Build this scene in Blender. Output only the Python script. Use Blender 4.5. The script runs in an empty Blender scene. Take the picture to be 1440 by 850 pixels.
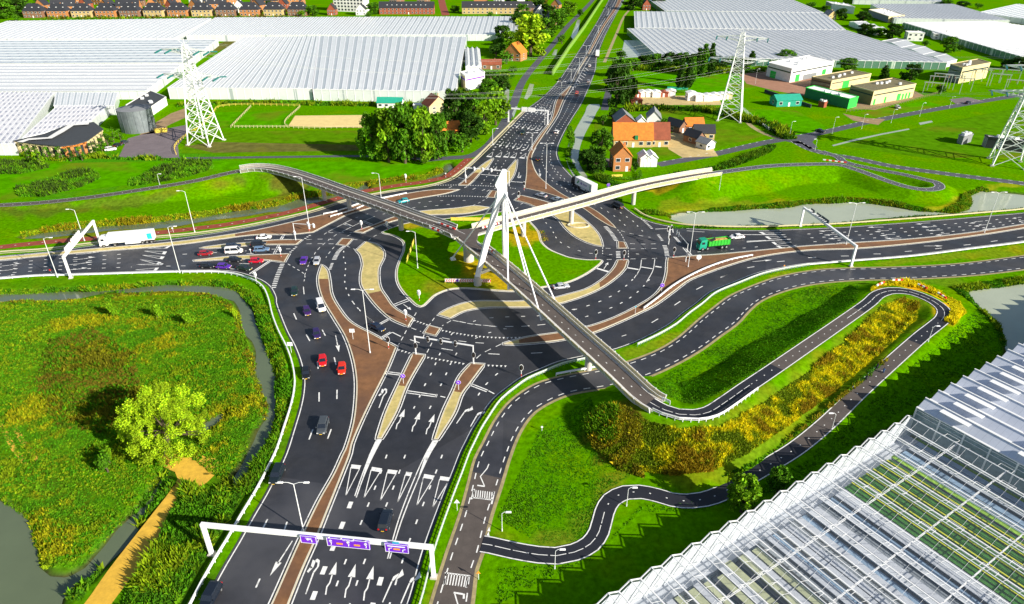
import bpy, bmesh, math, random
import numpy as np
from mathutils import Vector, Matrix
from mathutils.geometry import tessellate_polygon
R = math.radians
random.seed(7)
NP = np.random.default_rng(11)
sc = bpy.context.scene
COL = sc.collection

# ---------------------------------------------------------------- camera
CAMH, PITCH, FPX = 88.0, 29.5, 960.0
cam = bpy.data.objects.new('camera', bpy.data.cameras.new('camera'))
COL.objects.link(cam)
cam.data.lens = 24.0; cam.data.sensor_width = 36.0
cam.data.clip_start = 1.0; cam.data.clip_end = 12000
cam.location = (0, 0, CAMH); cam.rotation_euler = (R(90 - PITCH), 0, 0)
sc.camera = cam
# ---------------------------------------------------------------- light
SUN_EL, SUN_X, SUN_Y = 25.0, 0.82, -0.57          # the sun stands right of and behind the camera
w = bpy.data.worlds.new('World'); sc.world = w; w.use_nodes = True
wn = w.node_tree
sky = wn.nodes.new('ShaderNodeTexSky'); sky.sky_type = 'NISHITA'; sky.sun_disc = False
sky.sun_elevation = R(SUN_EL); sky.sun_rotation = math.atan2(SUN_X, SUN_Y)
wn.links.new(sky.outputs[0], wn.nodes['Background'].inputs[0])
wn.nodes['Background'].inputs[1].default_value = 0.07
sd = bpy.data.lights.new('sun', 'SUN'); sd.energy = 5.0; sd.angle = R(0.5); sd.color = (1.0, 0.93, 0.82)
sun = bpy.data.objects.new('sun', sd); COL.objects.link(sun)
_d = Vector((SUN_X, SUN_Y, math.tan(R(SUN_EL)) * math.hypot(SUN_X, SUN_Y)))
sun.rotation_euler = _d.to_track_quat('Z', 'Y').to_euler()
vs = sc.view_settings
vs.view_transform = 'Standard'; vs.look = 'None'; vs.gamma = 1.0; vs.use_curve_mapping = False
vs.exposure = 0.8

# ---------------------------------------------------------------- helpers
_ct, _st = math.cos(R(PITCH)), math.sin(R(PITCH))
def P(px, py, z=0.0):
    """point of the world at height z seen at photograph position (px, py)"""
    u = (px - 720) / FPX; v = (py - 425) / FPX
    dz = -_st - v * _ct; dy = _ct - v * _st
    t = (z - CAMH) / dz
    return Vector((u * t, dy * t, z))
def PX(p):
    """photograph position of a world point"""
    y, z = p[1], p[2] - CAMH
    f = y * _ct - z * _st; v = -(y * _st + z * _ct)
    return (720 + FPX * p[0] / f, 425 + FPX * v / f)
def PP(l, z=0.0): return [P(a[0], a[1], a[2] if len(a) > 2 else z) for a in l]
def hgt_from(px, py, pytop):
    """height of something standing at (px,py) whose top shows at row pytop"""
    g = P(px, py); v = (pytop - 425) / FPX
    return CAMH + g.y * (-_st - v * _ct) / (_ct - v * _st)

def catmull(pts, step=1.0, closed=False):
    pts = [Vector(p) for p in pts]; n = len(pts); out = []
    rng = n if closed else n - 1
    for i in range(rng):
        p1, p2 = pts[i], pts[(i + 1) % n]
        p0 = pts[(i - 1) % n] if (closed or i > 0) else p1 * 2 - p2
        p3 = pts[(i + 2) % n] if (closed or i < n - 2) else p2 * 2 - p1
        k = max(1, int((p2 - p1).length / step))
        d1 = max((p1 - p0).length, 1e-3) ** .5; d2 = max((p2 - p1).length, 1e-3) ** .5; d3 = max((p3 - p2).length, 1e-3) ** .5
        m1 = (p2 - p1) / d2 * 1.0; 
        t1 = ((p1 - p0) / d1 - (p2 - p0) / (d1 + d2) + (p2 - p1) / d2) * d2
        t2 = ((p2 - p1) / d2 - (p3 - p1) / (d2 + d3) + (p3 - p2) / d3) * d2
        for j in range(k):
            t = j / k
            out.append(p1 * (2*t**3 - 3*t**2 + 1) + t1 * (t**3 - 2*t*t + t) + p2 * (-2*t**3 + 3*t*t) + t2 * (t**3 - t*t))
    if not closed: out.append(pts[-1].copy())
    return out
def normals2d(path, closed=False):
    n = len(path); res = []
    for i in range(n):
        a = path[(i - 1) % n] if (closed or i > 0) else path[i]
        b = path[(i + 1) % n] if (closed or i < n - 1) else path[i]
        d = Vector((b.x - a.x, b.y - a.y, 0))
        d = d.normalized() if d.length > 1e-9 else Vector((1, 0, 0))
        res.append(Vector((-d.y, d.x, 0)))
    return res
def smooth_poly(pts, step=1.0, ang=42):
    n = len(pts); cor = []
    for i in range(n):
        a, b = pts[i] - pts[i-1], pts[(i+1) % n] - pts[i]
        if a.length > 1e-6 and b.length > 1e-6 and math.degrees(a.angle(b)) > ang: cor.append(i)
    if len(cor) < 2: return catmull(pts, step, True)
    out = []
    for j, i in enumerate(cor):
        k = cor[(j+1) % len(cor)]; seg = [pts[(i+m) % n] for m in range(((k - i) % n or n) + 1)]
        out += catmull(seg, step)[:-1] if len(seg) > 2 else seg[:1]
    return out
def offset(path, o, closed=False):
    nn = normals2d(path, closed)
    return [p + q * o for p, q in zip(path, nn)]
def area2(poly):
    return sum(poly[i].x * poly[(i+1) % len(poly)].y - poly[(i+1) % len(poly)].x * poly[i].y for i in range(len(poly))) / 2
def ccw(poly): return poly if area2(poly) > 0 else poly[::-1]
def plen(path): return sum((path[i+1] - path[i]).length for i in range(len(path) - 1))
def sub(path, s0, s1):
    out = []; s = 0
    for a, b in zip(path[:-1], path[1:]):
        L = (b - a).length
        if L < 1e-9: continue
        if s + L > s0 and s < s1:
            t0 = max(0, (s0 - s) / L); t1 = min(1, (s1 - s) / L)
            if not out: out.append(a.lerp(b, t0))
            out.append(a.lerp(b, t1))
        s += L
    return out
def at_len(path, s):
    for a, b in zip(path[:-1], path[1:]):
        L = (b - a).length
        if s <= L and L > 0: return a.lerp(b, s / L), (b - a).normalized()
        s -= L
    return path[-1].copy(), (path[-1] - path[-2]).normalized()

class MB:
    def __init__(s): s.v = []; s.f = []; s.c = []; s.cur = None
    def add(s, vs_, fs_):
        o = len(s.v); s.v += [tuple(p) for p in vs_]; s.f += [tuple(i + o for i in f) for f in fs_]
        if s.cur is not None: s.c += [s.cur] * len(fs_)
        return s
    def box(s, c, d, rz=0.0, top=1.0, topy=None):
        if topy is None: topy = top
        x, y, z = d[0]/2, d[1]/2, d[2]/2; cs, sn = math.cos(rz), math.sin(rz); vs_ = []
        for zz, kx, ky in ((-z, 1, 1), (z, top, topy)):
            for a, b in ((-x, -y), (x, -y), (x, y), (-x, y)):
                a *= kx; b *= ky
                vs_.append((c[0] + a*cs - b*sn, c[1] + a*sn + b*cs, c[2] + zz))
        return s.add(vs_, [(3,2,1,0), (4,5,6,7), (0,1,5,4), (1,2,6,5), (2,3,7,6), (3,0,4,7)])
    def bar(s, a, b, wd, h=None, up=Vector((0, 0, 1))):
        a, b = Vector(a), Vector(b); h = h or wd
        d = (b - a)
        if d.length < 1e-6: return s
        d.normalize(); x = d.cross(up)
        if x.length < 1e-3: x = d.cross(Vector((1, 0, 0)))
        x.normalize(); y = x.cross(d)
        vs_ = [p + x * (i*wd/2) + y * (j*h/2) for p in (a, b) for i, j in ((-1,-1),(1,-1),(1,1),(-1,1))]
        return s.add(vs_, [(0,1,2,3), (7,6,5,4), (4,5,1,0), (5,6,2,1), (6,7,3,2), (7,4,0,3)])
    def tube(s, a, b, r0, r1=None, n=8, cap=True):
        a, b = Vector(a), Vector(b); r1 = r0 if r1 is None else r1
        d = (b - a)
        if d.length < 1e-6: return s
        d.normalize(); x = d.cross(Vector((0, 0, 1)))
        if x.length < 1e-3: x = Vector((1, 0, 0))
        x.normalize(); y = d.cross(x)
        vs_ = [p + x*(r*math.cos(2*math.pi*k/n)) + y*(r*math.sin(2*math.pi*k/n)) for p, r in ((a, r0), (b, r1)) for k in range(n)]
        fs_ = [(k, (k+1) % n, n + (k+1) % n, n + k) for k in range(n)]
        if cap: fs_ += [tuple(range(n))[::-1], tuple(range(n, 2*n))]
        return s.add(vs_, fs_)
    def poly(s, pts, z=None, dz=0.0):
        pts = [Vector(p) for p in pts]
        if z is not None: pts = [Vector((p.x, p.y, z)) for p in pts]
        pts = ccw(pts)
        tris = tessellate_polygon([[Vector((p.x, p.y, 0)) for p in pts]])
        out = []
        for t in tris:
            a, b, c = (pts[i] for i in t)
            if (b.x-a.x)*(c.y-a.y) - (b.y-a.y)*(c.x-a.x) < 0: t = (t[0], t[2], t[1])
            out.append(tuple(t))
        return s.add([p + Vector((0, 0, dz)) for p in pts], out)
    def prism(s, pts, z0, z1):
        pts = ccw([Vector(p) for p in pts]); n = len(pts)
        s.poly(pts, z1)
        s.add([(p.x, p.y, z0) for p in pts] + [(p.x, p.y, z1) for p in pts], [(i, (i+1) % n, n + (i+1) % n, n + i) for i in range(n)])
        return s
    def ribbon(s, path, wl, wr=None, dz=0.0, closed=False):
        wr = wl if wr is None else wr
        nn = normals2d(path, closed); n = len(path); vs_ = []
        for p, q in zip(path, nn): vs_ += [p + q*wl + Vector((0,0,dz)), p - q*wr + Vector((0,0,dz))]
        fs_ = [(2*i, 2*i+1, 2*((i+1) % n)+1, 2*((i+1) % n)) for i in range(n if closed else n - 1)]
        return s.add(vs_, fs_)
    def sweep(s, path, prof, closed=False):
        """prof: list of (offset, z) closed counter-clockwise seen along the path"""
        nn = normals2d(path, closed); n = len(path); m = len(prof); vs_ = []
        for p, q in zip(path, nn):
            for o, z in prof: vs_.append(p + q*o + Vector((0,0,z)))
        fs_ = []
        for i in range(n if closed else n - 1):
            a, b = i*m, ((i+1) % n)*m
            for k in range(m): fs_.append((a+k, a+(k+1) % m, b+(k+1) % m, b+k))
        if not closed: fs_ += [tuple(range(m))[::-1], tuple(range((n-1)*m, n*m))]
        return s.add(vs_, fs_)
    def mesh(s, name, mat, off=(0, 0, 0)):
        me = bpy.data.meshes.new(name); o = Vector(off)
        me.from_pydata([(p[0]-o.x, p[1]-o.y, p[2]-o.z) for p in s.v], [], s.f)
        if mat: me.materials.append(mat)
        if s.c and len(s.c) == len(s.f):
            at = me.color_attributes.new('col', 'FLOAT_COLOR', 'CORNER')
            arr = np.repeat(np.array([(c[0], c[1], c[2], 1) for c in s.c], dtype=np.float32), [len(f) for f in s.f], axis=0)
            at.data.foreach_set('color', arr.ravel())
        me.update(); return me
    def build(s, name, mat, parent=None, smooth=False):
        off = (0, 0, 0) if parent is None else WORLD.get(parent.name, (0, 0, 0))
        me = s.mesh(name, mat, off)
        if smooth: me.shade_smooth()
        o = bpy.data.objects.new(name, me); COL.objects.link(o)
        if parent is not None: o.parent = parent; WORLD[o.name] = off
        return o
WORLD = {}      # world offset of the things whose parts are written in world coordinates
def tag(o, label=None, cat=None, group=None, kind=None):
    if label: o['label'] = label
    if cat: o['category'] = cat
    if group: o['group'] = group
    if kind: o['kind'] = kind
    return o
def empty(name, loc=(0, 0, 0), rz=0.0, label=None, cat=None, group=None, world=False):
    o = bpy.data.objects.new(name, None); COL.objects.link(o)
    o.location = loc; o.rotation_euler = (0, 0, rz)
    if world: WORLD[o.name] = tuple(loc)
    o.empty_display_size = .5
    return tag(o, label, cat, group)
KIDS = {}
def copy_tree(o, parent=None):
    c = o.copy(); COL.objects.link(c)
    if parent is not None: c.parent = parent
    for ch in KIDS.setdefault(o.name, [k for k in bpy.data.objects if k.parent == o]): copy_tree(ch, c)
    return c
def freeze(proto): KIDS.clear()

def np_mesh(name, verts, faces, mat, cols=None, k=None, smooth=False):
    """fast mesh from numpy arrays; every face has k corners"""
    me = bpy.data.meshes.new(name); k = faces.shape[1]
    me.vertices.add(len(verts)); me.vertices.foreach_set('co', verts.astype(np.float32).ravel())
    me.loops.add(faces.size); me.loops.foreach_set('vertex_index', faces.astype(np.int32).ravel())
    me.polygons.add(len(faces)); me.polygons.foreach_set('loop_start', np.arange(0, faces.size, k, dtype=np.int32))
    try: me.polygons.foreach_set('loop_total', np.full(len(faces), k, dtype=np.int32))
    except Exception: pass
    if cols is not None:
        at = me.color_attributes.new('col', 'FLOAT_COLOR', 'POINT')
        c4 = np.ones((len(verts), 4), dtype=np.float32); c4[:, :3] = cols
        at.data.foreach_set('color', c4.ravel())
    me.materials.append(mat); me.update(calc_edges=True); me.validate()
    if smooth: me.shade_smooth()
    return me
def link(name, me, parent=None):
    o = bpy.data.objects.new(name, me); COL.objects.link(o)
    if parent is not None: o.parent = parent
    return o

# ---------------------------------------------------------------- materials
def mat(name, col, rough=0.7, metal=0.0, noise=0.0, nscale=1.0, spec=0.5, bump=0.0, dirt=None, attr=False, tr=0.0, em=0.0):
    m = bpy.data.materials.new(name); m.use_nodes = True; nt = m.node_tree; b = nt.nodes['Principled BSDF']
    b.inputs['Roughness'].default_value = rough; b.inputs['Metallic'].default_value = metal
    b.inputs['Specular IOR Level'].default_value = spec
    if tr: b.inputs['Alpha'].default_value = 1 - tr
    if em: b.inputs['Emission Color'].default_value = (*col, 1); b.inputs['Emission Strength'].default_value = em
    src = None
    if attr:
        a = nt.nodes.new('ShaderNodeAttribute'); a.attribute_name = 'col'; src = a.outputs['Color']
    tc = nt.nodes.new('ShaderNodeTexCoord')
    if noise:
        n = nt.nodes.new('ShaderNodeTexNoise'); n.inputs['Scale'].default_value = nscale; n.inputs['Detail'].default_value = 6
        n.inputs['Roughness'].default_value = 0.65
        nt.links.new(tc.outputs['Object'], n.inputs['Vector'])
        mr = nt.nodes.new('ShaderNodeMapRange'); mr.inputs['From Min'].default_value = .25; mr.inputs['From Max'].default_value = .75
        mr.inputs['To Min'].default_value = 1 - noise; mr.inputs['To Max'].default_value = 1 + noise
        nt.links.new(n.outputs['Fac'], mr.inputs['Value'])
        mx = nt.nodes.new('ShaderNodeVectorMath'); mx.operation = 'SCALE'
        if src is None:
            rgb = nt.nodes.new('ShaderNodeRGB'); rgb.outputs[0].default_value = (*col, 1); src = rgb.outputs[0]
        nt.links.new(src, mx.inputs[0]); nt.links.new(mr.outputs[0], mx.inputs['Scale']); src = mx.outputs[0]
        if bump:
            bp = nt.nodes.new('ShaderNodeBump'); bp.inputs['Strength'].default_value = bump; bp.inputs['Distance'].default_value = .1
            nt.links.new(n.outputs['Fac'], bp.inputs['Height']); nt.links.new(bp.outputs[0], b.inputs['Normal'])
    if dirt:
        n2 = nt.nodes.new('ShaderNodeTexNoise'); n2.inputs['Scale'].default_value = dirt[1]; n2.inputs['Detail'].default_value = 4
        nt.links.new(tc.outputs['Object'], n2.inputs['Vector'])
        mr2 = nt.nodes.new('ShaderNodeMapRange'); mr2.inputs['From Min'].default_value = dirt[2]; mr2.inputs['From Max'].default_value = dirt[3]
        nt.links.new(n2.outputs['Fac'], mr2.inputs['Value'])
        mm = nt.nodes.new('ShaderNodeMix'); mm.data_type = 'RGBA'
        nt.links.new(mr2.outputs[0], mm.inputs['Factor'])
        if src is None: mm.inputs[6].default_value = (*col, 1)
        else: nt.links.new(src, mm.inputs[6])
        mm.inputs[7].default_value = (*dirt[0], 1); src = mm.outputs[2]
    if name == 'asphalt':      # paler wheel polished stretches and darker resurfaced patches
        vo = nt.nodes.new('ShaderNodeTexVoronoi'); vo.inputs['Scale'].default_value = .028; nt.links.new(tc.outputs['Object'], vo.inputs['Vector'])
        sv = nt.nodes.new('ShaderNodeSeparateColor'); nt.links.new(vo.outputs['Color'], sv.inputs[0])
        m3 = nt.nodes.new('ShaderNodeMapRange'); m3.inputs['To Min'].default_value = .78; m3.inputs['To Max'].default_value = 1.3; nt.links.new(sv.outputs[0], m3.inputs['Value'])
        s3 = nt.nodes.new('ShaderNodeVectorMath'); s3.operation = 'SCALE'; nt.links.new(src, s3.inputs[0]); nt.links.new(m3.outputs[0], s3.inputs['Scale']); src = s3.outputs[0]
        n4 = nt.nodes.new('ShaderNodeTexNoise'); n4.inputs['Scale'].default_value = .12; n4.inputs['Detail'].default_value = 8; nt.links.new(tc.outputs['Object'], n4.inputs['Vector'])
        m4 = nt.nodes.new('ShaderNodeMapRange'); m4.inputs['From Min'].default_value = .35; m4.inputs['From Max'].default_value = .65; m4.inputs['To Min'].default_value = .38; m4.inputs['To Max'].default_value = .7; nt.links.new(n4.outputs['Fac'], m4.inputs['Value']); nt.links.new(m4.outputs[0], b.inputs['Roughness'])
    if src is None: b.inputs['Base Color'].default_value = (*col, 1)
    else: nt.links.new(src, b.inputs['Base Color'])
    return m
M = {}
M['asphalt'] = mat('asphalt', (.030, .031, .037), .52, noise=.3, nscale=.35, spec=.5, dirt=((.052, .052, .058), .045, .5, .62))
M['asphalt_worn'] = mat('asphalt_worn', (.075, .078, .1), .8, noise=.25, nscale=.3)
M['asphalt_new'] = mat('asphalt_new', (.016, .017, .024), .6, noise=.2, nscale=.5)
M['asphalt_brown'] = mat('asphalt_brown', (.085, .07, .062), .85, noise=.22, nscale=.6)
M['brick'] = mat('brick_paving', (.20, .092, .036), .85, noise=.35, nscale=.5, dirt=((.12, .06, .035), .12, .45, .75))
M['sandtile'] = mat('cream_paving', (.52, .42, .15), .85, noise=.28, nscale=.7, dirt=((.34, .3, .1), .25, .5, .8))
M['kerb'] = mat('kerb_concrete', (.6, .55, .42), .8, noise=.15, nscale=1)
M['red_path'] = mat('red_asphalt', (.26, .05, .022), .8, noise=.25, nscale=.5)
M['paint'] = mat('white_paint', (.78, .78, .75), .6, noise=.2, nscale=2.2, dirt=((.3, .3, .3), .9, .56, .74))
M['sand'] = mat('sand', (.64, .38, .035), .9, noise=.25, nscale=.8, bump=.3)
M['white'] = mat('white_metal', (.82, .83, .84), .4)
M['galv'] = mat('galvanised_steel', (.6, .62, .62), .4, metal=.4)
M['lampgrey'] = mat('pale_grey_steel', (.72, .74, .74), .4)
M['concrete'] = mat('concrete', (.5, .47, .42), .8, noise=.15, nscale=.6)
M['black'] = mat('black_plastic', (.01, .01, .012), .5)
M['col'] = mat('painted_colours', (1, 1, 1), .7, attr=True, noise=.1, nscale=1.5)
M['gloss'] = mat('gloss_colours', (1, 1, 1), .25, attr=True)
# ================================================================ paths that climb the banks (photo x, y, height)
RAMP_SE = [(652,334,6.2),(667,347,6.2),(687,363,6.2),(725,395,6.2),(765,431,6.1),(812,474,5.9),(845,503.5,5.7),(877.5,533.5,5.5),(901,556,5.3),(914,566,5.2),(935,577,5.0),(955,583,4.9),(977,584,4.8),(997,580,4.7),(1020,566,4.5),(1047,547,4.3),(1087,520,4.1),(1140,483.5,3.7),(1187,451,3.3),(1222,426,3.0),(1236,414,2.9),(1255,409,2.8),(1280,411,2.7),(1305,420,2.6),(1320,429,2.5),(1328,438,2.4),(1326,448,2.3),(1315,458,2.25),(1297,472,2.1),(1254,510,1.6),(1206,553.5,1.1),(1162,596,.8),(1119,631,.5),(1080,655,.3),(1037,680,.15),(1015,694,.08),(990,702.5,.05),(970,705,.05),(945,703,.05),(925,697,.05),(900,692,.05),(880,693,.05),(860,703,.05),(850,720.5,.05),(842.5,748,.05),(830,765.5,.05),(807.5,777,.05),(782.5,782,.05),(757.5,780.5,.05),(720,774,.05),(690,767,.05),(678,765,.05)]
RAMP_W = [(648,332,6.2),(623,321,6.2),(585,308,6.1),(535,289.5,5.9),(485,272,5.6),(435,254,5.2),(397.5,242.5,4.9),(375,238.5,4.8),(355,238,4.7),(325,243,4.2),(275,254.5,3.5),(200,267,2.5),(125,278,1.5),(50,286,.7),(0,289,.3),(-120,296,.1)]
RAMP_E = [(655,329,6.2),(720,311,6.2),(808,288,6.1),(895,264,5.7),(970.5,249,5.2),(1003,244,5.0),(1046,238,4.6),(1080,234,4.3),(1130,231.5,3.8),(1180,232,3.3),(1205,239,3.0),(1230,248,2.8),(1255,257,2.6),(1280,264,2.4),(1305,267,2.2),(1321,264,2.0),(1317,257,1.8),(1300,252.5,1.6),(1270,245.5,1.3),(1230,238,.9),(1188,228,.5),(1178,221,.2),(1155,213,.05)]
def smooth_path(l, step=1.5): return catmull([P(*a) for a in l], step)
SE, WE, EA = smooth_path(RAMP_SE), smooth_path(RAMP_W), smooth_path(RAMP_E)
def nearest_i(path, px, py, z):
    q = P(px, py, z); return min(range(len(path)), key=lambda i: (path[i] - q).length)
SE_AB = nearest_i(SE, 916, 567, 5.2); W_AB = nearest_i(WE, 346, 239, 4.6); E_AB = nearest_i(EA, 1003, 244, 5.0)
W_B0 = nearest_i(WE, 384, 240, 4.85); E_B0 = nearest_i(EA, 980, 248, 5.15)

# ================================================================ water (shore lines at z = -0.8)
WZ = -0.8
WATER = [
 # ditch round the nature field, west to east and down beside the road
 [(-60,424),(0,428),(40,424),(100,422),(140,415),(200,411),(250,410),(300,413),(328,424),(334,440),(340,465),(352,480),(358,500),(366,540),(366,556),(372,572),(374,590),(362,620),(348,640),(330,668),(318,690),(322,697),(342,690),(356,668),(372,640),(382,610),(390,580),(392,556),(386,520),(372,480),(362,460),(360,440),(350,425),(335,412),(315,405),(280,401),(225,402),(180,404),(120,410),(60,412),(0,415),(-60,414)],
 # pond bottom left with the arm beside the sand track
 [(-80,690),(0,700),(22,715),(38,735),(45,770),(52,800),(70,812),(95,812),(120,798),(145,770),(165,742),(185,725),(205,705),(218,685),(228,668),(233,676),(222,698),(205,730),(180,765),(155,790),(130,820),(112,826),(92,842),(80,900),(-60,950)],
 # small water between the tree and the ditch
 [(276,610),(290,594),(306,584),(318,580),(312,592),(298,604),(282,616)],
 # ditch along the red cycle path
 [(28,335),(60,328),(110,321),(170,317),(230,312),(290,304),(350,295),(400,288),(430,278),(470,275),(500,268),(512,258),(520,258),(512,272),(480,283),(440,286),(405,298),(380,299),(300,311),(240,320),(180,324),(110,329),(60,336),(35,338)],
 [(600,252),(620,243),(628,232),(634,231),(636,240),(625,250),(606,257)],
 # long pond north of the east road
 [(938,303),(955,299),(1000,299),(1050,295),(1100,292),(1150,287),(1190,285),(1230,287),(1290,297),(1340,301),(1362,294),(1370,286),(1362,276),(1378,269),(1410,272),(1445,276),(1520,280),(1520,292),(1440,294),(1380,299),(1300,304),(1240,308),(1180,313),(1120,317),(1060,319),(1000,318),(965,315),(945,309)],
 # pond lower right, running along the glasshouse
 [(1358,410),(1400,404),(1450,398),(1560,385),(1560,500),(1460,505),(1436,520),(1405,540),(1360,570),(1320,592),(1290,610),(1230,640),(1150,700),(1080,745),(990,812),(950,850),(900,900),(880,890),(930,845),(980,800),(1060,742),(1140,690),(1220,628),(1280,592),(1320,572),(1370,545),(1400,520),(1412,498),(1412,480),(1395,450)],
]
WPOLY = [PP(w_, WZ) for w_ in WATER]

def sdist(X, Y, poly):
    """signed distance, positive inside"""
    d2 = np.full(X.shape, 1e12); ins = np.zeros(X.shape, bool); n = len(poly)
    for i in range(n):
        ax, ay = poly[i].x, poly[i].y; bx, by = poly[(i+1) % n].x, poly[(i+1) % n].y
        ex, ey = bx - ax, by - ay; L = ex*ex + ey*ey + 1e-12
        t = np.clip(((X-ax)*ex + (Y-ay)*ey) / L, 0, 1)
        d2 = np.minimum(d2, (X - ax - t*ex)**2 + (Y - ay - t*ey)**2)
        if abs(ey) > 1e-12:
            c = ((ay > Y) != (by > Y)) & (X < ex * (Y - ay) / ey + ax); ins ^= c
    d = np.sqrt(d2); return np.where(ins, d, -d)
def pdist(X, Y, path):
    """distance to a polyline and its height there"""
    d2 = np.full(X.shape, 1e12); zz = np.zeros(X.shape)
    for a, b in zip(path[:-1], path[1:]):
        ex, ey = b.x - a.x, b.y - a.y; L = ex*ex + ey*ey + 1e-12
        t = np.clip(((X-a.x)*ex + (Y-a.y)*ey) / L, 0, 1)
        q = (X - a.x - t*ex)**2 + (Y - a.y - t*ey)**2
        m_ = q < d2; d2 = np.where(m_, q, d2); zz = np.where(m_, a.z + t*(b.z - a.z), zz)
    return np.sqrt(d2), zz
def coarse(path, k=3): return path[::k] + ([path[-1]] if (len(path)-1) % k else [])
_t1 = nearest_i(SE, 1255, 409, 2.8); _t2 = nearest_i(SE, 1328, 438, 2.4); _t3 = nearest_i(SE, 960, 583, 4.9); _t4 = nearest_i(EA, 1321, 264, 2.0)
BANKS = [coarse(SE[SE_AB:_t3+2]), coarse(SE[_t3:_t1+2]), coarse(SE[_t1:_t2+2]), coarse(SE[_t2:]), coarse(WE[W_B0:]), coarse(EA[E_B0:_t4+1]), coarse(EA[_t4:])]
def height(X, Y):
    X = np.asarray(X, float); Y = np.asarray(Y, float)
    wob = .12*np.sin(X*.31 + 1.3*np.sin(Y*.17)) + .1*np.sin(Y*.37 + X*.11)
    h = np.zeros(X.shape) - .02
    for poly in WPOLY:
        xs = [p.x for p in poly]; ys = [p.y for p in poly]
        m_ = (X > min(xs)-4) & (X < max(xs)+4) & (Y > min(ys)-4) & (Y < max(ys)+4)
        if not m_.any(): continue
        d = sdist(X[m_], Y[m_], poly) + wob[m_]*3.2
        h[m_] = np.minimum(h[m_], np.clip(-.8 - d*.5, -2.0, -.02))
    for b in BANKS:
        xs = [p.x for p in b]; ys = [p.y for p in b]
        m_ = (X > min(xs)-16) & (X < max(xs)+16) & (Y > min(ys)-16) & (Y < max(ys)+16)
        if not m_.any(): continue
        d, z = pdist(X[m_], Y[m_], b)
        bank = z - .06 - np.maximum(0, d - 2.4)*(.42 + wob[m_]*.2)
        h[m_] = np.maximum(h[m_], np.where(bank > .05, bank, h[m_]))
    return h
def hz(x, y): return float(height(np.array([x]), np.array([y]))[0])
def G(px, py, it=4):
    """ground point seen at a photograph position, on the real relief"""
    z = 0.0
    for _ in range(it):
        p = P(px, py, z); z = hz(p.x, p.y)
        if z < WZ: z = WZ
    p = P(px, py, z); return p

# ---------------------------------------------------------------- ground colours by area (photo outlines)
LAWN = (.080, .245, .0); OLIVE = (.075, .125, .01); YELL = (.42, .33, .008); DRY = (.20, .16, .02); DARKG = (.02, .085, .004); LIME = (.12, .27, .005)
AREAS = [  # outline, colour, softness in metres
 ([(-60,395),(300,390),(360,400),(400,480),(420,540),(400,620),(340,720),(270,850),(240,900),(-120,960)], (.07,.21,.002), 3),
 ([(0,425),(60,428),(160,420),(240,420),(250,440),(150,450),(60,450),(0,440)], (.11,.13,.006), 9),
 ([(60,440),(230,450),(240,500),(170,520),(90,490)], (.10,.16,.005), 11),
 ([(0,470),(60,470),(130,510),(120,560),(160,600),(110,640),(30,620),(0,580)], (.08,.15,.005), 12),
 ([(10,640),(60,650),(130,690),(110,740),(60,780),(30,700)], (.065,.12,.005), 9),
 ([(230,430),(300,440),(330,480),(320,560),(290,560),(260,500)], (.04,.15,.003), 5),
 ([(250,560),(330,500),(372,560),(360,620),(300,650),(240,640)], (.06,.13,.005), 8),
 ([(262,648),(318,652),(290,700),(230,800),(190,860),(250,860),(300,790),(345,710),(372,650)], (.035,.09,.004), 4),
 ([(822,590),(830,620),(860,650),(900,672),(960,680),(1010,680),(1060,660),(1130,610),(1200,540),(1260,490),(1300,450),(1310,430),(1280,415),(1250,415),(1190,470),(1100,530),(1030,575),(980,600),(930,600),(890,575),(850,575)], (.11,.20,.005), 2.5),
 ([(830,590),(870,570),(900,590),(890,640),(850,640)], (.12,.11,.01), 3),
 ([(1310,430),(1345,425),(1358,440),(1340,460),(1320,455)], (.45,.34,.01), 1),
 ([(1225,412),(1240,398),(1262,395),(1300,403),(1335,420),(1330,428),(1300,412),(1260,402),(1236,408)], (.45,.34,.01), .7),
 ([(648,355),(700,380),(760,420),(700,412),(668,392),(640,368)], (.42,.30,.008), 1.6),
 ([(715,330),(740,318),(765,325),(775,340),(740,345),(720,345)], (.38,.28,.008), 2),
 ([(560,316),(600,312),(610,320),(580,325)], (.30,.26,.01), 2),
 ([(595,405),(620,390),(700,395),(700,407),(620,412),(600,425)], (.16,.22,.008), 2),
 ([(0,292),(120,283),(200,272),(300,255),(340,250),(300,268),(200,290),(100,300),(0,308)], (.09,.16,.008), 4),
 ([(20,250),(140,215),(300,205),(320,225),(200,262),(60,283)], (.055,.23,.004), 5),
 ([(900,262),(960,250),(1000,255),(980,268),(920,274)], (.40,.32,.01), 2),
 ([(926,282),(1000,285),(1100,282),(1100,290),(1000,297),(930,299)], (.16,.24,.006), 3),
 ([(380,240),(420,250),(440,268),(400,275),(375,262)], (.10,.12,.012), 3),
 ([(28,325),(150,312),(240,305),(330,290),(430,270),(500,255),(600,245),(630,238),(640,245),(560,262),(460,288),(380,302),(220,326),(60,340)], (.14,.18,.008), 1.5),
 ([(862,495),(900,486),(960,466),(1010,430),(1060,400),(1100,382),(1200,373),(1440,345),(1440,360),(1200,376),(1100,388),(1030,415),(985,448),(930,490),(880,510)], (.15,.24,.006), 1.2),
 ([(600,850),(640,760),(680,640),(700,580),(740,545),(820,515),(835,520),(760,540),(715,575),(690,620),(660,700),(615,850)], (.12,.22,.006), 1),
 ([(700,740),(740,760),(800,745),(830,700),(850,665),(870,668),(845,710),(815,765),(760,765),(700,755)], (.13,.2,.008), 2),
 ([(1370,410),(1330,405),(1260,396),(1180,400),(1120,425),(1160,400),(1250,390),(1350,385)], (.1,.22,.006), 2),
 ([(1420,255),(1440,262),(1380,270),(1366,285),(1350,296),(1300,298),(1340,285),(1360,270)], (.25,.3,.008), 2),
]
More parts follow.
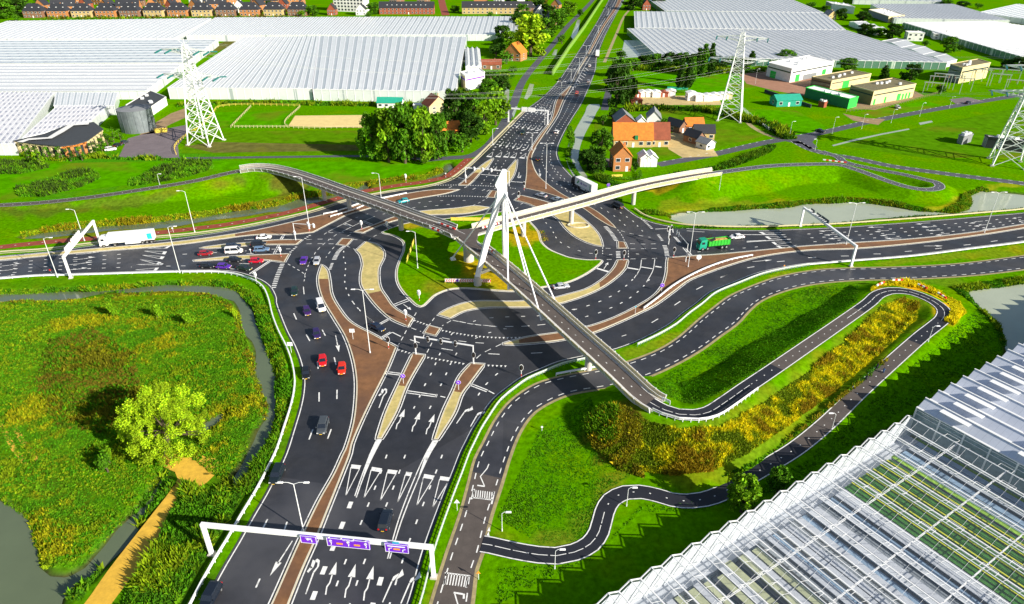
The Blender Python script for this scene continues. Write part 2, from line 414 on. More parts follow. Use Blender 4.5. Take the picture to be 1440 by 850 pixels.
def build_ground():
    def axis(lo, hi, st, far_lo, far_hi):
        a = list(np.arange(lo, hi + st/2, st)); d = st; x = a[-1]
        while x < far_hi: d *= 1.25; x += d; a.append(x)
        d = st; x = a[0]
        while x > far_lo: d *= 1.25; x -= d; a.insert(0, x)
        return np.array(a)
    xs = axis(-205, 218, .8, -5000, 5000); ys = axis(54, 300, .8, -400, 7000)
    X, Y = np.meshgrid(xs, ys); Xf, Yf = X.ravel(), Y.ravel()
    near = (Xf > -215) & (Xf < 228) & (Yf > 44) & (Yf < 312)
    Z = np.full(Xf.shape, -.02); Z[near] = height(Xf[near], Yf[near])
    jit = .05*np.sin(Xf*2.1)*np.sin(Yf*1.7)
    C = np.tile(np.array(LAWN), (len(Xf), 1))
    for poly, c, s_ in AREAS:
        pw = [G(a, b, 2) for a, b in poly]
        bx = [p.x for p in pw]; by = [p.y for p in pw]; pad = s_*2 + 2
        m_ = (Xf > min(bx)-pad) & (Xf < max(bx)+pad) & (Yf > min(by)-pad) & (Yf < max(by)+pad)
        if not m_.any(): continue
        d = sdist(Xf[m_], Yf[m_], pw) + s_*.8*(np.sin(Xf[m_]*.5 + 2*np.sin(Yf[m_]*.23)) * np.sin(Yf[m_]*.41 + 1.7*np.sin(Xf[m_]*.19)))
        a = np.clip(d / max(s_, .3) + .5, 0, 1)[:, None]
        C[m_] = C[m_]*(1-a) + np.array(c)*a
    # wet soil at the shore
    sh = np.clip((-.25 - Z) / .5, 0, 1)[:, None]; C = C*(1-sh) + np.array((.05, .05, .02))*sh
    nx, ny = len(xs), len(ys)
    idx = np.arange(nx*ny).reshape(ny, nx)
    F = np.stack([idx[:-1,:-1].ravel(), idx[:-1,1:].ravel(), idx[1:,1:].ravel(), idx[1:,:-1].ravel()], 1)
    m = mat('grass_ground', (1, 1, 1), .95, attr=True, noise=.5, nscale=.9, spec=.0, bump=.6)
    nt = m.node_tree; b = nt.nodes['Principled BSDF']; src = b.inputs['Base Color'].links[0].from_socket
    tc = nt.nodes.new('ShaderNodeTexCoord'); n = nt.nodes.new('ShaderNodeTexNoise'); n.inputs['Scale'].default_value = .06; n.inputs['Detail'].default_value = 7
    n.inputs['Roughness'].default_value = .6
    nt.links.new(tc.outputs['Object'], n.inputs['Vector'])
    cr = nt.nodes.new('ShaderNodeMapRange'); cr.inputs['From Min'].default_value = .5; cr.inputs['From Max'].default_value = .7; cr.inputs['To Max'].default_value = .7
    nt.links.new(n.outputs['Fac'], cr.inputs['Value'])
    mx = nt.nodes.new('ShaderNodeMix'); mx.data_type = 'RGBA'; mx.blend_type = 'MULTIPLY'; mx.inputs[7].default_value = (1.9, 1.05, .8, 1)
    nt.links.new(cr.outputs[0], mx.inputs['Factor']); nt.links.new(src, mx.inputs[6]); nt.links.new(mx.outputs[2], b.inputs['Base Color'])
    me = np_mesh('ground', np.stack([Xf, Yf, Z], 1), F, m, C, smooth=True)
    tag(link('ground', me), kind='structure')
build_ground()
# water
def water_mat(nm, col):
  global mw
  mw = mat(nm, col, .1, spec=.7, noise=.12, nscale=.05)
  nt = mw.node_tree; b = nt.nodes['Principled BSDF']
  n = nt.nodes.new('ShaderNodeTexNoise'); n.inputs['Scale'].default_value = .6; n.inputs['Detail'].default_value = 3
  tc = nt.nodes.new('ShaderNodeTexCoord'); nt.links.new(tc.outputs['Object'], n.inputs['Vector'])
  bp = nt.nodes.new('ShaderNodeBump'); bp.inputs['Strength'].default_value = .12; bp.inputs['Distance'].default_value = .15
  nt.links.new(n.outputs['Fac'], bp.inputs['Height']); nt.links.new(bp.outputs[0], b.inputs['Normal'])
  return mw
mw = water_mat('ditch_water', (.11, .14, .075)); mw2 = water_mat('pond_water', (.38, .42, .31)); mw = bpy.data.materials['ditch_water']  # paler pond: silt, plus bright sky reflection put into its base colour
tag(MB().add([(-230, 50, WZ), (20, 50, WZ), (20, 310, WZ), (-230, 310, WZ)], [(0, 1, 2, 3)]).build('water', mw), kind='structure')
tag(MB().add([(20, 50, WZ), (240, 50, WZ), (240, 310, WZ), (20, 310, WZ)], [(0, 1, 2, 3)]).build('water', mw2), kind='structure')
# ================================================================ roads
def Z(ox, oy, s, l): return [(ox + a / s, oy + b / s) for a, b in l]
def zA(*l): return Z(360, 280, 6, l)
def zB(*l): return Z(560, 130, 6, l)
def zC(*l): return Z(560, 220, 6, l)
def zD(*l): return Z(740, 220, 6, l)
def zE(*l): return Z(800, 300, 6, l)
def zF(*l): return Z(1000, 280, 6, l)
def zG(*l): return Z(1200, 280, 6, l)
def zH(*l): return Z(580, 340, 6, l)
def zI(*l): return Z(360, 360, 6, l)
def zJ(*l): return Z(480, 440, 6, l)
def zK(*l): return Z(720, 400, 6, l)
def zL(*l): return Z(400, 700, 6, l)
def zM(*l): return Z(0, 280, 6, l)
def zN(*l): return Z(200, 280, 6, l)
def q1(*l): return Z(360, 426, 4, l)
def q2(*l): return Z(360, 638, 4, l)

EDGE_W_S = [(-140,402),(-60,396),(0,391.5),(50,387.5),(120,385.5),(200,383),(260,381.5),(310,381.5),(335,384.5),(352,389.5),(366,395),(378,404),(386,420)]
EDGE_SW = [(386,426),(393,446),(402,468),(412,487),(419.5,506),(424,524),(425.5,537),(424,555),(420,574),(411,604),(400,638),(388,664),(372,695),(352,729),(333,763),(315,793),(299,822),(284,852),(262,892)]
EDGE_SE = [(560,892),(577.5,850),(597.5,778),(622.5,708),(640,664),(650,638),(658,622),(666,606),(678,587),(696,562),(718,544),(735,532),(760,521),(787,510),(823,502),(861,494),(890,484),(918,471),(944,456),(962,441),(980,428),(1000,412),(1033,398),(1067,385),(1100,377.5),(1133,372),(1167,369),(1200,366.5),(1280,360),(1360,350),(1440,340),(1560,322)]
EDGE_E_N = [(1560,282),(1440,299),(1383,304),(1300,311),(1240,315.5),(1183,319.5),(1125,322),(1067,324),(1000,323),(957,320),(923,314),(900,306),(885,296),(868,283),(850,276),(835,270),(815,257),(800,243),(789,230),(784,216),(786,205),(795,185),(806,166),(818,147),(831,118),(838,98),(840,80),(850,53),(868,18),(878,0),(902,-50)]
EDGE_N_W = [(876,-50),(856,0),(840,30),(818,65),(798,95),(785,114),(770,130),(757,141.5),(743,151.5),(735,157.5),(710,180),(687,203),(670,222),(653,238),(640,249),(628,255),(610,260),(592,264),(560,267.8),(530,272),(490,281),(443,295),(402,308),(360,317.5),(300,328),(225,338),(140,344),(75,353),(0,360),(-140,372)]
OUT = []
for e in (EDGE_W_S, EDGE_SW, EDGE_SE, EDGE_E_N, EDGE_N_W): OUT += e
tag(MB().poly(PP(OUT), dz=.02).build('asphalt_road', M['asphalt']), kind='structure')

paint = MB()
def line(px, w_=.2, z=.035, world=False, smooth=True):
    p = px if world else PP(px)
    if smooth and len(p) > 2: p = catmull(p, 1.2)
    paint.ribbon(p, w_/2, w_/2, z)
def dash(px, on=1.0, off=3.0, w_=.2, z=.035, world=False, start=0.0):
    p = px if world else PP(px)
    if not world and len(p) > 2: p = catmull(p, 1.0)
    L = plen(p); s = start
    while s < L:
        q = sub(p, s, min(s + on, L))
        if len(q) > 1: paint.ribbon(q, w_/2, w_/2, z)
        s += on + off
def teeth(px, sp=.95, w_=.55, l=.75, side=1):
    p = PP(px); p = catmull(p, 1.0) if len(p) > 2 else p
    L = plen(p); s = sp/2
    while s < L:
        c, d = at_len(p, s); n_ = Vector((-d.y, d.x, 0)) * side
        a, b_, t = c - d*w_/2, c + d*w_/2, c + n_*l
        paint.add([(q.x, q.y, .035) for q in ((a, b_, t) if side > 0 else (b_, a, t))], [(0, 1, 2)]); s += sp
def bars(px, sp=1.1, w_=.45, l=1.3):
    p = PP(px); p = catmull(p, 1.0) if len(p) > 2 else p
    L = plen(p); s = sp/2
    while s < L:
        c, d = at_len(p, s); paint.ribbon([c - d*w_/2, c + d*w_/2], l/2, l/2, .035); s += sp
def lanes(l, r, n, t0=0.0, t1=1.0, skip=(), on=1.0, off=3.0, w_=.2, thick=()):
    a, b_ = catmull(PP(l), 2), catmull(PP(r), 2); La, Lb = plen(a), plen(b_); K = 60
    ra = [at_len(a, La*i/K)[0] for i in range(K+1)]; rb = [at_len(b_, Lb*i/K)[0] for i in range(K+1)]
    for k in range(1, n):
        if k in skip: continue
        mid = [ra[i].lerp(rb[i], k/n) for i in range(int(K*t0), int(K*t1)+1)]
        dash(mid, on, off, w_*(2.6 if k in thick else 1), world=True)
def shape(base, tip, pts, z=.035):
    """pts in a lane frame: u 0..1 from base to tip, v metres to the left"""
    a, b_ = P(*base), P(*tip); d = b_ - a; n_ = Vector((-d.y, d.x, 0)).normalized()
    for poly in pts:
        paint.poly([a + d*u + n_*v for u, v in poly], dz=z)
SHAFT = [(0,-.1),(.22,.12),(.34,-.12),(.62,-.06),(.62,.14),(.36,.1),(.24,.34),(0,.12)]
def a_straight(b_, t): shape(b_, t, [SHAFT, [(.6,-.55),(1,.03),(.6,.6)]])
def a_plain(b_, t): shape(b_, t, [[(0,-.09),(.66,-.12),(.66,.12),(0,.09)], [(.62,-.5),(1,0),(.62,.5)]])
def a_right(b_, t): shape(b_, t, [[(0,-.09),(.62,-.12),(.62,.12),(0,.1)], [(.6,.12),(.6,-.12),(.78,-.55),(.86,-.5),(.74,.1)], [(.66,-.45),(1,-.75),(.84,-1.35),(.74,-.9)]])
def a_uturn(b_, t): shape(b_, t, [[(0,-.09),(.6,-.12),(.6,.12),(0,.1)], [(.58,-.12),(.78,-.5),(.95,-.3),(1,.2),(.93,.5),(.9,.3),(.88,-.1),(.76,-.22),(.62,.12)], [(.93,.3),(.96,.85),(.7,.75),(.74,.3)], [(.72,.4),(.78,.7),(.62,1.1),(.58,.8)]])
def a_bend(b_, t, s_=1): shape(b_, t, [[(0,-.09),(.5,-.1),(.5,.1),(0,.1)], [(.48,-.1),(.72,.35*s_),(.7,.6*s_),(.46,.12)], [(.6,.1*s_-.1),(1,.5*s_),(.7,.95*s_+.1)]])
def tri(cx0, cy0, cx1, cy1, ax, ay, head=.16):
    """long yield triangle outline: base corners, apex (photo)"""
    a, b_, t = P(cx0, cy0), P(cx1, cy1), P(ax, ay)
    q = lambda u, v: a.lerp(b_, u).lerp(t, v)
    paint.poly([q(0,0), q(1,0), q(1,head), q(0,head)], dz=.036)
    line([a.lerp(t,head*.8), t], .16, world=True); line([b_.lerp(t,head*.8), t], .16, world=True)

# outer edge lines
for e in (EDGE_W_S + EDGE_SW, EDGE_SE, EDGE_E_N[:9]):
    c = catmull(PP(e), 1.5); c = offset(c, -.55 if e is not EDGE_E_N else .5)
    line(offset(catmull(PP(e), 1.5), .5), .2, world=True, smooth=False)
line(offset(catmull(PP(EDGE_E_N[8:]), 1.5), .5), .2, world=True, smooth=False)
line(offset(catmull(PP(EDGE_N_W), 1.5), .5), .18, world=True, smooth=False)

# ---------------------------------------------------------------- traffic islands
kerbs = MB()
def island(px, base='brick', split=None, mat2='sandtile', h=.13, edge=True, ln=True, world=False, name='traffic_island'):
    raw = px if world else PP(px)
    pts = smooth_poly(ccw(raw))
    prof = [(0, .02), (0, h), (-.28, h), (-.28, .02)]
    pts = ccw(pts)
    kerbs.sweep(pts, [(0, .0), (.28, .0), (.28, h), (0, h)], closed=True)
    inner = offset(pts, .2, True)
    mb = MB().poly(inner, h - .012); me = mb.mesh('traffic_island', M[base])
    if split:
        bm = bmesh.new(); bm.from_mesh(me); me.materials.append(M[mat2])
        a, b_, s_ = (P(*q) for q in split); d = b_ - a; n_ = Vector((-d.y, d.x, 0)).normalized()
        if (s_ - a).dot(n_) < 0: n_ = -n_
        bmesh.ops.bisect_plane(bm, geom=bm.verts[:] + bm.edges[:] + bm.faces[:], plane_co=a, plane_no=n_)
        for f in bm.faces: f.material_index = 1 if (f.calc_center_median() - a).dot(n_) > 0 else 0
        bm.to_mesh(me); bm.free()
    tag(link(name, me), kind='structure')
    if ln: paint.ribbon(offset(pts, -.42, True), .1, .1, .035, closed=True)
    return pts
# big south-west splitter
island(zI((555,75),(600,120),(620,200),(640,330),(700,440),(800,560),(1000,670),(1185,770)) + q1((740,370),(640,570),(580,700),(540,800)) +
       q2((530,0),(480,130),(400,330),(340,480),(260,660),(185,848),(140,960),(30,960),(85,848),(240,500),(350,270),(440,110),(490,0)) +
       q1((500,830),(545,680),(562,540),(562,420),(540,300),(500,190),(440,90),(385,0)) + zI((560,360),(530,260),(525,180),(540,120)), split=((445,393),(470,393),(455,380)))
# S-shaped west ring island
island(zA((845,435),(930,360),(1020,385),(1075,440),(1080,490),(1040,580),(1035,660),(1050,750),(1100,830)) + zI((1170,440),(1325,530),(1285,600),(1150,540),(1040,450),(940,330),(890,250),(885,160),(900,80)) + zA((895,520),(875,465)), split=((516.7,414),(535,410),(520,390)))
island(zA((730,335),(815,340),(765,395),(685,385)))
# west road north divider running east under the bridge
island([(-140,374),(0,362.5),(142,349.5),(223,343),(288,335.5),(360,324),(410,313),(460,301),(503,289),(540,280),(572,272.8),(610,267.5),(646,267),(627,272.5),(595,278),(573,282),(540,288),(510,296),(487,303),(467,313),(440,327),(410,330),(360,330.5),(300,338),(250,344.5),(142,353.5),(0,366),(-140,380)], split=((330,320),(332,350),(200,350)))
island(zN((490,412),(700,385),(900,370),(1100,350),(1350,345),(1300,385),(1000,387),(800,402),(530,418)), split=((367,330),(370,350),(330,345)))
island(zN((430,520),(700,490),(900,478),(1240,465),(1200,535),(1050,517),(850,507),(600,517),(440,524)), split=((348,330),(352,370),(330,364)))
# north approach
island(zB((803,556),(760,620),(700,672),(640,740),(590,785),(510,785),(560,745),(640,675),(730,600)), split=((640,244),(700,243),(690,230)))
island([(727,224),(725.5,237),(721,249),(713,259),(706,262),(704,252),(714,239)], base='sandtile')
island(zC((790,290),(832,295),(812,350),(750,345)))
island([(498,326.5),(527,316.5),(553,306),(575,300.5),(592,297.5),(643,293),(667,290),(690,292.3),(660,300),(627,302),(602,302.5),(580,305),(562,309),(535,317),(511,327.5)], split=((575,290),(582,320),(640,297)))
# central divider of the north road with its wide southern end
island([(873,-50),(869,0),(845,40),(828,73),(813,100),(802.7,120),(785,138),(775,170),(760,190),(745,213),(741,225),(740,245),(737.5,265),(768,272),(800,283),(822,295),(840,308),(857,318),(867,322),(863,317),(847,303),(830,292),(803,280),(787,271),(767,256.5),(756.7,246.7),(750,233),(748,222),(752,210),(766,188),(782.6,163),(792.6,140),(803,122),(814,100),(829,76),(850,37.6),(874,0),(877,-50)], ln=False)
line(zC((1085,0),(1080,150),(1065,260))); line([(754,208),(748,220),(750,233),(757,246.7),(767,257.5),(787,272.5),(803,282)])
line([(870.5,-20),(866,0),(842.5,40),(826,73),(811,100),(801,120),(783,138),(773,170),(758,190),(743,213)], .25); line([(878,-20),(876,0),(852.5,38),(832,77),(817,103),(806,124),(795,141),(785,164),(768.5,189)], .25)
island([(732,275),(760,281.8),(777,287),(795,292.5),(813,303),(833,320),(843,333),(847.5,347),(833,344),(812,335),(797,323),(783,307),(770,299),(757,293),(740,286),(724,282)], split=((774,280),(772,310),(820,330)))
island([(869,340),(878,341),(882,349.5),(869.5,349.5)])
# inner and outer south-east dividers
island([(869,366),(883,366),(878,379),(863,393.5),(843,406.7),(817,418),(800,423.5),(785,427.5),(765,430),(748,432),(683,433),(653,438),(633,448),(616,443),(630,435),(653,426.7),(673,424),(718,424.5),(740,423.5),(775,420),(800,414),(825,406.7),(847,393.5),(863,377.5)], split=((840,380),(846,420),(760,425)))
island([(939,363),(980,360),(1000,359),(1050,354.5),(1117,348),(1200,342),(1283,336.5),(1367,327.5),(1440,316),(1560,298),(1560,303),(1440,321),(1383,330),(1300,341),(1208,349.5),(1133,352.5),(1067,361.7),(1017,376),(1000,382),(970,394),(948,410),(920,430),(898,441),(870,454),(832,469),(798,477),(772,481),(720,485),(708,484.5),(708,483.5),(720,480),(742,474.5),(787,468),(823,461),(862,448),(900,429),(920,416),(932,401),(937,385),(938,370)], split=((728,470),(733,500),(715,482)))
# south approach
island([(580.5,497.5),(597,500),(573,542),(558,580),(537,617),(530,617),(542,580),(560,540)], split=((540,541),(590,546),(540,600)))
island([(662,511.5),(681,512.7),(662,538),(650,554),(640,580),(616,618.5),(610,618),(623,580),(637,550),(646,530)], split=((630,550),(670,556),(620,600)))
island(zJ((740,110),(835,135),(795,195),(700,170)))
tag(kerbs.build('kerb', M['kerb']), kind='structure')
# grass heart of the roundabout
CENT = [(538,327.5),(553,331.5),(566.7,340),(568,351.7),(561.7,368),(557.7,383),(560,400),(575,420),(591.7,431.7),(613,415),(633,407.5),(656.7,406),(696.7,409),(726.7,410),(760,405),(800,397),(833,380),(846,366.5),(825,366),(800,362.5),(790,359),(773,351.7),(761.7,341.7),(756.7,326.7),(748,316),(735,304),(715,298),(680,302),(620,309),(578,313.5),(560,318)]
cpts = catmull(ccw(PP(CENT)), 1.0, True)
def grass_patch():
    xs = [p.x for p in cpts]; ys = [p.y for p in cpts]
    bm = bmesh.new(); vs_ = [bm.verts.new((p.x, p.y, .16)) for p in offset(cpts, .3, True)]; bm.faces.new(vs_)
    for k in range(int(min(xs)), int(max(xs)), 2): bmesh.ops.bisect_plane(bm, geom=bm.verts[:]+bm.edges[:]+bm.faces[:], plane_co=(k,0,0), plane_no=(1,0,0))
    for k in range(int(min(ys)), int(max(ys)), 2): bmesh.ops.bisect_plane(bm, geom=bm.verts[:]+bm.edges[:]+bm.faces[:], plane_co=(0,k,0), plane_no=(0,1,0))
    bmesh.ops.triangulate(bm, faces=bm.faces[:])
    me = bpy.data.meshes.new('centre_grass'); bm.to_mesh(me); bm.free()
    n = len(me.vertices); co = np.zeros(n*3, np.float32); me.vertices.foreach_get('co', co); co = co.reshape(-1, 3).astype(float)
    C = np.tile(np.array(LAWN), (n, 1))
    for poly, c, s_ in AREAS[11:16]:
        d = sdist(co[:,0], co[:,1], PP(poly)) + s_*.9*np.sin(co[:,0]*.5 + 2*np.sin(co[:,1]*.23))
        a = np.clip(d/s_ + .5, 0, 1)[:, None]; C = C*(1-a) + np.array(c)*a
    at = me.color_attributes.new('col', 'FLOAT_COLOR', 'POINT'); c4 = np.ones((n, 4), np.float32); c4[:, :3] = C; at.data.foreach_set('color', c4.ravel())
    me.materials.append(bpy.data.materials['grass_ground']); tag(link('grass_island', me), kind='structure')
grass_patch()
k2 = MB().sweep(cpts, [(0, .0), (.35, .0), (.35, .17), (0, .17)], closed=True); tag(k2.build('kerb', M['kerb']), kind='structure')
paint.ribbon(offset(cpts, -.3, True), .12, .12, .035, closed=True)

# ---------------------------------------------------------------- lane markings
dash(zI((740,-40),(740,20),(755,65),(755,120),(750,175),(750,232),(765,290),(790,347),(827,405),(877,462)), w_=.28)
bars(zA((225,545),(185,640),(148,750))); bars(zA((748,398),(700,440),(655,520)), sp=.9); bars(zA((645,540),(622,600)), sp=.9, l=.8)
line(zI((400,262),(406,325)), .22); dash(zA((270,550),(340,590),(410,640),(405,700)), 1.2, 1.3); dash(zA((470,495),(430,590),(412,640)), 1.2, 1.3)
dash(zA((425,345),(520,340),(620,342),(700,342)), 1.6, 1.8); dash(zA((820,343),(870,347)), 1.4, 1.5); dash(zA((425,380),(540,378),(660,380)), 1.6, 1.8); dash(zA((610,285),(700,286),(830,284)), 1.6, 1.8); dash(zA((890,292),(960,285)),1.4,1.5)
bars(zA((462,303),(400,345)), sp=1.2, l=.7); bars(zA((345,400),(285,455)), sp=1.2, l=.7)
dash(zA((680,300),(610,350),(550,400),(510,440),(475,500)), 1.6, 1.8); dash(zA((800,298),(750,328)), 1.6, 1.8); dash(zA((660,405),(630,440),(590,495)), 1.6, 1.8); dash(zA((575,300),(610,275)), 1.5, 1.5); dash(zA((950,350),(990,320),(1050,290)), 1.5, 1.5); dash(zA((770,400),(845,432)),1.4,1.5)
line(zA((805,175),(610,277))); line(zA((980,158),(885,198))); line(zA((880,200),(725,277)))
for a, b_ in (((745,203),(810,228)), ((905,185),(985,215)), ((1085,212),(1150,243))):
    line(zA(a, b_), .3); line(zA((a[0]-12, a[1]+8), (b_[0]-12, b_[1]+8)), .25)
dash(zA((840,160),(920,135),(1010,105),(1090,85),(1170,60)), w_=.22); dash(zA((980,155),(1060,133),(1140,110)), w_=.22)
dash(zC((165,395),(260,383),(350,376),(440,374),(530,374),(610,375)), w_=.25); dash(zC((120,436),(195,428),(290,420),(400,410),(500,402)), w_=.25)
teeth(zC((305,248),(400,246),(500,245))); teeth(zC((600,248),(700,251),(825,258))); teeth(zC((935,268),(1000,276))); teeth(zC((325,341),(520,338),(745,346)))
dash(zC((630,416),(700,385),(760,345)), 1.3, 1.4); dash(zC((760,345),(800,290),(835,255)), 1.3, 1.6); dash(zC((985,375),(1010,330),(1022,290)), 1.5, .6)
for a, b_ in (((505,183),(560,190)), ((700,154),(860,166)), ((948,214),(1050,221))): line(zC(a, b_), .5)
for c_ in ((640,275),(720,285),(570,262),(440,262),(760,290),(850,448),(1045,400),(970,318),(1000,438)): line(zC((c_[0]-12, c_[1]+6),(c_[0]+12, c_[1]-6)), .25)
# north approach lanes
NL = [(752,146.5),(735,159.5),(712,180.5),(690,203),(682,214),(660,237)]; NR = [(779,150),(776.7,163.3),(766.7,178.3),(756.7,193.3),(745,210),(740.5,222),(737,262)]
lanes(NL[:5], NR[:6], 6, 0, .97, w_=.28, thick=(1, 5))
lanes([(690,226),(662,262)], [(722,226),(697,268)], 3, 0, .9, on=1, off=3, w_=.25)
for x0, y0 in ((765,545),(840,545),(905,548),(965,552),(1043,556)):
    p = Z(560, 130, 6, [(x0-24, y0), (x0+22, y0+5), (x0+36, y0-42)]); tri(*p[0], *p[1], *p[2], head=.2)
for r_, ys_ in ((.12, 0), (.45, 0), (.8, 0)):
    for k in range(6):
        l_, rr = PP(NL[:5]), PP(NR[:6]); l_ = catmull(l_, 2); rr = catmull(rr, 2)
        f = (k + .5) / 6; c_ = at_len(l_, plen(l_)*r_)[0].lerp(at_len(rr, plen(rr)*r_)[0], f); c2 = at_len(l_, plen(l_)*(r_+.1))[0].lerp(at_len(rr, plen(rr)*(r_+.1))[0], f)
        (a_straight if k in (1, 2, 3) else a_right)(PX(c_), PX(c2))
a_straight(*zC((770,82),(752,112))); a_straight(*zC((830,88),(815,118))); a_uturn(*zC((1020,135),(1015,185)))
# north road upper part
lanes([(857,0),(841,30),(819,65),(799,95),(786,114),(771,130)], [(867.5,0),(843.5,40),(827,73),(812,100),(802,119),(785,137)], 2, 0, .55, w_=.28)
lanes([(819,65),(799,95),(786,114),(771,130),(757,142)], [(827,73),(812,100),(802,119),(785,137),(778,152)], 3, .3, .7, w_=.28)
lanes([(799,95),(786,114),(771,130),(757,142),(745,151)], [(812,100),(802,119),(785,137),(778,152),(772,162)], 5, .5, 1, w_=.28)
lanes([(875,0),(852,38),(832,77),(818,103),(806,124),(794,141),(784,164),(768,189),(754,210),(751,233),(768,257),(803,282)], [(887,0),(867,20),(850,53),(840,80),(838,98),(831,118),(818,147),(806,166),(795,185),(786,205),(789,230),(815,257)], 2, 0, .5, w_=.3)
lanes([(818,103),(806,124),(794,141),(784,164),(768,189),(754,210),(751,233),(768,257),(803,282)], [(838,98),(831,118),(818,147),(806,166),(795,185),(786,205),(789,230),(815,257),(835,272)], 3, .3, 1, w_=.3)
a_plain((759.5,241),(757,250)); a_plain((758,238),(760,249))
for k in range(9):     # white hatching
    t = k/8; x, y = 824 - 20*t, 96 + 27*t; line([(x - 1 + 2*t, y), (x + 5.5*(1 - abs(t-.4)), y + 3.5)], .45)
# east side of the ring
dash(zD((140,520),(165,560),(205,600),(228,642),(250,685),(288,725),(345,762),(428,793),(525,818)) + zE((163,338),(280,350)), w_=.28)
dash(zD((195,45),(240,130),(300,195),(375,250),(430,295)), w_=.25); dash(zD((215,205),(290,258),(375,312),(428,335),(520,380),(600,420),(665,455),(720,490),(770,525),(820,570),(860,610)), w_=.25)
dash(zD((740,440),(855,517),(905,552),(945,595),(990,642)), w_=.25)
bars(zD((665,590),(710,640),(745,690),(765,722)), sp=1); bars(zD((960,518),(1010,560),(1062,612)), sp=1.1, l=.8); bars(zE((750,180),(790,235)), sp=1, l=.8); bars(zE((805,270),(820,310),(830,372)), sp=1); bars(zE((415,320),(418,380)), sp=1)
dash(zE((515,258),(640,262),(765,258)), 1.5, 1.7); dash(zE((310,297),(400,302)), 1.5, 1.7); dash(zE((520,302),(640,300),(750,299)), 1.5, 1.7); dash(zE((320,392),(420,392)), 1.4, 1.5); dash(zE((520,387),(640,386),(765,380)), 1.5, 1.7); line(zE((340,350),(366,351)), .25); line(zE((565,345),(592,346)), .25)
dash(zE((285,290),(284,345)), 1, 1); dash(zE((502,315),(502,380)), 1, .9); dash(zE((410,140),(445,185),(470,235)), 1, .9); dash(zE((440,150),(540,178),(690,205)), 1.5, 1.6)
line(zE((612,395),(600,470),(550,550))); line(zE((725,390),(710,480),(655,583)))
for a, b_, w__ in (((487,460),(587,477),.7), ((610,455),(705,470),.5), ((730,450),(782,458),.7), ((808,460),(828,463),.5), ((222,462),(347,500),.8)): line(zE(a, b_), w__)
a_plain(*zE((295,472),(332,415)))
dash(zE((580,510),(515,585),(460,632),(400,675),(330,715),(245,752),(150,785),(50,815),(-60,850)), w_=.3); dash(zE((680,560),(622,625),(572,672),(513,717),(445,757),(362,797),(272,832)) + zK((753,234),(650,267),(548,293),(440,320)), w_=.3)
dash(zH((650,645),(780,637),(907,632),(1028,630),(1110,622)), w_=.25); dash(zH((1250,680),(1155,695),(1040,707),(908,717),(845,717),(717,717),(590,708),(470,690),(345,665)), 2, 2, w_=.25); dash(zH((1345,575),(1440,560)), w_=.28)
teeth(zH((245,745),(430,780),(600,800),(780,808),(925,805)), side=-1)
for a, b_ in (((512,675),(535,668)), ((768,737),(795,737)), ((640,772),(665,765)), ((530,818),(552,808)), ((325,790),(345,765))): line(zH(a, b_), .25)
# east approach and exit
EL = [(1064,326.5),(1125,324.5),(1183,322),(1240,318),(1300,313.5),(1383,306.5),(1440,301.5),(1560,284)]; ER = [(1085,352),(1117,348.5),(1200,342.5),(1283,337),(1367,328),(1440,316.5),(1560,298)]
lanes(EL, ER, 4, .12, 1, w_=.3)
for a in (((400,280),(440,300),(600,284)), ((452,318),(490,342),(640,320)), ((508,365),(540,388),(680,365)), ((545,396),(583,418),(725,392))): p = Z(1000, 280, 6, a); tri(*p[0], *p[1], *p[2], head=.15)
line(zF((170,302),(625,303)), .35); line(zF((300,365),(670,340)), .35); line(zF((300,358),(460,350)), .3)
for bx, lst in ((1000, (((1050,268),(900,266)), ((1090,298),(945,300)), ((1115,330),(985,338)), ((1130,365),(1035,372)))), (1200, (((255,238),(115,240)), ((300,268),(170,272)), ((352,298),(215,305)), ((405,330),(265,338)), ((650,203),(515,208)), ((705,233),(575,240)), ((755,262),(625,270)), ((812,290),(680,302)), ((1090,188),(965,202)), ((1130,218),(1005,226)), ((1205,245),(1085,260)), ((1420,155),(1330,160)), ((1440,185),(1385,188))))):
    for a, b_ in lst: p = Z(bx, 280, 6, (a, b_)); a_plain(*p) if (a[0] % 2) else a_bend(*p)
dash(zF((165,427),(255,417),(345,410),(435,400)), w_=.25); dash(zE((1075,225),(1150,222)), w_=.25); dash(zE((1085,328),(1180,322)), w_=.25); line(zE((995,150),(1145,160)), .2)
for a, b_ in (((80,662),(135,640)), ((555,531),(620,525)), ((818,497),(885,493)), ((1095,483),(1162,482)), ((1370,465),(1432,465)), ((305,582),(365,572))): line(zF(a, b_), .28)
for a, b_ in (((435,445),(495,440)), ((690,422),(745,416)), ((930,391),(990,385)), ((1160,361),(1215,353)), ((1383,326),(1435,321))): line(zG(a, b_), .28)
a_plain(*zF((350,530),(515,515))); a_plain(*zG((595,398),(757,397)))
for a, b_ in (((890,778),(940,745)), ((1075,645),(1128,618)), ((1280,545),(1335,520))): line(zE(a, b_), .28)
line(zK((1178,325),(1232,293)), .25); line(zK((925,440),(965,428)), .2); line(zK((160,583),(255,578)), .2)
for a, b_ in (((850,110),(843,215)), ((872,115),(880,165)), ((885,200),(932,252)), ((900,202),(945,252)), ((962,293),(1028,368)), ((985,300),(1045,362)), ((730,135),(850,130))): line(zE(a, b_), .3)
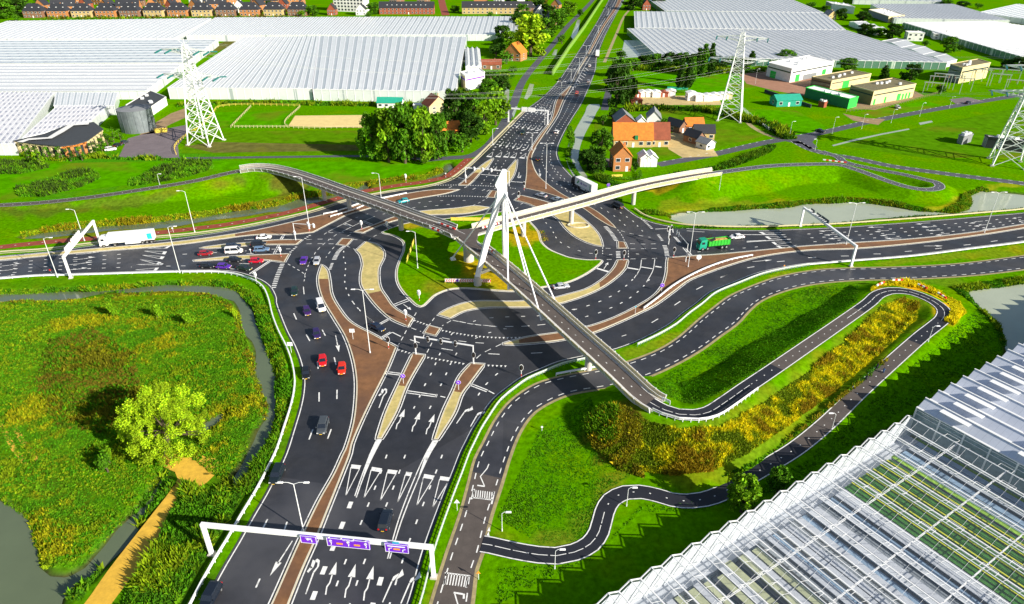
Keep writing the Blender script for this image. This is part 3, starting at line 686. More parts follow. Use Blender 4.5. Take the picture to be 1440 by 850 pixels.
# ring entrance south
dash(zJ((835,340),(795,430),(755,520),(705,610),(660,710),(610,810)), w_=.28); dash(zJ((975,340),(918,440),(880,528),(832,628),(790,720),(740,820)), w_=.28); dash(zJ((1320,512),(1240,585),(1175,665),(1120,765)), w_=.28)
teeth(zJ((720,372),(880,400),(1060,432)), side=-1); teeth(zJ((1225,440),(1420,448)), side=-1); teeth(zJ((475,308),(600,342)), side=-1); teeth(zJ((612,60),(735,102)), side=-1)
dash(zJ((632,0),(560,130),(510,225),(480,275)), 1.6, 1.3); dash(zJ((785,45),(735,115)), 1.5, 1.2); dash(zJ((700,185),(690,208)), 1.2, 1); dash(zJ((765,255),(715,352)), 1.5, 1.2); dash(zJ((925,68),(850,112)), 1.5, 1.2); dash(zJ((1352,264),(1190,345),(1120,405)), 1.8, 1.5); dash(zJ((592,130),(672,160)), 1.5, 1.2)
dash(zJ((850,212),(980,237),(1115,252),(1270,262)), 2, 2.2); dash(zJ((940,65),(1060,90),(1130,100),(1260,112)), 2, 2); line(zJ((845,303),(940,318)), .25); line(zJ((1240,347),(1335,352)), .25); line(zJ((580,228),(660,255)), .25)
for a, b_ in (((360,495),(515,515)), ((356,510),(512,530)), ((562,660),(812,697)), ((556,678),(806,712)), ((836,706),(878,716)), ((1090,597),(1236,655)), ((1082,612),(1226,668)), ((1242,660),(1290,685)), ((310,98),(415,42)), ((318,106),(424,50)), ((314,222),(412,164)), ((330,226),(425,168)), ((430,166),(502,202)), ((208,30),(275,82))): line(zJ(a, b_), .28)
line(zI((1160,412),(1280,365)), .28); line(zI((1172,424),(1295,378)), .28); a_plain(*zI((1245,410),(1310,458)))
line(zI((930,512),(990,558)), .22)
# south approach lanes
SL = [(545,520),(520,570),(506,602),(496,627),(481.5,672),(461.5,722),(446,760),(426,805),(407,852),(380,900)]; SR = [(712,545),(677,587),(664,608),(649,640),(639,664),(621.5,708),(596,778),(576,850),(558,895)]
SLc, SRc = PP([(492,640),(481.5,672),(461.5,722),(446,760),(426,805),(407,852),(385,900)]), PP([(648,640),(639,664),(621.5,708),(596,778),(585,816),(576,850),(560,895)])
lanes([PX(p) for p in SLc], [PX(p) for p in SRc], 6, 0, 1, skip=(1, 4), w_=.26)
dash([(494,706),(483.5,733),(462.5,785),(451,813),(439.5,843),(425,880)], 1.5, 3, .75); dash([(536.5,812),(527,842.5),(515,875)], 1.5, 3, .75)
line([(530,618),(520,640),(508,672),(499,698)], .2); line([(537,618),(525,640),(511,672),(501,700)], .2); paint.poly(PP([(530,618.5),(537,618.5),(526,640),(510,672),(519,640)]), dz=.036)
line([(609,620),(598,640),(580,680),(561,730),(545,786)], .2); line([(616,620),(604,640),(584,684),(565,732),(548,786)], .2); paint.poly(PP([(609.5,620),(616,620),(603,641),(588,672),(598,641)]), dz=.036)
for a in (((537,62),(592,68),(505,238)), ((652,76),(710,85),(608,250)), ((742,90),(798,97),(700,265)), ((845,103),(880,108),(796,276)), ((946,116),(1006,126),(905,292)), ((1037,128),(1096,136),(994,302))): p = Z(360, 638, 4, a); tri(*p[0], *p[1], *p[2], head=.13)
for a, b_ in (((392,795),(455,610)), ((500,812),(562,622)), ((606,828),(663,632))): p = Z(360, 638, 4, (a, b_)); a_straight(*p)
for a, b_ in (((712,838),(798,645)), ((815,845),(895,658))): p = Z(360, 638, 4, (a, b_)); a_right(*p)
p = q2((280,792),(352,592)); a_uturn(*p)
for a, b_ in (((788,712),(838,598)), ((878,725),(925,612)), ((957,740),(1005,628))): p = q1(a, b_); a_straight(*p)
for a, b_ in (((1128,680),(1198,578)), ((1207,697),(1264,597))): p = q1(a, b_); a_right(*p)
a_uturn(*q1((692,592),(732,482)))
# exit to the south
for a, b_ in (((212,60),(228,95)), ((372,152),(390,186)), ((283,180),(303,216)), ((440,308),(450,350)), ((456,490),(455,542)), ((355,505),(355,556)), ((320,713),(298,770)), ((423,712),(403,766)), ((345,330),(350,372)), ((545,-2),(555,10)), ((580,38),(588,48))): line(q1(a, b_), .26)
for a, b_ in (((65,370),(35,430)), ((22,705),(0,755)), ((175,385),(160,430))): line(q2(a, b_), .26)
a_plain(*zI((672,672),(700,812))); a_plain(*q2((205,492),(78,690)))
# west approach and exit
WL = [(-140,384),(0,367.5),(60,361),(142,354.5),(208,348)]; WR = [(-140,400),(0,390),(60,385.8),(120,384),(222,381.5)]
lanes(WL, WR, 5, 0, .9, w_=.28)
for a in (((1442,398),(1410,418),(1240,418)), ((1410,445),(1392,470),(1215,440)), ((1390,488),(1370,510),(1200,475)), ((1362,535),(1345,558),(1180,512)), ((1342,580),(1320,606),(1140,600)), ((1380,545),(1365,560),(1150,555))): p = Z(0, 280, 6, a); tri(*p[0], *p[1], *p[2], head=.15)
for a, b_ in (((640,470),(835,455)), ((612,515),(805,498)), ((585,555),(780,540)), ((565,600),(735,590)), ((0,525),(205,510)), ((-10,570),(180,550)), ((0,608),(150,595)), ((0,660),(125,648)), ((-260,580),(-80,560)), ((-280,620),(-100,600))): p = Z(0, 280, 6, (a, b_)); a_bend(*p)
dash(zN((340,468),(660,452),(800,445),(900,438),(1000,430),(1100,425),(1260,422)), 1.3, 3, .28); dash(zN((200,568),(320,566),(430,566),(560,566),(660,572),(760,590),(900,575)), 1.3, 3, .24)
line(zN((860,345),(1040,335)), .25); line(zN((1160,348),(1190,300)), .35); line(zN((1176,348),(1205,300)), .35); dash(zN((1105,465),(1145,392)), 1, .4, .3); dash(zN((1122,465),(1160,392)), 1, .4, .3)
line(zN((905,632),(1080,518)), .4); line(zN((925,632),(1095,520)), .3)
for a, b_ in (((820,545),(905,548)), ((600,575),(640,570)), ((740,590),(800,593)), ((880,462),(940,462)), ((985,495),(1010,500))): line(zN(a, b_), .25)
tag(paint.build('road_marking', M['paint']), kind='structure')

# ---------------------------------------------------------------- service road, right side to the bottom
def road(name, px, wid, m, z=.02, path=None, k=2.0):
    p = path or catmull(PP(px), k)
    tag(MB().ribbon([Vector((q.x, q.y, q.z if path else 0)) for q in p], wid/2, wid/2, z).build(name, M[m]), kind='structure'); return p
SERV_L = [(1560,345),(1440,362),(1350,373),(1267,377.5),(1200,379),(1150,382),(1100,391),(1067,402),(1030,418.5),(1010,433),(989,450),(957,478),(927,496),(885,512),(845,522),(787,533.5),(757,543),(732,558.5),(718,571),(700,596),(685,626),(675,645.5),(665,685),(655,723),(635,783),(620,833),(605,885)]
SERV_R = [(1560,360),(1440,377),(1367,385.5),(1283,390.5),(1192,393),(1133,399.5),(1093,410),(1066,422),(1050,435),(1032,454),(1007,472),(982,490),(945,511),(905,528.5),(860,541),(802,551),(775,561),(748,577),(733,594),(722,613),(710,643),(697.5,683),(682.5,728),(670,778),(662,800),(655,850),(645,892)]
sl, sr = catmull(PP(SERV_L), 1.5), catmull(PP(SERV_R), 1.5)
wl_, wr_ = offset(sl, -.6), offset(sr, .6)
def band(name, a, b_, m, z):
    K = 300; La, Lb = plen(a), plen(b_); mb = MB(); vs_ = []
    for i in range(K+1):
        p, q = at_len(a, La*i/K)[0], at_len(b_, Lb*i/K)[0]; vs_ += [(q.x, q.y, z), (p.x, p.y, z)]
    mb.add(vs_, [(2*i, 2*i+1, 2*i+3, 2*i+2) for i in range(K)]); return tag(mb.build(name, M[m]), kind='structure')
aL = offset(sl, -.7 if (offset(sl, 1)[100] - sr[100]).length < (offset(sl, -1)[100] - sr[100]).length else .7)
aR = offset(sr, .7 if (offset(sr, 1)[100] - sl[100]).length > (offset(sr, -1)[100] - sl[100]).length else -.7)
cut = lambda p, y: [q for q in p if PX(q)[1] <= y or PX(q)[0] > 800]
cutb = lambda p, y: [q for q in p if PX(q)[1] >= y and PX(q)[0] < 800]
band('service_road', cut(aL, 668), cut(aR, 674), 'asphalt', .02)
band('service_road', cutb(aL, 662), cutb(aR, 668), 'asphalt_brown', .026)
gv = MB(); gv.ribbon(offset(sl, .9 if (offset(sl, 1)[100] - sr[100]).length > (sl[100] - sr[100]).length else -.9), .35, .35, .012)
gv.ribbon(offset(sr, .9 if (offset(sr, 1)[100] - sl[100]).length > (sr[100] - sl[100]).length else -.9), .4, .4, .012)
M['verge'] = mat('dry_verge', (.33, .27, .13), .95, noise=.4, nscale=.8)
tag(gv.build('verge', M['verge']), kind='structure')
p2 = MB(); paint = p2
dash(sl, 1.5, 1.5, .2, world=True); dash(sr, 1.5, 1.5, .2, world=True)
# yield blocks and zigzags on the brown end
for x0, y0, x1, y1, n in ((1215,248,1330,262,9), (1062,672,1205,690,9)):
    a, b_ = q2((x0, y0), (x1, y1)); line([a, b_], .25)
    for k in range(n):
        t = (k+.5)/n; x, y = a[0] + (b_[0]-a[0])*t, a[1] + (b_[1]-a[1])*t
        dy = -11 if n == 9 and y0 < 300 else 16; line([(x, y), (x + (1 if dy < 0 else -3), y + dy)], .18)
line(q2((1310,60),(1300,85),(1262,130),(1285,183)), .2, smooth=False); line(q2((1245,180),(1287,186)), .3); line(q2((1112,783),(1165,792)), .3); line(q2((1118,790),(1135,848),(1120,900)), .2, smooth=False); line(q2((1170,790),(1168,818)), .3)
line(q2((1228,200),(1212,258)), .3); line(q2((1340,215),(1325,285)), .3); line(q2((1065,705),(1058,738)), .3); line(q2((1190,715),(1182,755)), .3)
for k in range(4):
    x, y = 1308 - 4*k, 425 + 27*k; a = Z(360, 638, 4, ((x-8, y+12), (x+10, y+14), (x+4, y-12))); paint.poly(PP(a), dz=.045)
line(q2((1285,520),(1440,545)), .2)
# cycle paths with their own lines
wid = 1.75
def cyc(path, i0, i1, m, z=.03): 
    q = path[i0:i1+1]; tag(MB().ribbon(q, wid, wid, z).build('cycle_path', M[m]), kind='structure')
iA = nearest_i(SE, 912, 565, 5.2); iB = nearest_i(SE, 1092, 516, 4.1); iC = nearest_i(SE, 1208, 437, 3.1); iD = nearest_i(SE, 1283, 482, 2.0); iE = nearest_i(SE, 1122, 628, .5)
cyc(SE, iA, iB, 'asphalt_new'); cyc(SE, iB, iC, 'asphalt_brown'); cyc(SE, iC, iD, 'asphalt_new'); cyc(SE, iD, iE, 'asphalt_brown'); cyc(SE, iE, len(SE)-1, 'asphalt_new')
line(offset(SE[iA:], 1.6), .2, z=.05, world=True, smooth=False); line(offset(SE[iA:], -1.6), .2, z=.05, world=True, smooth=False)
dash(SE[iA:iA+16], 2.2, .5, .12, z=.05, world=True); dash(SE[iA+16:iC], .3, 2.6, .2, z=.05, world=True)
dash(SE[iC-4:iD-8], 2.4, .4, .14, z=.05, world=True); dash(SE[iD-8:iE+26], .3, 2.6, .2, z=.05, world=True); dash(SE[iE+26:], 2.6, .4, .13, z=.05, world=True)
cyc(WE, W_AB, len(WE)-1, 'asphalt_brown'); dash(WE[W_AB:], .4, 2.6, .2, z=.05, world=True); line(offset(WE[W_AB:], 1.65), .12, z=.05, world=True, smooth=False); line(offset(WE[W_AB:], -1.65), .12, z=.05, world=True, smooth=False)
cyc(EA, E_AB, len(EA)-1, 'asphalt_worn'); dash(EA[E_AB:], .4, 2.6, .2, z=.05, world=True); line(offset(EA[E_AB:], 1.6), .14, z=.05, world=True, smooth=False); line(offset(EA[E_AB:], -1.6), .14, z=.05, world=True, smooth=False)
rp = road('cycle_path', [(-120,361),(0,348),(20,345.5),(50,342.5),(80,339.5),(140,335),(233,326.5),(283,320.5),(309,317.5),(347,311),(397,301),(447,287.5),(500,272),(530,266),(563,260.5),(587,257.5),(604,254.5),(627,249),(640,240.5),(653,229),(660,223)], 3.4, 'red_path', .012)
dash(rp, .5, 3.2, .22, world=True)
# concrete band between the red path and the road
M['kerb_cream'] = mat('cream_kerb', (.68,.6,.36), .8, noise=.12, nscale=.8)
kb = catmull([P(a, b_) for a, b_ in [(-120,370),(0,354.5),(60,350.5),(120,343),(200,334.5),(270,328.5),(340,318.5),(400,306),(440,296.5),(490,280.5),(560,267),(592,263),(615,258),(632,252),(653,237),(680,212),(700,192),(720,172),(735,157)]], 2)
tag(MB().ribbon(kb, .5, .5, .09).ribbon(offset(kb, -1.3), .22, .22, .05).build('kerb', M['kerb_cream']), kind='structure')
tag(p2.build('road_marking', M['paint']), kind='structure')
# other roads
rl = road('local_road', [(590,226),(630,222.5),(660,220),(682,209),(698,192),(710,172),(722,147),(735,115),(762.6,80),(780,60),(797.7,37.6),(820,15),(838,-5),(860,-40)], 4.6, 'asphalt_worn', .016)
road('local_road', [(250,223),(400,221),(520,220),(600,224)], 2.6, 'asphalt_worn', .012)
rr = road('local_road', [(925,232),(1000,218),(1080,200),(1150,188),(1230,170),(1350,148),(1440,133),(1560,112)], 5.0, 'asphalt_worn', .016)
rr2 = road('local_road', [(1118,199),(1142,211),(1170,218),(1200,222.5),(1255,234),(1330,244.5),(1440,258.5),(1560,275)], 4.6, 'asphalt_worn', .018)
road('farm_track', [(1045,165),(1060,180),(1085,192),(1118,199)], 2.4, 'verge', .014)
road('cycle_path', [(898,3),(880,20),(866,50),(850,88)], 2.2, 'verge', .012); road('local_road', [(850,155),(857,128),(866,112)], 4, 'asphalt_worn', .012)
paint = MB(); dash(offset(rr2, 2.0), 1.5, 2, .25, world=True); dash(offset(rr2, -2.0), 1.5, 2, .25, world=True); dash(offset(rr, 2.2), 1.5, 3, .25, world=True)
tag(paint.build('road_marking', M['paint']), kind='structure')
# sand track
st_ = PP([(220,642),(232,636),(262,636),(308,649),(306,664),(292,678),(262,700),(225,755),(190,805),(155,852),(130,890),(80,890),(118,850),(150,805),(185,760),(215,722),(240,690),(250,674),(246,664),(232,658)])
tr_ = MB()
for l in ([(-10,585),(5,605),(20,632),(38,655)], [(20,600),(35,625),(55,648)]): q = catmull([G(a, b_) for a, b_ in l], 1); tr_.ribbon([Vector((p.x,p.y,p.z+.03)) for p in q], .45, .45)
tag(tr_.build('sand_path', M['sand']), kind='structure')
tag(MB().poly(catmull(ccw(st_), 1.5, True), .015).build('sand_path', M['sand']), kind='structure')
# far waters and yards
far = MB()
for l in ([(830,147),(842,147),(838,160),(822,190),(815,210),(814,228),(822,243),(826,252),(812,252),(802,240),(796,222),(798,208),(808,185),(822,160)], [(878,57),(895,57),(913,80),(873,82)], [(803,52),(812,28),(816,28),(813,45),(806,56)], [(737,139),(745,118),(751,119),(748,132),(741,140)], [(776,78),(780,70),(784,70),(782,78)], [(706,150),(712,120),(716,120),(716,140),(708,165)], [(720,160),(725,150),(728,150),(722,166)],
          [(1170,204.5),(1200,196.5),(1240,188),(1278,181),(1279,182.5),(1240,190),(1200,199),(1172,206)], [(1292,173),(1310,170),(1312,172),(1294,176)], [(853,118),(858,100),(861,100),(856,120)]):
    far.poly(catmull(ccw(PP(l)), 3, True) if len(l) > 8 else PP(l), .02)
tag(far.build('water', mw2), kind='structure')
yards = [([(262,172),(300,158),(415,156),(404,178),(330,182),(300,182)], 'field_a'), ([(255,216),(262,196),(300,186),(402,184),(512,184),(512,214),(400,218)], 'field_b'), ([(260,206),(300,200),(500,204),(506,212),(300,215)], 'field_dry'), ([(890,102),(1060,108),(1062,126),(1020,130),(886,128)], 'field_a'), ([(835,165),(1005,150),(1040,160),(1080,190),(1000,210),(940,222),(880,222),(838,205)], 'field_b'), ([(1030,152),(1120,156),(1165,180),(1105,196),(1062,172)], 'field_a'), ([(1205,160),(1300,142),(1330,150),(1245,168)], 'field_a'), ([(1180,205),(1300,178),(1440,150),(1560,140),(1560,225),(1440,222),(1300,222)], 'field_c'), ([(770,135),(800,98),(840,40),(848,40),(818,85),(795,112),(775,137)], 'field_a'), ([(690,115),(722,112),(708,150),(690,165)], 'field_b'), ([(0,232),(160,228),(330,226),(500,228),(620,232),(560,250),(430,262),(360,232),(200,258),(0,282)], 'field_a'), ([(170,215),(180,195),(215,185),(262,176),(262,190),(250,205),(252,222),(200,224),(165,224)], 'yard_grey'), ([(196,190),(210,178),(240,160),(262,152),(262,165),(240,175),(215,188)], 'yard_brown'), ([(405,178),(415,163),(520,162),(512,180)], 'pale_sand'), ([(1040,105),(1080,98),(1140,110),(1200,135),(1160,140),(1090,128),(1050,118)], 'yard_red'), ([(1190,140),(1280,125),(1300,135),(1230,155),(1190,152)], 'yard_brown'), ([(1345,147),(1335,140),(1360,137),(1385,143)], 'yard_grey'), ([(272,88),(344,56),(322,56),(250,88)], 'field_dry'), ([(1105,199),(1118,193),(1140,189),(1150,193),(1142,200),(1150,208),(1138,210),(1128,203)], 'asphalt_worn'), ([(895,135),(1010,135),(1015,148),(900,148)], 'yard_sand'), ([(935,190),(970,180),(1000,205),(1010,220),(960,222),(940,210)], 'yard_sand'), ([(1185,160),(1215,166),(1245,168),(1235,176),(1200,170)], 'yard_brown'), ([(830,235),(860,238),(875,240),(870,225),(840,222)], 'yard_grey')]
M['yard_grey'] = mat('yard_paving', (.16, .13, .14), .9, noise=.2, nscale=.2); M['yard_brown'] = mat('yard_dirt', (.30, .20, .10), .9, noise=.3, nscale=.2)
M['yard_red'] = mat('yard_brick', (.34, .17, .10), .9, noise=.2, nscale=.2); M['yard_sand'] = mat('yard_sand', (.5, .38, .16), .9, noise=.25, nscale=.3); M['pale_sand'] = mat('arena_sand', (.72, .55, .22), .95, noise=.12, nscale=.3)
for nm_, c_ in (('field_a', (.07,.28,.0)), ('field_b', (.085,.215,.002)), ('field_dry', (.13,.13,.03)), ('field_c', (.075,.215,.002))):
    m_ = M[nm_] = mat('field_grass', c_, .95, noise=.4, nscale=.25, spec=0, dirt=((.16,.17,.01), .035, .52, .72))
for l, m_ in yards: tag(MB().poly(PP(l), .004 + (.004 if m_ == 'field_dry' else 0) if 'field' in m_ else .018).build('yard', M[m_]), kind='structure')
# ================================================================ cycle bridge
M['cream'] = mat('cream_parapet', (.62, .53, .30), .75, noise=.16, nscale=.9)
M['mast'] = mat('white_mast', (.88, .88, .9), .35)
M['mesh_grey'] = mat('grey_mesh_parapet', (.27,.25,.2), .7, noise=.3, nscale=2)
br = empty('cycle_bridge', P(687, 378), label='white masted cable stayed cycle bridge with three arms over the roundabout', cat='bridge', world=True)
def mk(mb, name, m, parent=None, **k): return mb.build(name, m if not isinstance(m, str) else M[m], parent, **k)
POST = {s_: MB().bar((0, 2.52*s_, -.2), (0, 3.02*s_, 1.22), .16).mesh('post', M['lampgrey']) for s_ in (-1, 1)}
arms = {'W': WE[:W_AB+2], 'E': EA[:E_AB+2], 'S': SE[:SE_AB+2]}
for key, ap in arms.items():
    zj = {'W': 0, 'E': -.012, 'S': -.024}[key]
    m_ = MB().sweep([p + Vector((0,0,zj)) for p in ap], [(-2.55,-.02),(-2.6,-.4),(-1.3,-.85),(1.3,-.85),(2.6,-.4),(2.55,-.02)][::-1])
    mk(m_, 'deck', 'concrete', br)
    mk(MB().ribbon([p + Vector((0,0,zj)) for p in ap], 1.85, 1.85, .02), 'path_surface', 'asphalt_brown', br)
    st = 6.5 if key != 'W' else 6.0
    s0 = {'W': 4.5, 'E': 9.0, 'S': 8.5}[key]
    q = sub(ap, s0, plen(ap))
    for sd_ in (-1, 1):
        qq = q
        if key == 'W': qq = sub(ap, 1 if sd_ > 0 else 5, plen(ap))
        if key == 'E': qq = sub(ap, 7 if sd_ < 0 else 4, plen(ap))
        if key == 'S': qq = sub(ap, 1 if sd_ < 0 else 7.5, plen(ap))
        prof = [(2.36*sd_,-.1),(2.5*sd_,-.1),(2.98*sd_,1.05),(2.8*sd_,1.05)]
        if sd_ > 0: prof = prof[::-1]
        mk(MB().sweep(qq, prof), 'parapet', 'mesh_grey' if key == 'W' else 'cream', br)
        rail = MB(); L = plen(qq); n = int(L/3.2)
        top = [p + Vector((0,0,1.2)) for p in offset(qq, 2.86*sd_)]
        rail.sweep([p for p in top], [(-.05,-.04),(.05,-.04),(.05,.04),(-.05,.04)])
        inr = [p + Vector((0,0,.75)) for p in offset(qq, 2.2*sd_)]
        rail.sweep(inr, [(-.04,-.03),(.04,-.03),(.04,.03),(-.04,.03)])
        mk(rail, 'handrail', 'white', br)
        for i in range(n+1):
            c, d = at_len(qq, L*i/n); o = bpy.data.objects.new('post', POST[sd_]); COL.objects.link(o); o.parent = br
            o.location = c - br.location; o.rotation_euler = (0, 0, math.atan2(d.y, d.x))
    ln_ = MB(); paint = ln_
    dash(sub([p + Vector((0,0,zj)) for p in ap], 6, plen(ap)), .4, 2.6, .2, z=.045, world=True)
    line(offset([p + Vector((0,0,zj)) for p in ap], 1.75), .12, z=.045, world=True, smooth=False); line(offset([p + Vector((0,0,zj)) for p in ap], -1.75), .12, z=.045, world=True, smooth=False)
    mk(ln_, 'lane_line', 'paint', br)
# widened junction
jp = [P(632,324.5,6.2),(P(655,322.5,6.2)),P(676,322,6.2),P(672,330,6.2),P(670,338,6.2),P(674,349,6.2),P(662,345,6.2),P(645,333,6.2)]
mk(MB().prism([p + Vector((0,0,0)) for p in jp], 5.4, 6.24), 'deck', 'asphalt_brown', br)
# piers
PIERS = [(450,283,.7),(493,296,.75),(564.5,324,.8),(656,367,1.5),(736,334,.8),(809,319,.8),(897,290,.75),(829,519,.8),(779,483,.001)]
for x, y, r in PIERS:
    if r < .1: continue
    g = P(x, y); best = min((p for ap in arms.values() for p in ap), key=lambda p: (p - Vector((g.x, g.y, p.z))).length)
    m_ = MB(); ztop = best.z - .8
    g.x += (best.x - g.x)*.8; g.y += (best.y - g.y)*.8
    m_.tube((g.x, g.y, -.3), (g.x, g.y, ztop), r, r*1.02, 16); m_.tube((g.x, g.y, ztop-.5), (g.x, g.y, ztop+.1), r, r*1.45, 16)
    mk(m_, 'pier', 'concrete', br, smooth=False)
for ap, sgn in ((arms['W'], 1), (arms['E'], 1), (arms['S'], 1)):   # abutments
    e, d = ap[-2], (ap[-1] - ap[-2]).normalized()
    mk(MB().box((e.x, e.y, e.z-2.2), (1.2, 6.2, 2.6), math.atan2(d.y, d.x)), 'abutment', 'concrete', br)
# mast
B1, B2, T = P(671.5, 388.5, 2.8), Vector((-1.7, 170.3, 0)), Vector((-2.2, 165.8, 32.2)); B1.z = 1.9
m_ = MB()
def taper_leg(a, b_, w0, w1, d0, d1):
    up = Vector((0, 1, 0)); m2 = MB(); ax = (b_ - a).normalized(); x = ax.cross(up).normalized(); y = x.cross(ax)
    vs_ = [p + x*(i*w_/2) + y*(j*d_/2) for p, w_, d_ in ((a, w0, d0), (a.lerp(b_, .5), (w0+w1)/2*1.12, (d0+d1)/2*1.1), (b_, w1, d1)) for i, j in ((-1,-.6),(-.6,-1),(.6,-1),(1,-.6),(1,.6),(.6,1),(-.6,1),(-1,.6))]
    fs_ = [(k*8+i, k*8+(i+1) % 8, k*8+8+(i+1) % 8, k*8+8+i) for k in (0, 1) for i in range(8)] + [tuple(range(8))[::-1], tuple(range(16, 24))]
    return m2.add(vs_, fs_)
for B in (B1, B2):
    mk(taper_leg(B + Vector((0,0,.8)), T + Vector((-.85 if B is B1 else .3, 0, -6.0)), 1.45, 1.6, 1.35, 1.4), 'mast_leg', 'mast', br)
    mk(MB().tube(Vector((B.x,B.y,-.3)), B + Vector((0,0,1.0)), 1.15, .8, 12), 'mast_foot', 'concrete', br)
hd = MB()
sec = [(-7.2, -1.55, 1.0, .8), (-4.6, -1.55, .95, .85), (-3.6, -2.1, .9, .9), (-3.3, -2.0, .9, .9), (-.9, -.85, .85, .7), (.0, -.45, .75, .6), (.3, -.25, .5, .4)]
vs_ = []
for z_, xl, xr, d_ in sec: vs_ += [(T.x+xl, T.y-d_, T.z+z_), (T.x+xr, T.y-d_, T.z+z_), (T.x+xr, T.y+d_, T.z+z_), (T.x+xl, T.y+d_, T.z+z_)]
fs_ = [(4*k+i, 4*k+(i+1) % 4, 4*k+4+(i+1) % 4, 4*k+4+i) for k in range(len(sec)-1) for i in range(4)] + [(3,2,1,0), tuple(range(4*len(sec)-4, 4*len(sec)))]
hd.add(vs_, fs_); mk(hd, 'mast_head', 'mast', br)
mk(MB().bar(B1 + Vector((.9,0,2.0)), Vector((-3.0,169.4,4.1)), .8, .8), 'cross_beam', 'mast', br)
for a in (P(637,362,.9), P(715,405,5.3), P(761,448,5.2), P(784,431,5.6), P(741,393,5.7)):
    top = T + Vector((-.9 if a.x < -5 else .4, -.6, -6.2 if a.x < -5 else -6.8 + a.x*.12))
    mk(MB().tube(a, top, .2, .2, 8), 'stay_cable', 'mast', br)
    an = MB(); dd = (top - a).normalized(); an.tube(a - dd*.5, a + dd*1.6, .3, .22, 8)
    if a.z > 2:
        c_ = min(arms['S'], key=lambda p: (p - a).length); an.bar(a + Vector((0,0,-.2)), a.lerp(Vector((c_.x, c_.y, a.z)), .6) + Vector((0,0,-.3)), .45, .45)
    else: an.box((a.x, a.y, .35), (1.6, 1.6, .9), .4, top=.7)
    mk(an, 'cable_anchor', 'mast', br)
# round kerb under the east pier
rk = MB(); ce = P(809, 318); rk.sweep([Vector((ce.x + 3.6*math.cos(t*math.pi/12) + 1.0, ce.y + 2.2*math.sin(t*math.pi/12), .12)) for t in range(24)], [(0,0),(.35,0),(.35,.35),(0,.35)], closed=True)
tag(mk(rk, 'pier_kerb', 'kerb'), kind='structure')
# red and white barrier boards
def barrier(a, b_, n, label):
    t = empty('barrier_board', a, label=label, cat='barrier', world=True)
    for c_, nm, off_ in (((.85,.85,.82), 'white_panel', 0), ((.75,.03,.02), 'red_panel', 1)):
        m2 = MB()
        for k in range(n):
            if k % 2 == off_:
                u0, u1 = k/n, (k+1)/n; p, q_ = a.lerp(b_, u0), a.lerp(b_, u1); m2.bar(p + Vector((0,0,.5)), q_ + Vector((0,0,.5)), .3, .45 if len(label) < 60 or 'hairpin' not in label else .4)
        m2.cur = None
        o = m2.build(nm, M.setdefault(nm, mat(nm, c_, .5)), t)
barrier(P(616,315.5,6.3), P(640,324.5,6.3), 6, 'red and white barrier boards on the north edge of the west bridge arm')
barrier(P(604,322,6.3), P(622,329,6.3), 5, 'red and white barrier boards on the south edge of the west bridge arm')
barrier(P(684,349,6.3), P(696,359,6.3), 5, 'short red and white barrier on the bridge deck right behind the mast leg')
barrier(P(678,322.5,6.3), P(686,320.5,6.3), 3, 'red and white barrier beside the bridge junction at the start of the east arm')
barrier(P(696,317.5,6.3), P(702,316,6.3), 3, 'red barrier on the far parapet just right of the mast head')
barrier(P(1157,226.5,3.4), P(1190,230.5,3.2), 8, 'long red and white barrier row where the far cycle ramp meets the local road')
for pts, lb in (((1232,404),(1243,399)), 'red and white curve boards at the left of the near ramp hairpin'), (((1254,396),(1269,396)), 'red and white curve boards at the crown of the near ramp hairpin'), (((1290,402),(1303,408)), 'red and white curve boards right of the crown of the near hairpin'), (((1318,414),(1330,422)), 'red and white curve boards at the outer right corner of the near hairpin'):
    barrier(P(*pts[0], 2.9), P(*pts[1], 2.9), 4, lb)
# rails along the roads
def guard_rail(px, off_, label, h=.75, m='galv', step=2.6, w_=.35, name='guard_rail', world=None, bal=False, mp=None):
    p = world or catmull(PP(px), 2.0); p = offset(p, off_)
    t = empty(name, p[0], label=label, cat='guard rail' if name == 'guard_rail' else 'fence', world=True)
    m2 = MB().sweep([q + Vector((0,0,0)) for q in p], [(-w_/2,h-.3),(w_/2,h-.3),(w_/2,h),(-w_/2,h)])
    if bal: m2.sweep(p, [(-.04,h*.4),(.04,h*.4),(.04,h*.4+.07),(-.04,h*.4+.07)])
    mk(m2, 'rail', m, t)
    L = plen(p); n = max(1, int(L/step)); me = MB().box((0, 0, h/2 - .15), (.12, .12, h + .1)).mesh('post', M[mp or m]); rest = MB(); cd = [at_len(p, L*i/n) for i in range(n+1)]
    order = sorted(range(n+1), key=lambda i: cd[i][0].length if n > 99 else i)
    for r_, i in enumerate(order):
        c, d = cd[i]
        if r_ < 100:
            o = bpy.data.objects.new('post', me); COL.objects.link(o); o.parent = t; o.location = c - t.location; o.rotation_euler = (0, 0, math.atan2(d.y, d.x))
        else: rest.box((c.x, c.y, c.z + h/2 - .15), (.12, .12, h + .1), math.atan2(d.y, d.x))
    if rest.v: tag(mk(rest, 'posts', mp or m, t), kind='stuff')
    return t
M['rail_green'] = mat('green_railing', (.05, .16, .09), .5); M['rail_pale'] = mat('pale_rail', (.6, .66, .6), .45)
guard_rail(EDGE_W_S[6:] + EDGE_SW[1:], -1.5, 'long pale guard rail along the west side of the southbound road and its curve', m='white', step=2.0, bal=True, h=.85, w_=.3)
guard_rail(EDGE_W_S[:8], -.9, 'low white guard rail along the south side of the west road', m='white', step=4, w_=.4, h=.5)
guard_rail(EDGE_SE[:16], -1.5, 'green barred railing on the east side of the southern approach road', h=1.0, m='rail_pale', step=.9, w_=.16, bal=True, mp='rail_green')
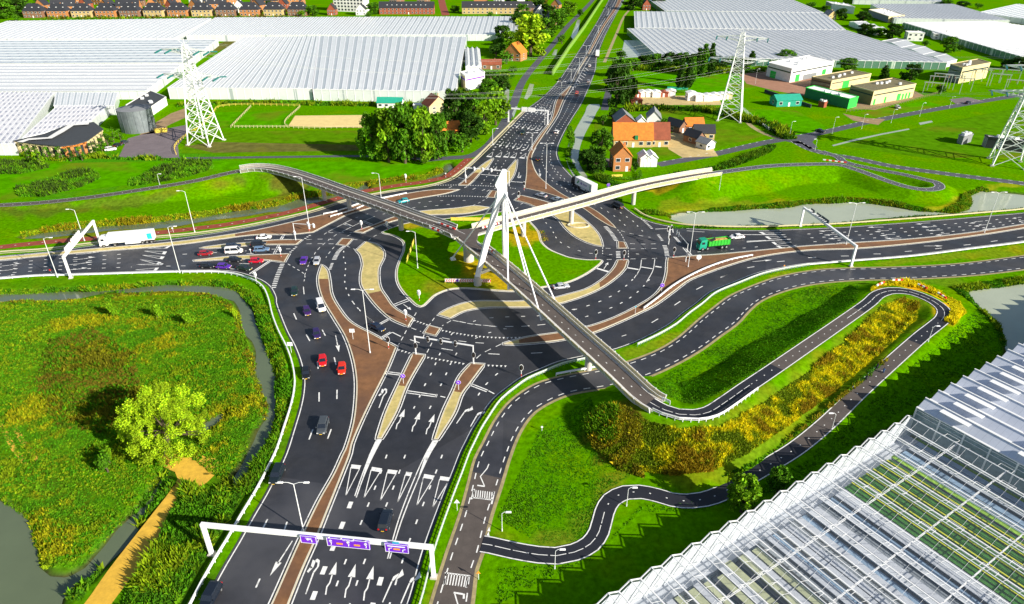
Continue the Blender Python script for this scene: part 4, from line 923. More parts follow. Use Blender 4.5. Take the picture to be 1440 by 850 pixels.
guard_rail(EDGE_SE[16:26], -1.4, 'green barred railing curving along the outer south east side of the ring', h=1.0, m='rail_pale', step=1.0, w_=.16, bal=True, mp='rail_green')
guard_rail(EDGE_SE[25:], -1.2, 'white dashed looking guard rail on the south side of the east road', m='white', step=1.8, w_=.28, mp='black')
guard_rail([(905,436),(925,421),(945,405),(968,391),(998,377),(1030,366.5),(1058,361)], 0, 'white guard rail on the brown divider between ring and east road', m='white', step=1.8)
guard_rail(EDGE_E_N[:13], -2.0, 'cream edge rail between the long pond and the east road', h=.6, m='cream', step=4, w_=.5)
guard_rail([(455,303),(475,299),(492,293),(506,288)], 0, 'upper white rail guarding the bridge pier on the west divider', m='white')
guard_rail([(465,306.5),(485,301),(500,296),(514,290)], 0, 'lower white rail guarding the bridge pier on the west divider', m='white')
guard_rail([(530,282),(548,278.5),(572,273.5)], 0, 'short white guard rail under the west bridge arm beside the turquoise car', m='white')
guard_rail([(782,529),(800,525.5),(820,522),(842,518)], 0, 'single pale rail between the service road and the bridge pier', m='white')
guard_rail(None, -2.1, 'white railing on the inner side of the ramp bend below the bridge', h=1.0, m='white', step=1.2, w_=.1, bal=True, world=SE[SE_AB:nearest_i(SE, 1000, 578, 4.7)][::1]) if False else None
i0, i1 = SE_AB + 1, nearest_i(SE, 1018, 568, 4.5)
guard_rail(None, 2.1, 'white railing on the inner side of the ramp bend below the bridge', h=1.0, m='white', step=1.5, w_=.1, bal=True, world=SE[i0:i1-6])
guard_rail(None, -2.1, 'white railing on the outer side of the ramp bend below the bridge', h=1.0, m='white', step=1.5, w_=.1, bal=True, world=SE[i0:i1+6])
# ================================================================ vehicles
M['glass'] = mat('vehicle_glass', (.015, .02, .03), .08, spec=.8)
M['tyre'] = mat('tyre', (.012, .012, .012), .9); M['rim'] = mat('rim', (.35, .36, .38), .35, metal=.6)
M['hl'] = mat('headlight_glass', (.8, .8, .75), .15); M['tl'] = mat('tail_light', (.5, .01, .01), .3); M['plate'] = mat('number_plate', (.8, .5, .02), .5)
CAR = {}
def loft(secs, name):
    """secs: list of (x, [(y,z)...]) rings"""
    m_ = MB(); n = len(secs[0][1]); vs_ = [(x, y, z) for x, r in secs for y, z in r]
    fs_ = [(k*n+i, k*n+(i+1) % n, (k+1)*n+(i+1) % n, (k+1)*n+i) for k in range(len(secs)-1) for i in range(n)] + [tuple(range(n))[::-1], tuple(range((len(secs)-1)*n, len(secs)*n))]
    return m_.add(vs_, fs_)
def ring(w_, z0, z1, sh=.86): return [(-w_*.9, z0), (w_*.9, z0), (w_, z0+(z1-z0)*.35), (w_*.98, z0+(z1-z0)*.72), (w_*sh, z1), (-w_*sh, z1), (-w_*.98, z0+(z1-z0)*.72), (-w_, z0+(z1-z0)*.35)]
def car_proto(kind):
    L, W, H, hood, cab0, cab1, roof0, roof1 = {'hatch': (4.1,.88,1.48,.86,.95,-1.95,.3,-1.45), 'saloon': (4.6,.9,1.42,.82,1.0,-1.75,.35,-1.0), 'estate': (4.7,.91,1.5,.86,1.1,-2.2,.45,-1.9), 'suv': (4.6,.95,1.72,1.0,1.15,-2.15,.55,-1.85), 'van': (5.0,.98,2.0,1.05,1.75,-2.42,1.0,-2.4)}[kind]
    h = L/2
    body = loft([(-h, ring(W*.84,.4,hood*.8)), (-h+.12, ring(W*.94,.28,hood)), (-h+.6, ring(W,.22,hood+.05)), (-.3, ring(W,.2,hood+.06)), (cab0+.1, ring(W,.2,hood+.03)), (h-.45, ring(W*.96,.24,hood-.07)), (h-.1, ring(W*.86,.3,hood-.18)), (h, ring(W*.72,.38,hood-.3))], 'body')
    z0 = hood
    def cr(x, w_, z): return (x, [(-w_, z0), (w_, z0), (w_*.97, z), (-w_*.97, z)])
    gl = loft([(cab1, [(-W*.86,z0),(W*.86,z0),(W*.84,z0+.05),(-W*.84,z0+.05)]), (roof1-.02, [(-W*.88,z0),(W*.88,z0),(W*.76,H-.07),(-W*.76,H-.07)]), (roof0, [(-W*.88,z0),(W*.88,z0),(W*.76,H-.07),(-W*.76,H-.07)]), (cab0, [(-W*.86,z0),(W*.86,z0),(W*.84,z0+.05),(-W*.84,z0+.05)])], 'w')
    rf = loft([(roof1-.04, [(-W*.72,H-.08),(W*.72,H-.08),(W*.7,H-.03),(-W*.7,H-.03)]), (roof1+.2, [(-W*.8,H-.1),(W*.8,H-.1),(W*.72,H),(-W*.72,H)]), (roof0-.2, [(-W*.8,H-.1),(W*.8,H-.1),(W*.72,H),(-W*.72,H)]), (roof0+.06, [(-W*.74,H-.09),(W*.74,H-.09),(W*.7,H-.04),(-W*.7,H-.04)])], 'r')
    for s_ in (-1, 1):
        for xx in ((roof1+roof0)/2 - .1, roof1+.15): rf.bar((xx, s_*W*.895, z0), (xx, s_*W*.785, H-.08), .1, .03)
        rf.bar((cab0-.02, s_*W*.87, z0+.03), (roof0, s_*W*.77, H-.07), .07, .07)
    body.v += [] ; wheels = MB()
    t = empty(kind + '_proto', (0, 0, -50))
    mk(body, 'body', 'gloss', t, smooth=False); mk(gl, 'windows', 'glass', t); mk(rf, 'roof', 'gloss', t)
    for x in (-h+.85, h-.85):
        for s_ in (-1, 1):
            w_ = mk(MB().tube((x, s_*(W-.2), .32), (x, s_*(W+.02), .32), .33, .33, 14), 'wheel', 'tyre', t)
            mk(MB().tube((x, s_*(W+.021), .32), (x, s_*(W+.03), .32), .2, .18, 10), 'rim', 'rim', w_)
    for s_ in (-1, 1):
        mk(MB().box((h-.1, s_*W*.62, hood-.32), (.2, .34, .16)), 'headlight', 'hl', t)
        mk(MB().box((-h+.03, s_*W*.68, hood-.14), (.12, .28, .22)), 'tail_light', 'tl', t)
        mk(MB().box((cab0-.2, s_*(W+.1), hood+.1), (.16, .18, .13)), 'mirror', 'gloss', t)
    mk(MB().box((-h-.01, 0, .5), (.03, .5, .12)), 'number_plate', 'plate', t)
    mk(MB().box((h+.01, 0, .42), (.03, .5, .12)), 'number_plate', 'plate', t)
    return t
def gmat(col):
    k = 'paint%.3f_%.3f_%.3f' % col
    if k not in M: M[k] = mat('car_paint', col, .28, spec=.6)
    return M[k]
def heading(x, y, dx, dy, z=0):
    a, b_ = P(x, y, z), P(x + dx*.3, y + dy*.3, z); return math.atan2(b_.y - a.y, b_.x - a.x)
WHITE=(.8,.8,.8); SILV=(.42,.44,.48); BLACK=(.012,.014,.018); NAVY=(.012,.02,.045); RED=(.55,.012,.012); PURP=(.09,.02,.33); DPURP=(.045,.015,.11); TEAL=(.01,.33,.36); GREYB=(.12,.2,.32); DGREY=(.035,.045,.05); GREEN=(.01,.03,.025); MAROON=(.3,.012,.02)
CARS = [
 (735,188,-6,10,'suv',GREEN,'dark green off-roader heading south over the lane arrows of the north road'),
 (782.5,187.5,7,-10,'hatch',WHITE,'white hatchback leaving northwards between two double armed lamps'),
 (756.5,225,1,-10,'suv',BLACK,'black car hugging the brown divider on the northbound exit'),
 (787.5,113.5,-6,10,'saloon',DGREY,'dark grey car coming south on the left carriageway beyond the overhead sign gantry'),
 (827.5,116,2,-10,'hatch',SILV,'silver car driving north on the right carriageway ahead of the red one'),
 (811,132,4,-10,'hatch',RED,'small red car driving north on the far road'),
 (829,94,3,-10,'hatch',WHITE,'distant pale car beside the white hatching of the north road'),
 (852,25,-4,10,'saloon',BLACK,'far black car on the highway near the top of the picture'),
 (856,11,-4,10,'saloon',DGREY,'farthest grey car on the highway at the top edge'),
 (761,277,-10,-2.6,'saloon',SILV,'left one of two silver cars waiting behind the bridge mast'),
 (783,283,-10,-2.6,'saloon',(.3,.36,.42),'right one of two silver blue cars waiting close to the east bridge arm'),
 (868,292,-10,-5,'van',BLACK,'black van passing out from under the east bridge arm'),
 (567.5,285,-10,2,'hatch',TEAL,'turquoise car emerging from under the west bridge arm'),
 (371.5,336,10,-.6,'saloon',WHITE,'white coupe at the stop line in the northernmost lane of the west approach'),
 (328.5,349,10,-1,'estate',NAVY,'dark estate car just behind the white van in the west queue'),
 (329.5,356,10,-.6,'van',WHITE,'small white van in the middle of the west queue'),
 (289.5,359,10,-.6,'hatch',MAROON,'dark red hatchback at the back of the west queue'),
 (364,346,10,-.8,'suv',BLACK,'black estate car beside the blue grey one at the west stop line'),
 (368,353.5,10,-.6,'estate',GREYB,'blue grey estate car first in its lane at the west stop line'),
 (330.5,368,10,-.3,'hatch',BLACK,'black hatchback below the white van beside the cream divider'),
 (361,369.5,10,-.2,'hatch',(.5,.01,.03),'bright red hatchback at the tip of the lower west divider'),
 (292.5,376.5,10,0,'hatch',BLACK,'black hatchback last in the lane next to the southern guard rail'),
 (315,377.5,10,.3,'hatch',PURP,'purple hatchback queueing between two black ones on the west approach'),
 (343.5,379.5,10,1.5,'saloon',(.015,.03,.02),'black saloon first in the southernmost lane of the west approach'),
 (427.5,369,-2.5,7,'saloon',PURP,'bright purple saloon turning onto the southbound exit beside a silver one'),
 (446,370,-2.3,7,'hatch',SILV,'silver hatchback by the tip of the splitter island'),
 (414.5,413,-.4,7,'hatch',GREEN,'dark green car in the left lane of the southbound exit'),
 (451.5,434,2,6,'van',WHITE,'white delivery van beside the brown splitter island'),
 (432,440.5,1.8,6,'hatch',DPURP,'dark purple hatchback level with the white delivery van'),
 (445.5,472.5,1.4,6,'hatch',(.03,.015,.09),'dark violet hatchback following two lengths after the first on the southbound road'),
 (454,510.5,.2,7,'hatch',(.6,.01,.015),'red hatchback in the middle lane of the southbound road'),
 (481,521.5,-.4,7,'hatch',(.65,.03,.01),'orange red hatchback beside the brown paved splitter'),
 (431,528,-.2,7,'hatch',BLACK,'black hatchback close to the guard rail of the southbound road'),
 (454.5,603,-2,7,'suv',(.06,.07,.08),'dark grey people carrier alone in the southbound bend'),
 (390.5,671,-4,9,'suv',(.012,.02,.025),'black estate car at the guard rail throwing spray on the southbound road'),
 (297,843,-5,9,'suv',(.01,.015,.025),'black car entering the picture at the bottom edge'),
 (542.5,735.5,2.8,-10,'suv',(.012,.018,.03),'dark blue estate driving towards the ring just beyond the big sign gantry'),
 (530.5,463,10,4.6,'saloon',NAVY,'navy saloon waiting at the double stop line inside the ring'),
 (789,405.5,10,-1.2,'saloon',SILV,'silver saloon on the inner ring lane right of the bridge'),
 (1036,335.5,-10,.8,'saloon',WHITE,'white car right behind the green dump truck'),
 (166,206,8,-3,'hatch',BLACK,'black car parked by the hedge of the curved office, left of two'),
 (176,202,8,-3,'hatch',DGREY,'dark car parked by the hedge of the curved office, right of two'),
 (156,212,9,-1,'suv',WHITE,'white car parked beside the trees of the curved office'),
 (1262,152.5,6,3,'hatch',(.5,.5,.5),'small car parked in front of the flat roofed hall'),
 (1153,186,8,2,'saloon',BLACK,'dark car at the junction of the local roads on the right'),
 (1361,146,8,-2,'saloon',NAVY,'dark car on the bridge of the local road at the far right'),
]
def place_car(x, y, dx, dy, kind, col, label, group=None):
    if kind not in CAR: r = CAR[kind] = car_proto(kind); bpy.context.view_layer.update()
    else: r = copy_tree(CAR[kind])
    g = G(x, y); r.name = {'van': 'van'}.get(kind, 'car')
    r.location = (g.x, g.y, max(g.z, 0) + .03); r.rotation_euler = (0, 0, heading(x, y, dx, dy))
    tag(r, label, 'van' if kind == 'van' else 'car', 'cars on the roads' if y > 160 or x < 900 else 'parked cars')
    for ch in r.children:
        if ch.name.split('.')[0] in ('body', 'roof', 'mirror'):
            ch.material_slots[0].link = 'OBJECT'; ch.material_slots[0].material = gmat(col)
    return r
for c_ in CARS: place_car(*c_)
def lorry(x, y, dx, dy, label, cabc, boxc, L=13.5, kind='box', name='lorry', z=2.7):
    a = G(x, y); t = empty(name, (a.x, a.y, .03), heading(x, y, dx, dy), label, 'truck')
    x0 = -L/2
    if kind == 'box':
        bx = MB().box((0, 0, 2.6), (L, 2.5, 2.75)); o = mk(bx, 'trailer_box', boxc, t); 
        mk(MB().box((0, 0, 1.1), (L-1, 1.0, .25)), 'chassis', 'black', t)
        mk(MB().box((-L*.05, 0, .75), (L*.4, 2.4, .5)), 'side_guard', 'lampgrey', t)
    cx = L/2 + 1.35
    cab = loft([(cx-1.1, ring(1.2,.55,3.5,.9)), (cx+.7, ring(1.22,.5,3.35,.9)), (cx+1.15, ring(1.2,.45,2.3,.95)), (cx+1.25, ring(1.15,.45,1.2,.95))], 'c')
    mk(cab, 'cab', cabc, t); mk(loft([(cx+.72, [(-1.08,2.0),(1.08,2.0),(1.0,3.0),(-1.0,3.0)]), (cx+1.0, [(-1.05,2.2),(1.05,2.2),(1.0,2.85),(-1.0,2.85)]), (cx+1.2, [(-1.05,2.0),(1.05,2.0),(1.02,2.3),(-1.02,2.3)])], 'w'), 'windscreen', 'glass', t)
    for s_ in (-1, 1): mk(MB().box((cx+.1, s_*1.2, 2.45), (.9, .08, .7)), 'side_window', 'glass', t); mk(MB().box((cx+1.2, s_*.85, .9), (.12, .4, .22)), 'headlight', 'hl', t)
    if kind == 'box': xs_ = [cx+.1, cx-3.0, -L/2+3.6, -L/2+2.3, -L/2+1.0]
    else: xs_ = [cx+.1, cx-1.5, -L/2+2.3, -L/2+.9]
    for xx in xs_:
        for s_ in (-1, 1):
            w_ = mk(MB().tube((xx, s_*.9, .52), (xx, s_*1.25, .52), .52, .52, 16), 'wheel', 'tyre', t); mk(MB().tube((xx, s_*1.251, .52), (xx, s_*1.27, .52), .28, .22, 10), 'rim', 'rim', w_)
    for s_ in (-1, 1): mk(MB().box((-L/2-.03, s_*.95, 1.0), (.06, .35, .2)), 'tail_light', 'tl', t)
    return t
M['lorry_white'] = mat('lorry_white', (.82,.82,.82), .4); M['teal_mark'] = mat('turquoise_mark', (.02,.42,.45), .5); M['pur_mark'] = mat('violet_mark', (.2,.1,.4), .5); M['grn_mark'] = mat('green_mark', (.04,.3,.12), .5)
t = lorry(188, 343, -10, .9, 'long white articulated lorry heading west with a turquoise patch at the rear', 'lorry_white', 'lorry_white', 13.0)
for s_ in (-1, 1): mk(MB().box((-5.3, s_*1.262, 2.5), (1.4, .02, 1.9)), 'turquoise_patch', 'teal_mark', t)
for k in range(4): mk(MB().box((-4.2 - .0*k, 1.262, 1.7 + .45*k), (.5, .02, .18)), 'side_mark', 'pur_mark', t)
t = lorry(823.5, 268.5, -10, -5.2, 'white box lorry with green and violet side marks driving north before the brick house', 'black', 'lorry_white', 10.5)
for s_ in (-1, 1):
    m_ = MB()
    for k in range(3): m_.box((3.6-.35*k, s_*1.262, 2.2+.4*k), (.7, .02, .5), 0)
    mk(m_, 'side_mark', 'grn_mark', t)
    m_ = MB(); m_.box((1.2, s_*1.262, 2.6), (.35, .02, 1.1)); m_.box((1.2, s_*1.264, 2.6), (1.1, .02, .35)); mk(m_, 'side_mark', 'pur_mark', t)
    m_ = MB(); m_.box((-1.0, s_*1.262, 2.75), (2.6, .02, .16)); m_.box((-1.0, s_*1.262, 2.45), (2.6, .02, .16)); mk(m_, 'side_lettering', 'pur_mark', t)
    mk(MB().box((-4.2, s_*1.263, 2.5), (.3, .02, 2.2)), 'side_mark', 'grn_mark', t)
t = lorry(840, 80, 1.5, -10, 'distant white box truck on the highway', 'lorry_white', 'lorry_white', 8.5)
# dump truck
M['dump_green'] = mat('dump_body_green', (.03,.42,.03), .45, noise=.15, nscale=1.5); M['dump_cab'] = mat('cab_green', (.01,.32,.2), .35); M['load'] = mat('soil_load', (.40,.26,.06), .95, noise=.5, nscale=2)
t = lorry(1007, 349, -10, 1.0, 'green four axle dump truck loaded with yellow sand entering the ring', 'dump_cab', 'dump_green', 7.2, kind='dump', name='dump_truck')
m_ = MB(); a0, a1 = (3.4, 1.15), (-3.7, 1.25)
for s_ in (-1, 1): m_.bar((3.3, s_*1.1, 2.1), (-3.7, s_*1.15, 2.2), .12, 1.7); [m_.bar((3.2 - k*.99, s_*1.22, 1.3), (3.2 - k*.99, s_*1.24, 2.95), .1, .1) for k in range(8)]
m_.box((3.3, 0, 2.2), (.12, 2.2, 1.9)); m_.box((-3.7, 0, 2.2), (.12, 2.3, 1.7)); m_.box((-.2, 0, 1.3), (7.0, 2.2, .12)); m_.box((4.0, 0, 3.15), (1.5, 2.3, .1))
mk(m_, 'dump_body', 'dump_green', t)
gx, vs_, fs_ = 12, [], []
for i in range(gx+1):
    for j in range(7):
        x_ = -3.6 + 6.8*i/gx; y_ = -1.05 + 2.1*j/6; vs_.append((x_, y_, 2.65 + .45*math.cos(y_*1.3)*math.cos(x_*.42) + .15*random.random()))
for i in range(gx):
    for j in range(6): k = i*7 + j; fs_.append((k, k+7, k+8, k+1))
mk(MB().add(vs_, fs_), 'sand_load', 'load', t); mk(MB().box((.2, 0, .95), (8.5, .9, .3)), 'chassis', 'black', t)
m_ = MB(); [m_.bar((3.2, s_*1.1, 3.0), (1.4, s_*1.16, 3.75), .1, .9) for s_ in (-1, 1)]; mk(m_, 'cover_flap', 'black', t)
# ================================================================ lamps, gantries, signals, signs
def lamp(base, top_y, arms_, label, ang=0.0, r=.11, name='street_lamp', group='street lamps', arm=1.7, m='lampgrey', zb=None):
    g = G(*base) if zb is None else P(base[0], base[1], zb); top = max(4.0, hgt_from(base[0], base[1], top_y) - g.z)
    t = empty(name, g, ang, label, 'street lamp', group)
    mk(MB().tube((0,0,0), (0,0,top), r, r*.62, 8), 'pole', m, t); mk(MB().tube((0,0,0), (0,0,.5), r*1.6, r*1.5, 8), 'pole_base', m, t)
    for s_ in arms_:
        a = MB(); a.tube((0,0,top-.05), (s_*arm*.5,0,top+.32), .06, .05, 6); a.tube((s_*arm*.5,0,top+.32), (s_*arm,0,top+.36), .05, .05, 6); mk(a, 'arm', m, t)
        mk(MB().box((s_*(arm+.35), 0, top+.34), (.95, .34, .14), 0, top=.8), 'lamp_head', 'white', t)
    return t
D2 = (-1, 1)
for b_, ty, ar, lb in [
 ((427,748),681,D2,'double armed lamp standing behind the purple gantry signs on the brown median'),
 ((520.5,497),409,D2,'tall double armed lamp on the brown triangle of the south west splitter'),
 ((967.5,376),300,D2,'tall double armed lamp on the brown triangle near the green dump truck'),
 ((767.5,266),203,D2,'double armed lamp on the brown triangle behind the bridge mast'),
 ((748,212),188,D2,'double armed lamp on the median beside the long yield triangles of the north road'),
 ((766,176),153,(-1,),'lamp at the right end of the northern overhead sign gantry'),
 ((789,140),116,D2,'double armed lamp on the northern median below the white hatching'),
 ((802.7,118),98,D2,'double armed lamp beside the lower end of the white hatching'),
 ((814,104),82,D2,'double armed lamp beside the upper end of the white hatching'),
 ((824,78),65,D2,'double armed lamp on the far median next to the white box truck'),
 ((841,47),37,D2,'far double armed lamp on the highway median'),
 ((855,21),12,D2,'farthest double armed lamp on the highway median'),
 ((1384,328),272,D2,'double armed lamp on the east median furthest to the right'),
 ((1189.5,344.5),287,D2,'double armed lamp on the east median beside the dark sign gantry'),
 ((81,390),336,(1,),'single armed lamp left of the west sign gantry at the south guard rail'),
 ((253,384),320,(1,),'single armed lamp at the south guard rail behind the white lorry'),
 ((119,339),296,(-1,),'single armed lamp behind the beam of the west sign gantry'),
 ((274,327),270,(-1,),'single armed lamp on the north side of the west road beside the red cycle path'),
 ((435.6,323),250,(-1,),'tall lamp on the brown divider in front of the west bridge arm'),
 ((536,279),245,(-1,),'single lamp above the west bridge arm beside the red cycle path'),
 ((587.5,378),327,(-1,),'single lamp on the grass heart next to the yellow board'),
 ((693,204),182,(1,),'single lamp between the local road and the north approach'),
]: lamp(b_, ty, ar, lb)
for b_, ty, ar, lb in [
 ((780,800),780,(1,),'thin path lamp at the lower bend of the black cycle path'),
 ((881,712),693,(1,),'thin path lamp on the inner side of the upper bend of the black cycle path'),
 ((1169,606),587,(-1,),'thin path lamp beside the brown part of the lower ramp, near the cyclists'),
 ((1305,481),466,(1,),'thin path lamp below the ramp hairpin'),
 ((706,747),727,(1,),'twin path lamp where the black cycle path leaves the service road'),
 ((1011,270),240,(-1,),'lamp at the east end of the bridge by the abutment'),
 ((1110,193),172,(1,),'lamp beside the farm track left of the local road junction'),
 ((1170,189),166,(1,),'lamp left of the driveway on the right hand local road'),
 ((1211.5,181.6),162,(1,),'lamp on the local road below the beige flat roofed hall'),
 ((1253,173),155,(1,),'lamp on the local road between the two yellow flowered lawns'),
 ((1293,164),146,(1,),'lamp on the local road in front of the substation hall'),
 ((1335,152),137,(1,),'lamp at the bridge over the ditch on the right'),
 ((1146,212),197,(-1,),'lamp at the red and white barrier of the far cycle ramp'),
 ((225,261),246,(1,),'small lamp on the left hand brown cycle path'),
 ((1052,75),52,(1,),'lamp at the white brick hall forecourt'), ((1062,118),98,(1,),'lamp on the red paved yard left of the white hall'),
]: lamp(b_, ty, ar, lb, r=.07, arm=.7, group='small path lamps')
# gantries
M['sign_purple'] = mat('purple_sign', (.17,.02,.62), .45, noise=.06, nscale=1); M['sign_white'] = mat('sign_white', (.85,.85,.85), .5); M['sign_orange'] = mat('sign_orange', (.85,.33,.03), .5); M['sign_dark'] = mat('sign_dark', (.06,.08,.09), .6); M['sign_teal'] = mat('sign_teal', (.03,.4,.55), .5); M['sign_red'] = mat('sign_red', (.6,.02,.02), .5)
def gantry(l, r_, lt, rt, label, w_=.55, h=None, name='sign_gantry', m='white'):
    A, B = G(*l), G(*r_); ha = h or hgt_from(l[0], l[1], lt) ; hb = h or hgt_from(r_[0], r_[1], rt); hh = (ha + hb)/2
    d = B - A; t = empty(name, A, math.atan2(d.y, d.x), label, 'sign gantry' if name == 'sign_gantry' else 'signal gantry', 'gantries over the road'); L = d.length
    for x_ in (0, L): mk(MB().box((x_, 0, hh/2), (w_, w_, hh)), 'column', m, t); mk(MB().box((x_, 0, .15), (w_*1.8, w_*1.8, .3)), 'foot_plate', 'concrete', t)
    mk(MB().box((L/2, 0, hh), (L + w_, w_*1.1, w_*1.1)), 'beam', m, t)
    return t, A, d, L, hh
def gx(A, d, L, px, hh):
    """position along the beam seen at photo column px"""
    return min((k/400*L for k in range(401)), key=lambda s_: abs(PX(Vector((A.x + d.x*s_/L, A.y + d.y*s_/L, hh)))[0] - px))
t, A, d, L, hh = gantry((298,780), (610,812), 740, 768, 'large white portal gantry with three purple signs over the southern road')
SPOT = {}
for x0, x1, hgt, nm in ((424.5,446.5,1.55,'a'), (461.5,521.5,1.75,'b'), (542.5,575.5,1.75,'c')):
    s0, s1 = gx(A,d,L,x0,hh), gx(A,d,L,x1,hh); c_, w_ = (s0+s1)/2, s1 - s0
    pn = mk(MB().box((c_, -.55, hh-.25), (w_, .18, hgt)), 'sign_panel', 'sign_purple', t); mk(MB().box((c_, -.655, hh-.25+hgt/2-.05), (w_, .02, .08)).box((c_, -.655, hh-.25-hgt/2+.05), (w_, .02, .08)).box((c_-w_/2+.05, -.656, hh-.25), (.08, .02, hgt)).box((c_+w_/2-.05, -.656, hh-.25), (.08, .02, hgt)), 'sign_border', 'sign_white', pn)
    def glyph(pts, m='sign_white', w__=.13): 
        mb = MB()
        for p, q in zip(pts[:-1], pts[1:]): mb.bar((c_+p[0], -.665, hh-.25+p[1]), (c_+q[0], -.665, hh-.25+q[1]), w__, .02, up=Vector((0,1,0)))
        mk(mb, 'sign_arrow', m, pn)
    if nm == 'a': glyph([(.5,-.45),(.5,.1),(-.2,.1)]); glyph([(.0,.3),(-.3,.1),(.0,-.1)]); glyph([(-.45,.35),(.5,.35)], w__=.09)
    if nm == 'b':
        for xx in (-2.7, 0, 2.7): glyph([(xx,-.55),(xx+.1,-.1),(xx-.1,.1),(xx,.45)]); glyph([(xx-.22,.2),(xx,.5),(xx+.22,.2)])
        for xx in (-1.35, 1.35): mk(MB().box((c_+xx, -.66, hh-.42), (.95, .03, .34)), 'number_plate', 'sign_orange', pn)
        for k in range(7): glyph([(-.75+.25*k,.62),(-.62+.25*k,.62)], w__=.12)
        for k in range(4): mk(MB().bar((c_-w_/2+.5+k*(w_-1)/3, -.5, hh+.6), (c_-w_/2+.5+k*(w_-1)/3, -.9, hh+.95), .09), 'sign_light', 'white', pn)
    if nm == 'c':
        glyph([(-1.2,-.6),(-1.2,-.1),(-.7,.05)]); glyph([(.9,-.6),(.9,-.2),(1.3,-.05)]); mk(MB().box((c_, -.66, hh-.4), (1.0, .03, .34)), 'number_plate', 'sign_orange', pn); glyph([(-1.4,.42),(1.3,.42)], w__=.2); mk(MB().box((c_-.1, -.5, hh+.75), (1.0, .1, .3)), 'small_panel', 'sign_teal', pn)
t, A, d, L, hh = gantry((100,391.5), (140,339), 363, 310, 'white portal gantry over the west road with two pale sign boards')
for x0, x1, h_ in ((95,102.5,1.9), (104,115.5,2.4)):
    s0, s1 = gx(A,d,L,x0,hh), gx(A,d,L,x1,hh); pn = mk(MB().box(((s0+s1)/2, .5, hh+.2), (s1-s0, .18, h_)), 'sign_panel', 'sign_white', t)
    for k in range(5): mk(MB().box((s0+(s1-s0)*(k+.5)/5, .62, hh+.2), (.1, .06, h_+.3)), 'sign_rib', 'white', pn)
t, A, d, L, hh = gantry((1196.5,375), (1125,318.5), 347.5, 291.7, 'white portal gantry over the east road with dark sign backs')
for x0, x1, h_ in ((1163,1153,2.1), (1152,1146,1.9), (1143,1138,1.9)):
    s0, s1 = gx(A,d,L,x0,hh), gx(A,d,L,x1,hh); pn = mk(MB().box(((s0+s1)/2, -.5, hh+.2), (s1-s0, .18, h_)), 'sign_panel', 'sign_dark', t)
    for k in range(4): mk(MB().box((s0+(s1-s0)*(k+.5)/4, .45, hh+.9), (.12, .9, .12)), 'bracket', 'lampgrey', pn)
t, A, d, L, hh = gantry((715,172), (770,176), 156, 160, 'white portal gantry with pale sign boards over the north road', h=6.8)
for x0, x1 in ((734,742), (743,753)):
    s0, s1 = gx(A,d,L,x0,hh), gx(A,d,L,x1,hh); mk(MB().box(((s0+s1)/2, -.5, hh+.1), (s1-s0, .2, 2.0)), 'sign_panel', 'sign_white', t)
def sig_head(mb_board, mb_body, x_, y_, z_, s_=1): pass
def head(t, x_, z_, board=True, back='black', fy=-1):
    """one three aspect signal head; fy = side it faces"""
    b_ = mk(MB().box((x_, fy*.25, z_), (.34, .25, 1.05)), 'signal_head', 'black' if back == 'black' else 'white', t)
    if board:
        pts = [(x_ + .48*math.cos(k*math.pi/6), z_ + .85*math.sin(k*math.pi/6)) for k in range(12)]
        y0 = fy*.1
        for rr, yy, mm, nm in ((1.0, y0, 'sign_white', 'board_border'), (.86, y0 + fy*.02, back, 'backing_board')):
            p_ = [(x_ + (a-x_)*rr, yy, z_ + (c-z_)*rr) for a, c in pts]; q_ = [(a, yy - fy*.015, c) for a, _, c in p_]
            mk(MB().add(p_ + q_, [tuple(range(12)), tuple(range(12, 24))[::-1]] + [(k, (k+1) % 12, 12+(k+1) % 12, 12+k) for k in range(12)]), nm, mm, b_)
    for k, c_ in enumerate(('lens_dark', 'lens_dark', 'lens_dark')):
        mk(MB().tube((x_, fy*.37, z_+.32-.32*k), (x_, fy*.42, z_+.32-.32*k), .1, .1, 8), 'lens', c_, b_)
    return b_
M['lens_dark'] = mat('signal_lens', (.05,.03,.02), .2)
t, A, d, L, hh = gantry((585,499), (666,512.5), 473.5, 486.5, 'white signal portal with black traffic light boards at the south entrance of the ring', w_=.22, name='signal_gantry')
for px_ in (601.7, 620, 640.5): head(t, gx(A,d,L,px_,hh), hh-.1)
head(t, .1, 2.6); head(t, L+.1, 2.6)
t, A, d, L, hh = gantry((655,257.5), (716,263), 239, 243, 'white signal portal behind the bridge mast at the north entrance', w_=.22, name='signal_gantry', h=6.0)
for px_ in (667, 679, 691): head(t, gx(A,d,L,px_,hh), hh-.1, back='sign_white', fy=-1)
head(t, .1, 2.6, back='sign_white')
def cant(base, arm_px, top_y, label, back='sign_white', fy=-1, nh=2):
    A, B = G(*base), P(*arm_px, 5.8); B = Vector((B.x, B.y, 0)); d = B - Vector((A.x, A.y, 0)); L = min(d.length, 9); t = empty('signal_mast', A, math.atan2(d.y, d.x), label, 'traffic light', 'traffic lights')
    mk(MB().tube((0,0,0), (0,0,5.9), .14, .1, 8), 'pole', 'lampgrey', t); mk(MB().tube((0,0,5.7), (L,0,5.9), .09, .07, 8), 'arm', 'lampgrey', t)
    for k in range(nh): head(t, L - k*1.6, 5.6, back=back, fy=fy)
    head(t, .05, 2.6, back=back, fy=fy)
cant((416,338.5), (441,316.5), 315, 'signal mast with a long arm on the northern west divider')
cant((940,344), (944,319), 319, 'signal mast with an arm at the tip of the upper east divider', back='black')
cant((964,369), (948,322), 330, 'signal mast standing next to the tall lamp on the east brown triangle', back='black')
